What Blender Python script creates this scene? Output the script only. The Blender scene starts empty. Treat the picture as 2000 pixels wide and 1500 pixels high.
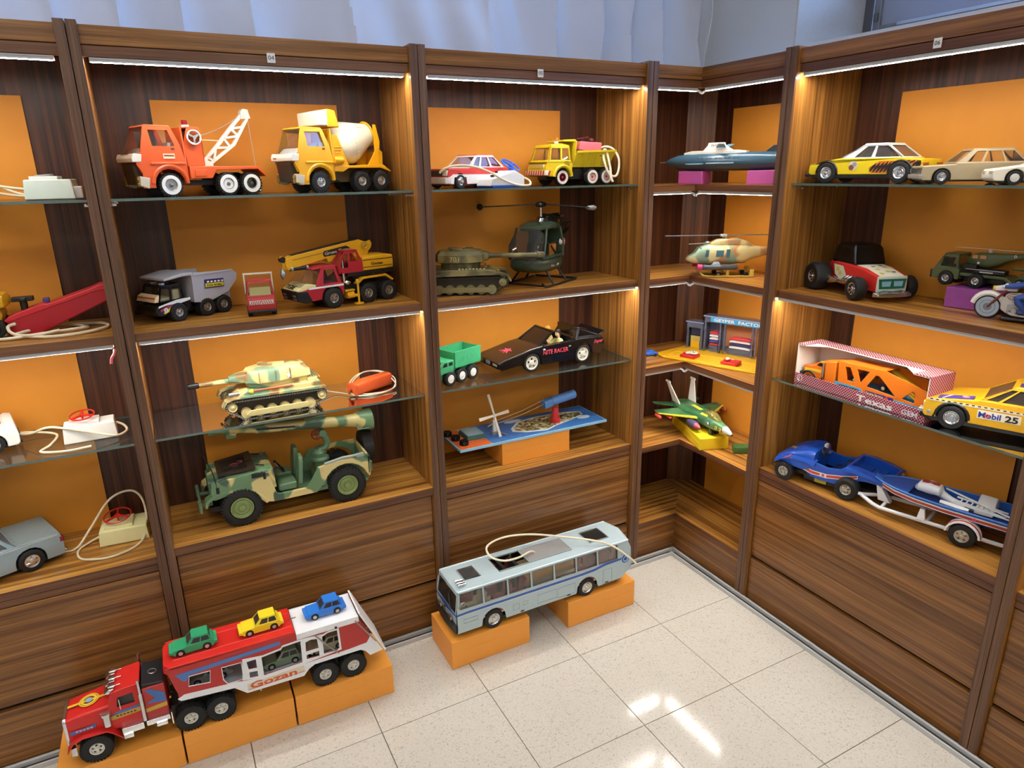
import bpy, bmesh, math, random
from math import sin, cos, pi, radians
from mathutils import Vector, Matrix
from mathutils.geometry import tessellate_polygon

random.seed(7)
SC = bpy.context.scene
COL = SC.collection

# ------------------------------------------------------------------ camera
cam = bpy.data.objects.new('camera', bpy.data.cameras.new('camera'))
COL.objects.link(cam)
def look(yaw, pit, roll):
    fw = Vector((cos(pit)*sin(yaw), cos(pit)*cos(yaw), -sin(pit)))
    r = Vector((cos(yaw), -sin(yaw), 0)); u = r.cross(fw)
    r2 = cos(roll)*r + sin(roll)*u; u2 = -sin(roll)*r + cos(roll)*u
    return Matrix((r2, u2, -fw)).transposed()
cam.matrix_world = Matrix.Translation((-1.885, -2.0706, 1.6417)) @ look(radians(27.528), radians(17.433), radians(-0.9235)).to_4x4()
cam.data.sensor_width = 36.0
cam.data.lens = 1326.84/2000*36
cam.data.clip_start = .01
SC.camera = cam
cy_ = SC.cycles; cy_.max_bounces = 6; cy_.diffuse_bounces = 3; cy_.glossy_bounces = 3; cy_.transmission_bounces = 4; cy_.transparent_max_bounces = 10; cy_.caustics_reflective = False; cy_.caustics_refractive = False; cy_.use_adaptive_sampling = True; cy_.adaptive_threshold = .12; cy_.adaptive_min_samples = 16

# ------------------------------------------------------------------ world, exposure
W = bpy.data.worlds.new('evening_sky'); SC.world = W; W.use_nodes = True
bgn = W.node_tree.nodes['Background']
bgn.inputs[0].default_value = (.30, .52, 1.0, 1); bgn.inputs[1].default_value = 17.0
SC.view_settings.view_transform = 'Standard'; SC.view_settings.look = 'None'
SC.view_settings.exposure = 0.0; SC.view_settings.gamma = 1.0; SC.view_settings.use_curve_mapping = False
LED_STRENGTH = 92.0       # white light strips of the cabinets
CEIL_STRENGTH = 14.5       # unseen ceiling panels, added for the general light of the room

# ------------------------------------------------------------------ materials
def lin(h):
    h = h.lstrip('#'); c = [int(h[i:i+2], 16)/255 for i in (0, 2, 4)]
    return tuple(x/12.92 if x <= .04045 else ((x+.055)/1.055)**2.4 for x in c) + (1,)
_mats = {}
def nodes(name):
    m = bpy.data.materials.new(name); m.use_nodes = True
    nt = m.node_tree; return m, nt, nt.nodes['Principled BSDF']
def N(nt, typ, **kw):
    n = nt.nodes.new('ShaderNode'+typ)
    for k, v in kw.items():
        if k.startswith('_'): setattr(n, k[1:], v)
        else: n.inputs[k if not k.isdigit() else int(k)].default_value = v
    return n
def mixc(nt, fac, a, b):
    n = nt.nodes.new('ShaderNodeMix'); n.data_type = 'RGBA'
    for s, v in ((0, fac), (6, a), (7, b)):
        if hasattr(v, 'links'): nt.links.new(v, n.inputs[s])
        else: n.inputs[s].default_value = v
    return n.outputs[2]
def ramp(nt, src, stops, interp='LINEAR'):
    r = nt.nodes.new('ShaderNodeValToRGB'); r.color_ramp.interpolation = interp
    e = r.color_ramp.elements
    while len(e) < len(stops): e.new(.5)
    for el, (p, c) in zip(e, stops): el.position = p; el.color = c
    nt.links.new(src, r.inputs[0]); return r.outputs[0]
def P(hexc, rough=.35, metal=0., spec=.5, wear=.10, coat=0., bump=0.):
    """painted metal or plastic with faint procedural mottling"""
    key = (hexc, rough, metal, spec, wear, coat, bump)
    if key in _mats: return _mats[key]
    m, nt, b = nodes('paint_'+hexc.lstrip('#'))
    tc = N(nt, 'TexCoord'); nz = N(nt, 'TexNoise', Scale=55., Detail=3.)
    nt.links.new(tc.outputs['Object'], nz.inputs['Vector'])
    c = lin(hexc); d = tuple(x*(1-wear) for x in c[:3])+(1,)
    nt.links.new(mixc(nt, nz.outputs['Fac'], c, d), b.inputs['Base Color'])
    b.inputs['Roughness'].default_value = rough; b.inputs['Metallic'].default_value = metal
    b.inputs['Specular IOR Level'].default_value = spec; b.inputs['Coat Weight'].default_value = coat
    _mats[key] = m; return m
def emit(name, col, s):
    m, nt, b = nodes(name)
    b.inputs['Base Color'].default_value = (.9, .9, .9, 1)
    b.inputs['Emission Color'].default_value = col; b.inputs['Emission Strength'].default_value = s
    return m
def wood(name, axis, light, dark, rough=.38, seed=0., fine=1.):
    m, nt, b = nodes(name)
    g = N(nt, 'NewGeometry'); mp = N(nt, 'Mapping')
    s = {'x': (.5, 36, 36), 'y': (36, .5, 36), 'z': (36, 36, .5)}[axis]
    mp.inputs['Scale'].default_value = s; mp.inputs['Location'].default_value = (seed, seed*.7, seed*1.3)
    nt.links.new(g.outputs['Position'], mp.inputs['Vector'])
    n1 = N(nt, 'TexNoise', Scale=1.6, Detail=5., Roughness=.62, Distortion=.35)
    n2 = N(nt, 'TexNoise', Scale=8.5*fine, Detail=5., Roughness=.7)
    for n in (n1, n2): nt.links.new(mp.outputs[0], n.inputs['Vector'])
    a = ramp(nt, n1.outputs['Fac'], [(.36, lin(dark)), (.5, tuple((x+y)/2 for x, y in zip(lin(light), lin(dark)))), (.64, lin(light))])
    k = ramp(nt, n2.outputs['Fac'], [(.38, (.55, .5, .47, 1)), (.62, (1.08, 1.05, 1.0, 1))])
    mul = nt.nodes.new('ShaderNodeMix'); mul.data_type = 'RGBA'; mul.blend_type = 'MULTIPLY'; mul.inputs[0].default_value = .8
    nt.links.new(a, mul.inputs[6]); nt.links.new(k, mul.inputs[7])
    nt.links.new(mul.outputs[2], b.inputs['Base Color'])
    b.inputs['Roughness'].default_value = rough
    b.inputs['Specular IOR Level'].default_value = .45
    bp = N(nt, 'Bump', Strength=.06, Distance=.002); nt.links.new(n2.outputs['Fac'], bp.inputs['Height']); nt.links.new(bp.outputs[0], b.inputs['Normal'])
    return m
def camo(name, cols, scale=18., soft=.02, th=(.54, .56, .60)):
    """base colour with soft-edged patches of the other colours sprayed over it"""
    m, nt, b = nodes(name)
    tc = N(nt, 'TexCoord'); c = lin(cols[0])
    for i, h in enumerate(cols[1:]):
        mp = N(nt, 'Mapping'); mp.inputs['Location'].default_value = (3.1*i+.7, 1.7*i, 5.3*i); nt.links.new(tc.outputs['Object'], mp.inputs[0])
        nz = N(nt, 'TexNoise', Scale=scale*(1+.12*i), Detail=1.5, Roughness=.45); nt.links.new(mp.outputs[0], nz.inputs['Vector'])
        t0 = th[min(i, len(th)-1)]
        c = mixc(nt, ramp(nt, nz.outputs['Fac'], [(t0-soft, (0, 0, 0, 1)), (t0+soft, (1, 1, 1, 1))]), c, lin(h))
    nt.links.new(c, b.inputs['Base Color']); b.inputs['Roughness'].default_value = .36
    return m
def glass(name, tint, op=.12, rough=.02):
    """thin clear sheet: transparent with a Fresnel reflection"""
    m = bpy.data.materials.new(name); m.use_nodes = True; nt = m.node_tree; nt.nodes.clear()
    o = nt.nodes.new('ShaderNodeOutputMaterial'); tr = nt.nodes.new('ShaderNodeBsdfTransparent'); gl = nt.nodes.new('ShaderNodeBsdfGlossy')
    df = nt.nodes.new('ShaderNodeBsdfDiffuse'); tr.inputs[0].default_value = tuple(tint)+(1,); gl.inputs['Roughness'].default_value = rough
    df.inputs[0].default_value = tuple(min(1, x*.6) for x in tint)+(1,)
    fr = nt.nodes.new('ShaderNodeFresnel'); fr.inputs[0].default_value = 1.45
    m1 = nt.nodes.new('ShaderNodeMixShader'); m1.inputs[0].default_value = op
    m2 = nt.nodes.new('ShaderNodeMixShader')
    nt.links.new(tr.outputs[0], m1.inputs[1]); nt.links.new(df.outputs[0], m1.inputs[2])
    nt.links.new(fr.outputs[0], m2.inputs[0]); nt.links.new(m1.outputs[0], m2.inputs[1]); nt.links.new(gl.outputs[0], m2.inputs[2])
    nt.links.new(m2.outputs[0], o.inputs[0]); return m

WOODZ = wood('mahogany_upright', 'z', '#bb843f', '#70451e', rough=.36)
WOODB = wood('mahogany_back', 'z', '#643923', '#2e160e', rough=.42, seed=3.)
WOODX = wood('mahogany_along_x', 'x', '#a1703c', '#6a4423', rough=.24, seed=1.)
WOODY = wood('mahogany_along_y', 'y', '#9a6937', '#66401f', rough=.24, seed=2.)
WOODP = wood('mahogany_post', 'z', '#8e5a2e', '#553018', rough=.4, seed=9.)
WOODSX = wood('mahogany_lit_shelf_x', 'x', '#dca24e', '#7c4a1c', rough=.32, seed=11.)  # paler than the door wood: glow of the strips put into the shelf colour
WOODSY = wood('mahogany_lit_shelf_y', 'y', '#d89c4a', '#78461c', rough=.32, seed=12.)  # same for the right run, strip light put into the wood colour
WOODE = wood('mahogany_edge', 'z', '#7b5a42', '#553826', rough=.45, seed=5.)
WOODEX = wood('mahogany_edge_x', 'x', '#84593a', '#5a3923', rough=.42, seed=6.)
WOODEY = wood('mahogany_edge_y', 'y', '#7d5034', '#57341f', rough=.42, seed=7.)
ALU = P('#b9bcbd', .3, .9); ALUM = P('#bdbdbb', .55, 0); DARK = P('#141312', .6); CHROME = P('#dcdcde', .15, 1.); CLEARP = glass('clear_plastic', (.95, .95, .95), .25, .1)
LEDM = emit('led_light', (1., .95, .88, 1), LED_STRENGTH)
def paper_mat():
    m, nt, b = nodes('orange_paper')
    g = N(nt, 'NewGeometry'); nz = N(nt, 'TexNoise', Scale=14., Detail=4.); n2 = N(nt, 'TexNoise', Scale=420., Detail=2.)
    for n in (nz, n2): nt.links.new(g.outputs['Position'], n.inputs['Vector'])
    nt.links.new(mixc(nt, nz.outputs['Fac'], lin('#da8f2a'), lin('#ce8321')), b.inputs['Base Color'])
    b.inputs['Roughness'].default_value = .62
    bp = N(nt, 'Bump', Strength=.08, Distance=.001); nt.links.new(n2.outputs['Fac'], bp.inputs['Height']); nt.links.new(bp.outputs[0], b.inputs['Normal'])
    return m
PAPER = paper_mat()
CARD = P('#ec9c3c', .5, wear=.06)
def floor_mat():
    m, nt, b = nodes('terrazzo')
    g = N(nt, 'NewGeometry')
    v1 = N(nt, 'TexVoronoi', Scale=230.); v2 = N(nt, 'TexVoronoi', Scale=480.); nz = N(nt, 'TexNoise', Scale=2.2, Detail=3.); n3 = N(nt, 'TexNoise', Scale=60., Detail=4., Roughness=.7)
    for n in (v1, v2, nz, n3): nt.links.new(g.outputs['Position'], n.inputs['Vector'])
    sv = nt.nodes.new('ShaderNodeSeparateColor'); nt.links.new(v1.outputs['Color'], sv.inputs[0])
    c1 = ramp(nt, sv.outputs[0], [(0, lin('#c4bdaf')), (.45, lin('#d1cbbf')), (.8, lin('#cac4b8')), (.94, lin('#a99f8e')), (1, lin('#8a8073'))])
    s2 = nt.nodes.new('ShaderNodeSeparateColor'); nt.links.new(v2.outputs['Color'], s2.inputs[0])
    c2 = ramp(nt, s2.outputs[1], [(0, lin('#c6c0b3')), (.9, lin('#d4cec3')), (1, lin('#a0968a'))])
    c = mixc(nt, .5, c1, c2)
    c = mixc(nt, ramp(nt, nz.outputs['Fac'], [(.35, (0, 0, 0, 1)), (.7, (.35, .35, .35, 1))]), c, lin('#bdb3a2'))
    nt.links.new(mixc(nt, .10, c, lin('#8d8f90')), b.inputs['Base Color'])
    b.inputs['Specular IOR Level'].default_value = .5
    rr = ramp(nt, n3.outputs['Fac'], [(.3, (.09, .09, .09, 1)), (.75, (.13, .13, .13, 1))]); nt.links.new(rr, b.inputs['Roughness'])
    return m
TERR = floor_mat()

# ------------------------------------------------------------------ mesh helpers; a shape is (verts, faces)
def box(x0, x1, y0, y1, z0, z1):
    v = [(x, y, z) for x in (x0, x1) for y in (y0, y1) for z in (z0, z1)]
    return v, [(0, 1, 3, 2), (4, 6, 7, 5), (0, 4, 5, 1), (2, 3, 7, 6), (0, 2, 6, 4), (1, 5, 7, 3)]
def hexa(b, t):                                   # two quads of 3D points
    return list(b)+list(t), [(3, 2, 1, 0), (4, 5, 6, 7)]+[(i, (i+1) % 4, 4+(i+1) % 4, 4+i) for i in range(4)]
def sheet(out, holes, fn):
    """flat outline with holes, mapped to both faces of a plate by fn(a, b, d), d = 0 or 1"""
    loops = [out]+list(holes)
    tri = tessellate_polygon([[Vector((p[0], p[1], 0)) for p in l] for l in loops])
    flat = [p for l in loops for p in l]; n = len(flat)
    v = [fn(a, b, 0) for a, b in flat]+[fn(a, b, 1) for a, b in flat]
    f = [tuple(t) for t in tri]+[tuple(n+i for i in reversed(t)) for t in tri]
    o = 0
    for l in loops:
        k = len(l)
        for i in range(k): f.append((o+i, o+(i+1) % k, n+o+(i+1) % k, n+o+i))
        o += k
    return v, f
def pr(pts, y0, y1, holes=()): return sheet(pts, holes, lambda a, b, d: (a, y1 if d else y0, b))      # side profile x,z
def prx(pts, x0, x1, holes=()): return sheet(pts, holes, lambda a, b, d: (x1 if d else x0, a, b))     # front profile y,z
def prz(pts, z0, z1, holes=()): return sheet(pts, holes, lambda a, b, d: (a, b, z1 if d else z0))     # plan x,y
def loft(rings, cap=True):
    n = len(rings[0]); v = [p for r in rings for p in r]; f = []
    for k in range(len(rings)-1):
        for i in range(n): f.append((k*n+i, k*n+(i+1) % n, (k+1)*n+(i+1) % n, (k+1)*n+i))
    if cap: f.append(tuple(range(n-1, -1, -1))); f.append(tuple((len(rings)-1)*n+i for i in range(n)))
    return v, f
def rr(x, w, z0, z1, r=.3, n=4, wt=None):
    """rounded rectangle ring across the body at station x; r is a share of the smaller side; wt = half width at the top"""
    wt = w if wt is None else wt; h = z1-z0; q = r*min(w, h/2); o = []
    for cx, cz, a0, ww in ((1, 1, 0, wt), (-1, 1, 90, wt), (-1, -1, 180, w), (1, -1, 270, w)):
        for i in range(n+1):
            a = radians(a0+90*i/n)
            o.append((x, cx*(ww-q)+q*cos(a), (z1-q if cz > 0 else z0+q)+q*sin(a)))
    return o
def ell(x, ry, z, rz, n=16, y=0.):
    return [(x, y+ry*cos(2*pi*i/n), z+rz*sin(2*pi*i/n)) for i in range(n)]
def lathe(prof, c=(0, 0, 0), axis='y', n=24):
    """prof = (radius, position along axis)"""
    ax = {'x': lambda r, a, t: (a, r*cos(t), r*sin(t)), 'y': lambda r, a, t: (r*cos(t), a, r*sin(t)), 'z': lambda r, a, t: (r*cos(t), r*sin(t), a)}[axis]
    rings = [[tuple(p+q for p, q in zip(c, ax(max(r, 1e-5), a, 2*pi*i/n))) for i in range(n)] for r, a in prof]
    return loft(rings)
def cyl(c, r, h, axis='z', n=16, r2=None): return lathe([(r, -h/2), (r if r2 is None else r2, h/2)], c, axis, n)
def tube(pts, r, n=8, closed=False, smooth=0):
    pts = [Vector(p) for p in pts]
    if smooth:
        if isinstance(r, (list, tuple)): r = [r[i]+(r[i+1]-r[i])*k/smooth for i in range(len(r)-1) for k in range(smooth)]+[r[-1]]
        q = []; m = len(pts); rng = range(m if closed else m-1)
        for i in rng:
            g = lambda j: pts[j % m] if closed else pts[min(max(j, 0), m-1)]
            p0, p1, p2, p3 = g(i-1), g(i), g(i+1), g(i+2)
            for k in range(smooth):
                t = k/smooth
                q.append(.5*((2*p1)+(p2-p0)*t+(2*p0-5*p1+4*p2-p3)*t*t+(3*p1-p0-3*p2+p3)*t**3))
        if not closed: q.append(pts[-1])
        pts = q
    rings = []; up = Vector((0, 0, 1)); m = len(pts); prev = None
    for i, p in enumerate(pts):
        a = pts[(i-1) % m] if closed else pts[max(i-1, 0)]; b = pts[(i+1) % m] if closed else pts[min(i+1, m-1)]
        t = (b-a).normalized()
        s = (prev - t*prev.dot(t)) if prev is not None else t.cross(up)
        if s.length < 1e-4: s = t.cross(Vector((1, .1, 0)))
        s.normalize(); prev = s; w = t.cross(s)
        rad = r[i] if isinstance(r, (list, tuple)) else r
        rings.append([tuple(p+rad*(cos(2*pi*k/n+pi/4)*s+sin(2*pi*k/n+pi/4)*w)) for k in range(n)])
    if closed:
        v, f = loft(rings, False); L = len(rings)-1
        return v, f+[(L*n+i, L*n+(i+1) % n, (i+1) % n, i) for i in range(n)]
    return loft(rings)
def bar(p, q, w=.004): return tube([p, q], w*.7071, 4)
def ring(c, R, r, axis='z', n=20, m=8, tilt=None):
    pts = []
    for i in range(n):
        t = 2*pi*i/n; a, b = R*cos(t), R*sin(t)
        p = {'z': (a, b, 0), 'y': (a, 0, b), 'x': (0, a, b)}[axis]; p = Vector(p)
        if tilt is not None: p = tilt @ p
        pts.append(Vector(c)+p)
    return tube(pts, r, m, closed=True)
def sph(c, rx, ry=None, rz=None, n=14, m=9):
    ry = rx if ry is None else ry; rz = rx if rz is None else rz
    return loft([[(c[0]+rx*sin(a)*cos(2*pi*i/n), c[1]+ry*sin(a)*sin(2*pi*i/n), c[2]-rz*cos(a)) for i in range(n)] for a in [max(1e-3, min(pi-1e-3, pi*k/(m-1))) for k in range(m)]])
def tf(sh, fn): return [tuple(fn(*p)) for p in sh[0]], sh[1]
def mv(sh, d): return tf(sh, lambda x, y, z: (x+d[0], y+d[1], z+d[2]))
def rot(sh, ang, axis='z', c=(0, 0, 0)):
    M = Matrix.Rotation(radians(ang), 3, axis.upper()); c = Vector(c)
    return tf(sh, lambda x, y, z: tuple(c+M @ (Vector((x, y, z))-c)))
def mir(sh): return [(x, -y, z) for x, y, z in sh[0]], [tuple(reversed(f)) for f in sh[1]]
def both(sh): return [sh, mir(sh)]
def txt(s, size, fn, w=None, off=0., shear=0., sp=1.):
    """lettering; fn maps (along, up, out) to the thing's coordinates; w stretches it to a width"""
    cu = bpy.data.curves.new('lettering', 'FONT'); cu.body = s; cu.size = size; cu.extrude = .0003; cu.offset = off; cu.shear = shear; cu.space_character = sp
    cu.resolution_u = 2
    o = bpy.data.objects.new('lettering', cu); me = o.to_mesh()
    v = [tuple(p.co) for p in me.vertices]; f = [tuple(p.vertices) for p in me.polygons]
    o.to_mesh_clear(); bpy.data.objects.remove(o); bpy.data.curves.remove(cu)
    x0 = min(p[0] for p in v); x1 = max(p[0] for p in v); k = 1 if w is None else w/(x1-x0)
    return [tuple(fn((x-x0)*k, y, z+.0003)) for x, y, z in v], f
def mesh(name, shapes, mat, bevel=0., smooth=True, ang=38, seg=2):
    bm = bmesh.new()
    for vs, fs in shapes:
        bv = [bm.verts.new(p) for p in vs]
        for f in fs:
            try: bm.faces.new([bv[i] for i in f])
            except ValueError: pass
    bmesh.ops.recalc_face_normals(bm, faces=bm.faces)
    if bevel:
        bmesh.ops.dissolve_limit(bm, angle_limit=radians(1), verts=bm.verts, edges=bm.edges)
        es = [e for e in bm.edges if len(e.link_faces) == 2 and e.calc_face_angle(0) > radians(28)]
        bmesh.ops.bevel(bm, geom=es, offset=bevel, segments=seg, affect='EDGES', clamp_overlap=True, profile=.5)
    me = bpy.data.meshes.new(name); bm.to_mesh(me); bm.free()
    if bevel and smooth:
        # flat faces keep their own normal, only the rounded edges blend
        me.shade_smooth(); fn = [p.normal.copy() for p in me.polygons]; fa = [p.area for p in me.polygons]; vf = [[] for _ in me.vertices]
        for i, p in enumerate(me.polygons):
            for v in p.vertices: vf[v].append(i)
        cn = []
        for i, p in enumerate(me.polygons):
            for v in p.vertices:
                n = Vector((0, 0, 0))
                for g in vf[v]:
                    if fn[g].dot(fn[i]) > .5: n += fn[g]*fa[g]
                cn.append(n.normalized() if n.length > 0 else fn[i])
        me.normals_split_custom_set(cn)
    elif smooth:
        me.shade_smooth(); me.set_sharp_from_angle(angle=radians(ang))
    for m in (mat if isinstance(mat, (list, tuple)) else [mat]): me.materials.append(m)
    return me
def obj(name, data, parent=None, loc=None, rz=None, **pr_):
    o = bpy.data.objects.new(name, data); COL.objects.link(o)
    if parent is not None: o.parent = parent
    if loc is not None: o.location = loc
    if rz is not None: o.rotation_euler = (0, 0, rz)
    for k, v in pr_.items(): o[k] = v
    return o
def part(name, parent, mat, *shapes, bevel=0., smooth=True, ang=38, **pr_):
    sh = []
    for s in shapes:
        if isinstance(s, list): sh += s
        else: sh.append(s)
    return obj(name, mesh(name, sh, mat, bevel, smooth, ang), parent, **pr_)
def each(name, parent, mat, shapes, **k):
    return [part(name, parent, mat, s, **k) for s in shapes]
def thing(name, label, cat, group=None):
    o = obj(name, None, label=label, category=cat); o.empty_display_size = .05
    if group: o['group'] = group
    return o
def solo(name, label, cat, mat, *shapes, bevel=0., group=None, smooth=True):
    o = part(name, None, mat, *shapes, bevel=bevel, smooth=smooth, label=label, category=cat)
    if group: o['group'] = group
    return o
def put(t, heading, lp, wp, z):
    """stand the thing so that its local ground point lp lies on the world point wp, nose towards heading (degrees)"""
    a = radians(heading); c, s = cos(a), sin(a)
    t.location = (wp[0]-(c*lp[0]-s*lp[1]), wp[1]-(s*lp[0]+c*lp[1]), z); t.rotation_euler = (0, 0, a)
def LS(x0, y, z0): return lambda a, b, c: (x0-a, y+c, z0+b)        # lettering on the left flank, reading nose to tail
def RS(x0, y, z0): return lambda a, b, c: (x0+a, -y-c, z0+b)

# ------------------------------------------------------------------ wheels
TYRE = P('#161616', .7, wear=.3); TYREG = P('#20201f', .55, wear=.2)
_wc = {}
def tyre_mesh(r, w, ri, tread):
    k = ('t', r, w, ri, tread)
    if k not in _wc:
        h = w/2
        sh = [lathe([(ri*.6, -h*.5), (ri*.6, h*.5), (ri, h*.62), (ri*1.06, h*.95), (r*.86, h), (r*.96, h*.86), (r, h*.6), (r, -h*.6), (r*.96, -h*.86), (r*.86, -h), (ri*1.06, -h*.95), (ri, -h*.62), (ri*.6, -h*.5)], n=28)]
        for i in range(tread):
            a = 360*i/tread
            for s, o in ((1, 0), (-1, 180/tread)):
                b = box(r*.955, r*1.035, (0 if s > 0 else -h*.96), (h*.96 if s > 0 else 0), -r*2.0/tread, r*2.0/tread)
                sh.append(rot(b, a+o, 'y'))
        _wc[k] = mesh('wheel', sh, TYRE)
    return _wc[k]
def hub_mesh(ri, w, kind, mat):
    k = ('h', ri, w, kind, mat.name)
    if k not in _wc:
        h = w/2; sh = []
        circ = lambda R, n=24, cx=0, cz=0: [(cx+R*cos(2*pi*i/n), cz+R*sin(2*pi*i/n)) for i in range(n)]
        if kind == 'holes':
            holes = [circ(ri*.17, 8, ri*.56*cos(2*pi*j/5+.3), ri*.56*sin(2*pi*j/5+.3)) for j in range(5)]
            sh = [sheet(circ(ri*.98), holes, lambda a, b, d: (a, h*(.55 if d == 0 else .70)-.10*h*((a*a+b*b)/ri**2), b)), lathe([(ri*.34, h*.65), (ri*.30, h*.95), (ri*.13, h*1.0)]), lathe([(ri*.98, h*.5), (ri, h*.86), (ri*.86, h*.80), (ri*.84, h*.5)])]
        elif kind == 'spokes':
            sh = [lathe([(ri, h*.5), (ri, h*.92), (ri*.84, h*.84), (ri*.80, h*.45)]), lathe([(ri*.3, h*.4), (ri*.28, h*.8), (ri*.14, h*.92)])]
            for j in range(8): sh.append(rot(box(ri*.2, ri*.86, h*.45, h*.72, -ri*.09, ri*.09), 45*j, 'y'))
        elif kind == 'dish':
            sh = [lathe([(ri, h*.4), (ri, h*.95), (ri*.92, h*.99), (ri*.85, h*.8), (ri*.7, h*.7), (ri*.6, h*.82), (ri*.35, h*.72), (ri*.28, h*.95), (ri*.12, h*1.0)])]
        else:   # plain cap
            sh = [lathe([(ri, h*.4), (ri, h*.9), (ri*.86, h*.96), (ri*.8, h*.85), (ri*.45, h*.98), (ri*.15, h*1.06)])]
        _wc[k] = mesh('hub', sh, mat)
    return _wc[k]
def ringmesh(ro, ri, w, mat):
    k = ('r', ro, ri, w, mat.name)
    if k not in _wc: _wc[k] = mesh('whitewall', [lathe([(ro, w*.40), (ro, w*.53), (ri, w*.53), (ri, w*.40)])], mat)
    return _wc[k]
def wheel(t, x, y, r, w, kind='holes', mat=None, ri=None, tread=0, white=None, z=None, steer=0):
    ri = r*.6 if ri is None else ri
    o = obj('wheel', tyre_mesh(r, w, ri, tread), t, (x, y, r if z is None else z), (0 if y >= 0 else pi)+radians(steer))
    obj('hub', hub_mesh(ri*.97, w, kind, mat or CHROME), o)
    if white: obj('whitewall', ringmesh(r*.84, ri, w, white), o)
    return o
def axles(t, xs, y, r, w, **k):
    for x in xs:
        for s in (1, -1): wheel(t, x, s*y, r, w, **k)

# ------------------------------------------------------------------ vehicle cabin with real window openings
TINT = glass('tinted_window', (.55, .52, .52), .15); CLEAR = glass('clear_window', (.96, .965, .97), .03); SMOKE = glass('smoked_window', (.20, .17, .16), .35)
def cabin(t, mat, z0, z1, xb, xf, xb1, xf1, w0, w1, wins=((.06, .46), (.54, .94)), s0=.08, s1=.86, th=.0025, gl=None, roof=None, front=True, rear=True, name='cabin', lean=None):
    """tapered cab: sides, front and rear are plates with openings, the panes are a thin shell inside, the roof is its own part"""
    W_ = lambda z: w0+(w1-w0)*(z-z0)/(z1-z0)
    def X_(u, s): return (xb+(xb1-xb)*s)*(1-u)+(xf+(xf1-xf)*s)*u
    Z_ = lambda s: z0+(z1-z0)*s
    out = [(xb, z0), (xf, z0), (xf1, z1), (xb1, z1)]
    hs = []
    for q in wins:
        if len(q) == 2: u = [(q[0], s0), (q[1], s0), (q[1], s1), (q[0], s1)]
        else: u = q
        hs.append([(X_(a, s), Z_(s)) for a, s in u])
    sh = []
    for sg in (1, -1): sh.append(sheet(out, hs, lambda a, b, d, sg=sg: (a, sg*(W_(b)-th*d), b)))
    def end(u, dx):
        o2 = [(-1, 0), (1, 0), (1, 1), (-1, 1)]; k = .87
        h2 = [[(-k, s0), (k, s0), (k, s1+.04), (-k, s1+.04)]]
        return sheet(o2, h2, lambda a, s, d: (X_(u, s)-dx*th*d, a*W_(Z_(s)), Z_(s)))
    if front: sh.append(end(1, 1))
    if rear: sh.append(end(0, -1))
    c = part(name, t, mat, *sh)
    e = th*1.3
    b = [(xb+e, -w0+e, z0), (xf-e, -w0+e, z0), (xf-e, w0-e, z0), (xb+e, w0-e, z0)]; tp = [(xb1+e, -w1+e, z1), (xf1-e, -w1+e, z1), (xf1-e, w1-e, z1), (xb1+e, w1-e, z1)]
    v, f = hexa(b, tp)
    part('window_panes', t, gl or TINT, (v, f[2:]), smooth=False)
    part('roof', t, roof or mat, box(xb1-.0005, xf1+.0005, -w1-.0003, w1+.0003, z1-.0015, z1+max(.002, (z1-z0)*.06)), bevel=min(.002, (z1-z0)*.05))
    return c
def seat(t, mat, x, y, z, w=.03, h=.05, d=.03):
    return part('seat', t, mat, box(x-d/2, x+d/2, y-w/2, y+w/2, z, z+h*.35), rot(box(x-d/2-.006, x-d/2+.004, y-w/2, y+w/2, z, z+h), -8, 'y', (x-d/2, y, z)), bevel=.002)
def body(t, mat, pts, w, bevel=.003, name='body', y0=None, **k):
    return part(name, t, mat, pr(pts, -w if y0 is None else y0, w), bevel=bevel, **k)
def arch(cx, r, z, n=7, up=True):
    """points of a wheel arch from front (+x) to rear along the lower edge at height z, wheel centre height folded into r"""
    a0 = math.asin(max(-1, min(1, 0)))
    return [(cx+r*cos(pi*i/n), z+r*sin(pi*i/n)) for i in range(n+1)]

# ================================================================== the room
GREYW = P('#dad8d4', .85, wear=.04, spec=.2); WHITEW = P('#dedbd3', .85, wear=.04, spec=.2)
fl = part('floor', None, P('#6e675c', .7), box(-5.2, .6, -5.2, .6, -.04, -.004), kind='structure')
TS = .362
tm = mesh('tile', [box(.0012, TS-.0012, .0012, TS-.0012, -.006, 0)], TERR, bevel=.0006)
x = -.395-TS*11
while x < .1:
    y = -.395-TS*10
    while y < .2:
        obj('tile', tm, fl, (x, y, 0)); y += TS
    x += TS
obj('outer_tiles', mesh('outer_tiles', [box(-5.2, -.395-TS*11, -5.2, .6, -.006, 0), box(-.395-TS*11, .6, -5.2, -.395-TS*10, -.006, 0)], TERR), fl)
part('ceiling', None, WHITEW, box(-5.2, .6, -5.2, .6, 3.0, 3.05), kind='structure')
part('wall_left', None, WHITEW, box(-5.25, -5.2, -5.2, .6, 0, 3.0), kind='structure')
part('wall_front', None, WHITEW, box(-5.2, .6, -5.25, -5.2, 0, 3.0), kind='structure')
# wall behind the left run: solid below, a long window band above, hidden by the curtain
part('wall_back', None, GREYW, box(-5.2, .42, .50, .60, 0, 1.95), box(-5.2, .42, .50, .60, 2.9, 3.0), box(-5.2, -4.6, .50, .60, 1.95, 2.9), box(.30, .42, .50, .60, 1.95, 2.9), kind='structure')
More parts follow.
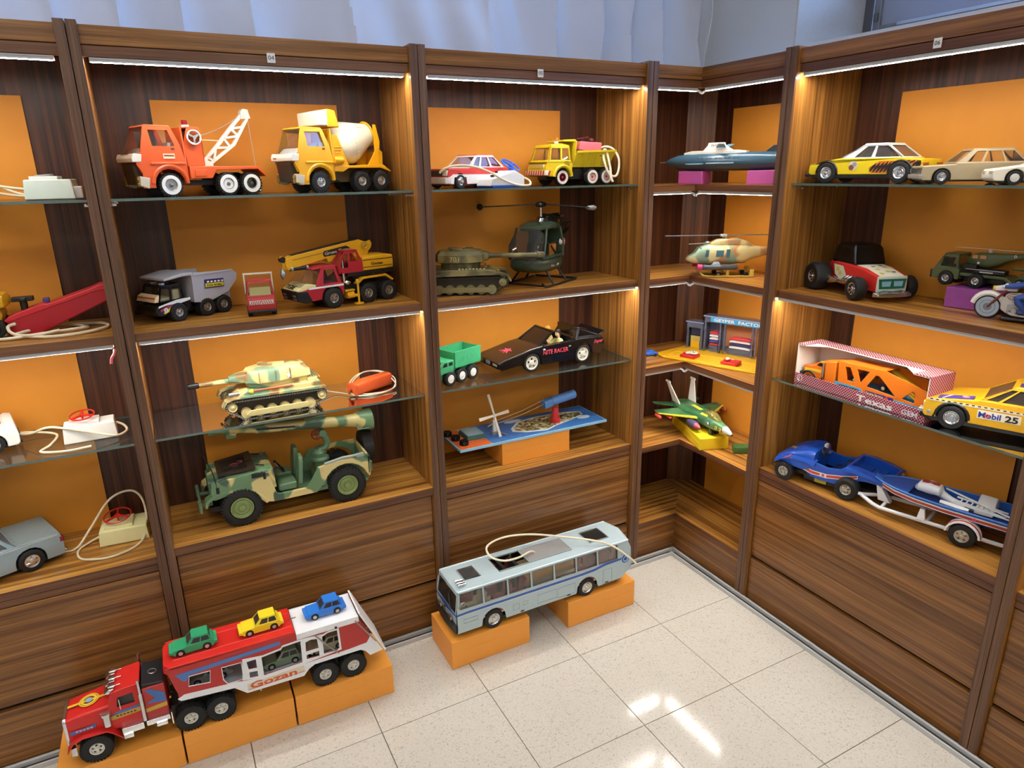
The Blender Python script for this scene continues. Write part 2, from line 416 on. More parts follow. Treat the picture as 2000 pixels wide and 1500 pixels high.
# wall behind the right run: solid up to the corner of a deep window recess
part('wall_right', None, GREYW, box(.42, .86, -.03, .60, 0, 3.0), box(.42, .86, -5.2, -.03, 0, 2.08), box(.42, .86, -5.2, -.03, 2.9, 3.0), box(.42, .86, -5.2, -2.2, 2.08, 2.9), kind='structure')
part('trim_2', None, P('#dfe0e2', .6, spec=.3), box(.425, .86, -.0345, -.0295, 2.08, 2.9), kind='structure')
wn = obj('window_1', None, kind='structure')
FRM = P('#6d6f75', .45, .3)
part('frame', wn, FRM, box(.80, .84, -.075, -.035, 2.08, 2.9), box(.80, .84, -2.2, -2.16, 2.08, 2.9), box(.80, .84, -2.16, -.075, 2.08, 2.13), box(.80, .84, -2.16, -.075, 2.86, 2.9), bevel=.003)
part('sash', wn, P('#8b8f98', .4, .4), box(.79, .82, -.115, -.085, 2.135, 2.85), box(.79, .82, -1.1, -1.06, 2.135, 2.85), box(.79, .82, -1.06, -.115, 2.135, 2.165), box(.79, .82, -1.06, -.115, 2.82, 2.85), bevel=.003)
part('sash', wn, P('#8b8f98', .4, .4), box(.815, .835, -2.15, -2.11, 2.135, 2.85), box(.815, .835, -1.14, -1.10, 2.135, 2.85), box(.815, .835, -2.11, -1.14, 2.135, 2.165), box(.815, .835, -2.11, -1.14, 2.82, 2.85), bevel=.003)
FROST, nt_, b_ = nodes('grey_spandrel'); b_.inputs['Base Color'].default_value = lin('#a9aebf'); b_.inputs['Roughness'].default_value = .35; b_.inputs['Metallic'].default_value = .3
part('spandrel', wn, FROST, box(.803, .807, -1.06, -.115, 2.165, 2.29)); part('spandrel', wn, FROST, box(.823, .827, -2.11, -1.14, 2.165, 2.29))
part('pane', wn, glass('window_glass', (.97, .98, .99), .02), box(.803, .807, -1.06, -.115, 2.29, 2.82)); part('pane', wn, glass('window_glass_2', (.97, .98, .99), .02), box(.823, .827, -2.11, -1.14, 2.29, 2.82))
part('rail', wn, P('#c9d3e2', .25, .6), box(.775, .79, -.75, -.2, 2.15, 2.163), bevel=.002); part('latch', wn, FRM, box(.78, .8, -.108, -.092, 2.18, 2.21), bevel=.002)

# aluminium floor rail in front of both runs
rl = obj('trim_1', None, kind='structure')
part('rail', rl, ALUM, box(-4.0, -.040, -.044, -.038, 0, .016), box(-4.0, -.020, -.022, -.012, 0, .021), box(-.044, -.038, -3.3, -.038, 0, .016), box(-.022, -.012, -3.3, -.012, 0, .021), bevel=.001)
part('slot', rl, P('#26282a', .6), box(-4.0, -.038, -.038, -.022, .001, .008), box(-.038, -.022, -3.3, -.038, .001, .008))

# curtain, gathered folds
def curtain():
    nx, nz = 640, 16; x0, x1 = -4.6, .4195; v = []; f = []
    for j in range(nz+1):
        z = 2.0+.88*j/nz
        for i in range(nx+1):
            x = x0+(x1-x0)*i/nx; k = j/nz
            y = .40+.020*sin(x*7+1.3*sin(x*2.1))+.060*abs(sin(x*12+2.1*sin(x*3.3)+k*.7))**.7+.01*sin(x*31+k*14)+(1-k)**2*.016*sin(x*13+k*9+1.5*sin(x*5))+.007*sin(x*37+k*5)
            v.append((x, y, z))
    for j in range(nz):
        for i in range(nx): a = j*(nx+1)+i; f.append((a, a+1, a+nx+2, a+nx+1))
    return v, f
cm = bpy.data.materials.new('thin_white_cloth'); cm.use_nodes = True; nt = cm.node_tree; nt.nodes.clear()
o_ = nt.nodes.new('ShaderNodeOutputMaterial'); d_ = nt.nodes.new('ShaderNodeBsdfDiffuse'); t_ = nt.nodes.new('ShaderNodeBsdfTranslucent'); m_ = nt.nodes.new('ShaderNodeMixShader')
nz_ = nt.nodes.new('ShaderNodeTexNoise'); nz_.inputs['Scale'].default_value = 6.; g_ = nt.nodes.new('ShaderNodeNewGeometry'); nt.links.new(g_.outputs['Position'], nz_.inputs['Vector'])
nt.links.new(mixc(nt, nz_.outputs['Fac'], (.76, .76, .79, 1), (.69, .69, .73, 1)), d_.inputs[0]); t_.inputs[0].default_value = (.75, .76, .80, 1); m_.inputs[0].default_value = .012
nt.links.new(d_.outputs[0], m_.inputs[1]); nt.links.new(t_.outputs[0], m_.inputs[2]); nt.links.new(m_.outputs[0], o_.inputs[0])
solo('curtain', 'gathered white cloth curtain hanging above and behind the left cabinets', 'curtain', cm, curtain())

CLM = emit('added_panel_light', (1., .96, .91, 1), CEIL_STRENGTH)  # panels out of view, added to give the room its general light
for k, (x, y, w) in enumerate(((-4.2, -3.9, 'in the far corner behind the camera'), (-2.6, -3.9, 'behind the camera, middle of its row'), (-1.0, -3.9, 'behind the camera at the right'), (-4.2, -1.9, 'overhead at the left'), (-2.6, -1.9, 'overhead in the middle'), (-1.0, -1.9, 'overhead near the right cabinets'))):
    t = thing('added_ceiling_light', 'unseen white square ceiling light panel added '+w, 'light', 'added ceiling light panels'); t.location = (x, y, 2.96)
    part('frame', t, P('#e6e6e6', .5), prz([(-.31, -.31), (.31, -.31), (.31, .31), (-.31, .31)], 0, .04, [[(-.29, -.29), (.29, -.29), (.29, .29), (-.29, .29)]]))
    part('diffuser', t, CLM, box(-.29, .29, -.29, .29, .006, .012))

# ================================================================== cabinets (local x along the run, y into the cabinet)
def tagcard(c, n, x, wood_):
    k = part('number_card', c, P('#e9e7e0', .6), box(x, x+.021, -.002, .0, 1.928, 1.952), label='small white card printed with '+n)
    part('digits', k, P('#1b1b1b', .6), txt(n, .016, lambda a, b, d: (x+.003+a, -.0022-d, 1.935+b), w=.015))
def clips(c, w, zs):
    for z in zs:
        for x, s in ((.024, 1), (w-.024, -1)):
            for y in (.06, .23):
                part('shelf_clip', c, CHROME, cyl((x+s*.006, y, z-.009), .0035, .014, 'x', 8), box(x+s*.004-.002, x+s*.004+.009*s, y-.005, y+.005, z-.005, z-.0085), bevel=.001)
def led(c, x0, x1, y, z, nm='led_strip'):
    p = part(nm, c, ALUM, box(x0, x1, y, y+.017, z-.001, z+.004), box(x0, x1, y, y+.0015, z-.006, z), box(x0, x1, y+.0155, y+.017, z-.006, z))
    part('diffuser', p, LEDM, box(x0+.004, x1-.004, y+.0022, y+.0148, z-.0065, z-.001))
def cabinet(label, n, w, run, bz=.56, thick=False, tagx=None):
    c = thing('display_cabinet', label, 'cabinet', 'wall of display cabinets')
    WL = WOODX if run == 'x' else WOODY; WS = WOODSX if run == 'x' else WOODSY; WE = WOODEX if run == 'x' else WOODEY
    for x0 in (.0012, w-.0242):
        part('side_panel', c, WOODZ, box(x0, x0+.023, -.0125, .31, 0, 1.998), bevel=.001)
        part('edge_band', c.children[-1] if 0 else c, WOODE, box(x0, x0+.023, -.0145, -.0125, 0, 1.998), bevel=.0008)
    a, b = .0242, w-.0242
    part('fascia', c, WL, box(a, b, 0, .018, 1.948, 1.991), bevel=.001)
    part('fascia_strip', c, WE, box(a, b, .004, .02, 1.9215, 1.9465), bevel=.001)
    part('top_board', c, WL, box(a, b, .02, .31, 1.955, 1.972))
    part('back_panel', c, WOODB, box(a, b, .300, .308, .06, 1.955))
    led(c, a+.012, b-.012, .008, 1.9165)
    part('shelf', c, WS, box(a, b, .0035, .2995, 1.212, 1.235), label='upper wooden shelf'); part('shelf_edge', c, WE, box(a, b, .0005, .0035, 1.2115, 1.2355), bevel=.0008)
    led(c, a+.006, b-.006, .004, 1.2075)
    if thick:
        part('shelf', c, WS, box(a, b, -.008, .2995, bz-.027, bz), label='lower wooden shelf'); part('shelf_edge', c, WE, box(a, b, -.011, -.008, bz-.0275, bz+.0005), bevel=.0008)
        top = bz-.036
    else:
        part('shelf', c, WS, box(a, b, .0035, .2995, bz-.023, bz), label='lower wooden shelf'); part('shelf_edge', c, WE, box(a, b, .0005, .0035, bz-.0235, bz+.0005), bevel=.0008)
        part('rail', c, WE, box(a, b, .002, .03, bz-.045, bz-.0255), bevel=.0008)
        top = bz-.049
    part('door', c, WL, box(a+.002, b-.002, .004, .022, .203, top), bevel=.0015)
    part('plinth', c, WL, box(a+.002, b-.002, .001, .02, .012, .189), bevel=.0015)
    part('inner_back', c, DARK, box(a, b, .024, .03, .01, bz-.05))
    clips(c, w, (1.58, .912))
    if n: tagcard(c, n, tagx, None)
    return c
def at_left(c, x): c.location = (x, 0, 0)
def at_right(c, y): c.location = (0, y, 0); c.rotation_euler = (0, 0, -pi/2)
c = cabinet('mahogany display cabinet at the left edge of the picture', None, .875, 'x'); at_left(c, -2.857)
part('cable_tie', c, P('#d8606a', .4), tube([(.846, .006, 1.198), (.844, .0, 1.188), (.836, -.004, 1.176), (.833, -.004, 1.162)], .0035, 6, smooth=3), label='pink strip hanging from the end of the light profile')
at_left(cabinet('mahogany display cabinet holding the orange tow truck, the crane lorry and the jeep', '04', .875, 'x', .58, True, .452), -1.982)
at_left(cabinet('mahogany display cabinet holding the yellow tipper, the black sports car and the game board', '05', .873, 'x', .56, False, .412), -1.107)
at_right(cabinet('mahogany display cabinet holding the tiger saloon, the hot rod and the boat', '06', .882, 'y', .57, False, .448), -.411)
at_right(cabinet('mahogany display cabinet at the right edge of the picture', None, .875, 'y', .56), -1.293)

# corner cabinet, L-shaped
cc = thing('corner_cabinet', 'L-shaped mahogany corner cabinet holding the submarine and the green jet', 'cabinet')
XL, YR = -.234, -.411
part('side_panel', cc, WOODZ, box(XL+.0012, XL+.022, -.0125, .30, 0, 1.998), bevel=.001); part('edge_band', cc, WOODE, box(XL+.0012, XL+.022, -.0145, -.0125, 0, 1.998))
part('side_panel', cc, WOODZ, box(-.0125, .30, YR+.0012, YR+.022, 0, 1.998), bevel=.001); part('edge_band', cc, WOODE, box(-.0145, -.0125, YR+.0012, YR+.022, 0, 1.998))
a, b = XL+.0225, YR+.0225
part('fascia', cc, WOODX, box(a, .0, 0, .018, 1.948, 1.991)); part('fascia', cc, WOODY, box(0, .018, b, .018, 1.948, 1.991))
part('fascia_strip', cc, WOODEX, box(a, .004, .004, .02, 1.9215, 1.9465)); part('fascia_strip', cc, WOODEY, box(.004, .02, b, .02, 1.9215, 1.9465))
part('top_board', cc, WOODX, box(a, .31, .02, .31, 1.955, 1.972), box(.02, .31, b, .02, 1.955, 1.972))
part('back_panel', cc, WOODB, box(a, .22, .300, .308, 0, 1.955)); part('back_panel', cc, WOODB, box(.300, .308, b, .24, 0, 1.955))
part('corner_post', cc, WOODP, prz([(.205, .301), (.215, .306), (.306, .24), (.301, .228)], .01, 1.955))
Lp = lambda i: [(a, .0005+i), (.0005+i, .0005+i), (.0005+i, b), (.2995, b), (.2995, .225), (.205, .2995), (a, .2995)]
for z in (1.58, 1.233, .875, .53, .175):
    s = part('shelf', cc, WOODSX, prz([(a, .0035), (.0035, .0035), (.16, .16), (.205, .2995), (a, .2995)], z-.022, z), label='L-shaped wooden shelf')
    part('shelf_wing', s, WOODSY, prz([(.0035, .0035), (.0035, b), (.2995, b), (.2995, .225), (.205, .2995), (.16, .16)], z-.022, z))
    part('edge_band', s, WOODEX, box(a, .0035, .0005, .0035, z-.0225, z+.0005)); part('edge_band', s, WOODEY, box(.0005, .0035, b, .0005, z-.0225, z+.0005))
for z in (1.9165, 1.5535, 1.2065, .8485):
    led(cc, a+.006, -.012, .006, z)
    p = part('led_strip', cc, ALUM, box(.006, .023, b+.006, -.012, z-.001, z+.004), box(.006, .0075, b+.006, -.012, z-.006, z), box(.0215, .023, b+.006, -.012, z-.006, z))
    part('diffuser', p, LEDM, box(.0082, .0208, b+.01, -.016, z-.0065, z-.001))
    part('light_connector', cc, CLEARP, tube([(-.016, .014, z-.003), (-.004, .006, z-.006), (.002, -.002, z-.014), (.008, -.006, z-.008), (.014, -.014, z-.003)], .004, 8, smooth=4), label='clear plastic loop joining the two light strips')
part('plinth', cc, WOODX, box(a, .004, .003, .02, .012, .1525)); part('plinth', cc, WOODY, box(.003, .02, b, .003, .012, .1525))

# orange paper sheets behind the toys, slightly wavy
def sheet_paper(u0, u1, z0, z1, run, ph=0.):
    nu, nz = 14, 20; v = []; f = []; th = .0006
    for d in (0, th):
        for j in range(nz+1):
            for i in range(nu+1):
                u = u0+(u1-u0)*i/nu; z = z0+(z1-z0)*j/nz
                k = .2985-.0012-.0013*(1+sin(u*11+z*5+ph))-.0012*(1+sin(z*9.+u*4+ph*2)) - d
                v.append((u, k, z) if run == 'x' else (k, u, z))
    M = (nu+1)*(nz+1)
    for j in range(nz):
        for i in range(nu):
            q = j*(nu+1)+i; f += [(q, q+1, q+nu+2, q+nu+1), (M+q, M+q+nu+1, M+q+nu+2, M+q+1)]
    for j in range(nz):
        for i in (0, nu): q = j*(nu+1)+i; f.append((q, q+nu+1, M+q+nu+1, M+q))
    for i in range(nu):
        for j in (0, nz): q = j*(nu+1)+i; f.append((q, q+1, M+q+1, M+q))
    return v, f
for (u0, u1, run, z0, z1, w) in ((-2.675, -2.131, 'x', 1.236, 1.855, 'behind the long red remote handset'), (-2.675, -2.131, 'x', .562, 1.205, 'behind the two controllers with red steering wheels'),
      (-1.822, -1.279, 'x', 1.236, 1.853, 'behind the orange tow truck and cement mixer'), (-1.822, -1.279, 'x', .582, 1.205, 'behind the camouflage tank and jeep'),
      (-.97, -.428, 'x', 1.236, 1.855, 'behind the red saloon and the olive tank'), (-.97, -.428, 'x', .562, 1.205, 'behind the black sports car and the game board'),
      (-1.136, -.592, 'y', 1.236, 1.86, 'behind the tiger saloon and the army lorry'), (-1.12, -.535, 'y', .572, 1.205, 'behind the dotted carton and the boat'),
      (-.386, .129, 'y', 1.5805, 1.868, 'corner cabinet behind the submarine'), (-.386, .129, 'y', 1.2335, 1.555, 'corner cabinet behind the camouflage helicopter'), (-.386, .129, 'y', .8755, 1.205, 'corner cabinet behind the blue factory'),
      (-.386, .129, 'y', .5305, .85, 'corner cabinet behind the green jet'), (-.386, .13, 'y', .1755, .5, 'corner cabinet, in the dark bottom compartment')):
    solo('paper_sheet', 'orange paper sheet on the back panel, '+w, 'paper', PAPER, sheet_paper(u0, u1, z0, z1, run, u0*3+z0))

# glass shelves
GLF = glass('shelf_glass', (.95, .985, .965), .015, .0); GLE = P('#5e736b', .08, 0, .9)
def glass_shelf(x0, x1, y0, y1, z, label):
    v, f = box(x0, x1, y0, y1, z-.007, z)
    g = thing('glass_shelf', label, 'shelf', 'glass shelves')
    part('pane', g, GLF, (v, [f[4], f[5]]), smooth=False)
    part('polished_edge', g, GLE, (v, f[:4]), smooth=False)
for x0, x1, nm in ((-2.83, -2.009, ('the pale mint controller', 'the white controller with the red steering wheel')), (-1.955, -1.134, ('the orange tow truck and the cement mixer', 'the camouflage tank')), (-1.08, -.261, ('the yellow tipper lorry', 'the black sports car'))):
    glass_shelf(x0, x1, .018, .294, 1.588, 'glass shelf under '+nm[0]); glass_shelf(x0, x1, .018, .294, .919, 'glass shelf under '+nm[1])
for z, q, q2 in ((1.588, 'the tiger-striped saloon', 'upper'), (.919, 'the dotted carton and the rally saloon', 'lower')):
    glass_shelf(.018, .294, -1.267, -.438, z, 'glass shelf under '+q); glass_shelf(.018, .294, -2.14, -1.32, z, q2+' empty glass shelf in the cabinet at the right edge')

# cardboard plinth boxes on the floor
def obox(label, x0, x1, y0, y1, z0, z1, grp='orange plinth boxes', mat=None, yaw=0):
    c = ((x0+x1)/2, (y0+y1)/2, z0); t = thing('plinth_box', label, 'box', grp); t.location = c; t.rotation_euler = (0, 0, radians(yaw))
    w, d, h = (x1-x0)/2, (y1-y0)/2, z1-z0
    part('carton', t, mat or CARD, box(-w, w, -d, d, 0, h), bevel=.002)
    part('flap', t, mat or CARD, box(-w+.001, w-.001, -d-.0007, -d+.001, .003, h*.6)); return t
BZ = .108
obox('orange paper-covered box under the front of the bus', -1.182, -.878, -.246, -.055, 0, BZ)
obox('orange paper-covered box under the rear of the bus', -.714, -.408, -.247, -.058, 0, BZ)
obox('orange paper-covered box under the rear wheels of the red car transporter', -1.699, -1.391, -.246, -.057, 0, BZ, yaw=-1)
obox('orange paper-covered box in the middle under the red car transporter', -2.012, -1.704, -.240, -.05, 0, BZ, yaw=-1)
obox('orange paper-covered box under the cab of the red car transporter', -2.325, -2.017, -.234, -.045, 0, BZ, yaw=-1)

# ================================================================== toys, shared pieces
BLK = P('#171717', .4); BLKG = P('#101011', .22); WHT = P('#eceae4', .35); CRM = P('#e9dfc0', .4); REDP = P('#c2201d', .3); YEL = P('#f0b418', .35); IVORY = P('#e8dcbf', .45)
CORD = P('#e4d4b4', .45); GRY = P('#9a9a98', .4); AMB = P('#d08a2a', .3); STEEL = P('#a8a6a2', .3, .85)
GOLD = P('#b99a52', .35, .6)
def quad_decal(t, mat, p, name='decal', lift=.0006):
    """thin sticker: p = four corners; thickness along the face normal"""
    a, b, c = (Vector(q) for q in p[:3]); n = (b-a).cross(c-a).normalized()*lift
    return part(name, t, mat, hexa([tuple(Vector(q)-n*.2) for q in p], [tuple(Vector(q)+n) for q in p]), smooth=False)
def steering(t, c, R, mat, tiltx=0, tilty=0, r=.0022, nsp=3, column=None):
    Mx = (Matrix.Rotation(radians(tilty), 3, 'Y') @ Matrix.Rotation(radians(tiltx), 3, 'X'))
    sh = [ring(c, R, r, 'z', 24, 8, Mx), tf(cyl((0, 0, 0), R*.22, r*2.2), lambda x, y, z: tuple(Vector(c)+Mx @ Vector((x, y, z))))]
    for i in range(nsp):
        a = 2*pi*i/nsp+pi/2; sh.append(bar(c, tuple(Vector(c)+Mx @ Vector((R*cos(a), R*sin(a), 0))), r*2.4))
    if column: sh.append(bar(c, column, r*2.5))
    return part('steering_wheel', t, mat, *sh)

# ---- wired hand controllers
def controller(label, mat, wmat, plate, L=.11, W_=.075, H_=.045, R=.03, cable=None, wh=.012, tilt=12, nsp=3, base=None, slope=0.):
    t = thing('hand_controller', label, 'controller', 'wired hand controllers')
    part('case', t, mat, hexa([(-L/2, -W_/2, 0), (L/2, -W_/2, 0), (L/2, W_/2, 0), (-L/2, W_/2, 0)], [(-L/2+.004, -W_/2+.003, H_+slope), (L/2-.004, -W_/2+.003, H_), (L/2-.004, W_/2-.003, H_), (-L/2+.004, W_/2-.003, H_+slope)]), bevel=.003)
    if base: part('base', t, base, box(-L/2-.002, L/2+.002, -W_/2-.002, W_/2+.002, 0, .006), bevel=.0015)
    pl = part('top_plate', t, plate, box(-L*.36, L*.2, -W_*.36, W_*.36, H_-.002, H_+.008), bevel=.002)
    steering(t, (-L*.1, 0, H_+.01+wh), R, wmat, tiltx=tilt*.8, tilty=-4, column=(-L*.1, 0, H_))
    if cable: part('cable', t, CORD, tube(cable, .0034, 8, smooth=8))
    return t
c = controller('pale mint controller box on the upper glass shelf of the leftmost cabinet', P('#cfdcd2', .45), GRY, P('#d8e0d8', .45), .115, .08, .05, .02,
   [(-.05, 0, .025), (-.12, .02, .035), (-.2, .0, .06), (-.28, -.03, .05), (-.34, .02, .03), (-.2, .06, .06), (-.1, .05, .02), (-.06, .03, .006), (-.2, .08, .03), (-.33, .05, .085)], wh=.0, tilt=0)
part('battery_cover', c, P('#b9b2ac', .45), box(.035, .075, -.034, .034, .001, .032), bevel=.003)
put(c, -6, (0, 0), (-2.09, .15), 1.5885)
c = controller('white controller with a red steering wheel on the lower glass shelf', P('#efede6', .35), REDP, P('#e9d9d2', .4), .135, .075, .048, .031,
   [(.067, .01, .03), (.085, .0, .02), (.09, -.03, .012), (.06, -.06, .012), (.0, -.045, .03), (-.06, -.035, .05), (-.1, -.02, .055), (-.15, .03, .03), (-.2, .09, .02), (-.15, .1, .012), (-.09, .06, .006), (-.1, -.02, .004), (-.12, -.07, .004), (-.06, -.10, .004), (.0, -.095, .004)], wh=.012)
put(c, 2, (0, 0), (-2.118, .14), .9195)
c = controller('cream yellow controller with a red steering wheel on the bottom shelf', P('#e6dfa6', .4), REDP, P('#e6dfa6', .4), .138, .100, .048, .038,
   [(-.058, .0, .02), (-.10, -.01, .006), (-.125, -.05, .004), (-.105, -.11, .004), (-.03, -.13, .004), (.04, -.085, .005), (.062, -.02, .03), (.060, .02, .10), (.03, .035, .135), (-.03, .03, .12), (-.09, .0, .05), (-.13, -.03, .006), (-.17, -.035, .004), (-.22, -.02, .01)], wh=.016, tilt=14, slope=.0)
put(c, -4, (0, 0), (-2.088, .19), .5605)

# ---- red pistol-shaped remote, leftmost cabinet
t = thing('remote_handset', 'long red remote handset with a black knob and a coiled cable', 'controller')
RD2 = P('#b3182a', .35); RDT = P('#d02a34', .35)
part('grip', t, RD2, pr([(-.12, .0), (-.05, .0), (.13, .078), (.128, .108), (.115, .112), (-.118, .045)], -.026, .026), bevel=.004)
part('lid', t, RDT, pr([(-.124, .044), (-.118, .038), (.10, .104), (.13, .107), (.125, .124), (.108, .122), (.09, .114), (-.02, .08), (-.03, .083), (-.11, .056)], -.028, .028), bevel=.003)
part('knob', t, BLK, cyl((-.075, 0, .08), .009, .03), box(-.10, -.05, -.012, .012, .09, .102), box(-.082, -.066, -.022, .022, .092, .100), bevel=.002)
part('switch', t, P('#4a3f7a', .4), box(-.03, -.015, -.008, .008, .08, .094), bevel=.002)
part('cable', t, IVORY, tube([(-.10, -.03, .035), (-.115, -.045, .03), (-.10, -.06, .012), (-.03, -.10, .005), (.05, -.095, .005), (.11, -.04, .005), (.09, .03, .005), (.0, .05, .005), (-.10, -.0, .005), (-.15, -.04, .005), (-.12, -.075, .005), (-.04, -.07, .009), (.04, -.045, .009), (.06, -.01, .005), (.0, .03, .012), (-.08, -.03, .012), (-.10, -.06, .01), (-.05, -.09, .011), (.0, -.07, .014)], .0042, 8, smooth=8))
put(t, 0, (0, 0), (-2.135, .16), 1.2358)

# ---- yellow toy excavator cab, cut by the left edge
t = thing('toy_digger', 'yellow toy digger cut off by the left edge of the picture', 'toy')
part('engine_cover', t, P('#d9a21c', .35), loft([rr(-.07, .045, .075, .112, .3), rr(.03, .045, .075, .118, .3), rr(.062, .042, .08, .112, .45), rr(.07, .03, .085, .10, .5)]))
part('chassis', t, P('#c7951b', .4), pr([(-.07, .035), (.045, .035), (.055, .06), (.05, .076), (-.07, .076)], -.04, .04), bevel=.003)
part('cab', t, P('#d9a21c', .35), box(-.07, -.02, -.035, .035, .11, .16), bevel=.004)
axles(t, (-.04, .03), .048, .028, .022, kind='plain', mat=BLK)
put(t, 0, (0, 0), (-2.312, .17), 1.2358)

# ---- generic small saloon from a list of dimensions
def saloon(name, label, L, W_, H_, r, paint, fx, rx, belt, hood, trunk, cab, gl=None, roof=None, hub='dish', hubm=None, wins=((.07, .47), (.53, .93)), sill=None, lower=None, grp=None, bevel=.004, nose=.0, tw=None, wt=None, roofm=None, bump=None, cat='toy car', hoodf=None, front_z=None):
    """fx, rx axle positions; belt = height of the waist; hood/trunk = heights at the ends; cab = (xb, xf, xb1, xf1)"""
    t = thing(name, label, cat, grp); w = W_/2; a = L/2; zb = r*.55 if sill is None else sill; ra = r*1.16
    def ar(cx):
        o = []
        for i in range(9):
            an = pi*i/8; px, pz = cx-ra*cos(an), r*1.02+ra*sin(an)*.98
            if pz >= zb: o.append((px, max(pz, zb)))
        return [(cx-ra, zb)]+o+[(cx+ra, zb)]
    front_z = hood if front_z is None else front_z
    pts = [(-a, zb+.006)]+[(-a+.006, zb)]+ar(rx)+ar(fx)+[(a-.006, zb), (a, zb+.006), (a+nose, (zb+front_z)*.55), (a-.003, front_z), (cab[1], hood if hoodf is None else hoodf), (cab[1]-.002, belt), (cab[0], belt), (max(cab[0]-.004, -a+.0055), trunk), (-a+.004, trunk-.003), (-a-.001, (zb+trunk)/2)]
    part('body', t, paint, pr(pts, -w, w), bevel=bevel)
    part('inner_arches', t, BLK, box(fx-ra*.9, fx+ra*.9, -w+.012, w-.012, zb+.003, zb+ra*1.1), box(rx-ra*.9, rx+ra*.9, -w+.012, w-.012, zb+.003, zb+ra*1.1), box(-a+.012, a-.012, -w+.008, w-.008, zb-.004, zb+.004))
    cabin(t, roofm or paint, belt-.001, H_, cab[0], cab[1], cab[2], cab[3], w*.95, w*.78 if wt is None else wt, wins, th=W_*.02, gl=gl or TINT, roof=roof or roofm or paint)
    for s in (1, -1):
        for x in (fx, rx): wheel(t, x, s*(w-(.0045 if tw is None else tw)), r, r*.62, kind=hub, mat=hubm or CHROME)
    if bump:
        part('bumper', t, bump, box(a-.006, a+.006, -w*.97, w*.97, zb+.004, zb+.013), bevel=.002); part('bumper', t, bump, box(-a-.006, -a+.006, -w*.97, w*.97, zb+.004, zb+.013), bevel=.002)
    return t, w, a, zb

# ---- silver blue saloon, only its rear in view
SB = P('#9db0b8', .25, .35)
t, w, a, zb = saloon('toy_saloon', 'silver blue toy saloon at the left end of the bottom shelf', .42, .165, .135, .033, SB, .125, -.125, .088, .086, .09, (-.10, .085, -.055, .035), hub='holes', hubm=CHROME, bump=CHROME, wins=((.1, .48), (.54, .88)), gl=CLEAR)
part('tail_lamp', t, P('#8e1f35', .25), box(-a-.003, -a+.008, .045, w+.0008, .058, .075), bevel=.002); part('tail_lamp', t, P('#8e1f35', .25), box(-a-.003, -a+.008, -w-.0008, -.045, .058, .075), bevel=.002)
part('side_trim', t, CHROME, box(-a+.01, a-.01, w-.001, w+.001, .082, .085), box(-a+.01, a-.01, -w-.001, -w+.001, .082, .085))
put(t, 180+22, (-.125, w), (-2.322, .095), .5605)
# ---- white toy car on the lower glass shelf, cut by the left edge
t, w, a, zb = saloon('toy_car', 'white toy car with a dark lower bumper cut off by the left edge', .30, .13, .12, .026, P('#eeeae2', .3), .09, -.09, .075, .075, .078, (-.125, .06, -.06, .0), gl=SMOKE, bump=P('#2a2d33', .4), wins=((.12, .9),))
put(t, 180+12, (-.09, w), (-2.345, .12), .9195)

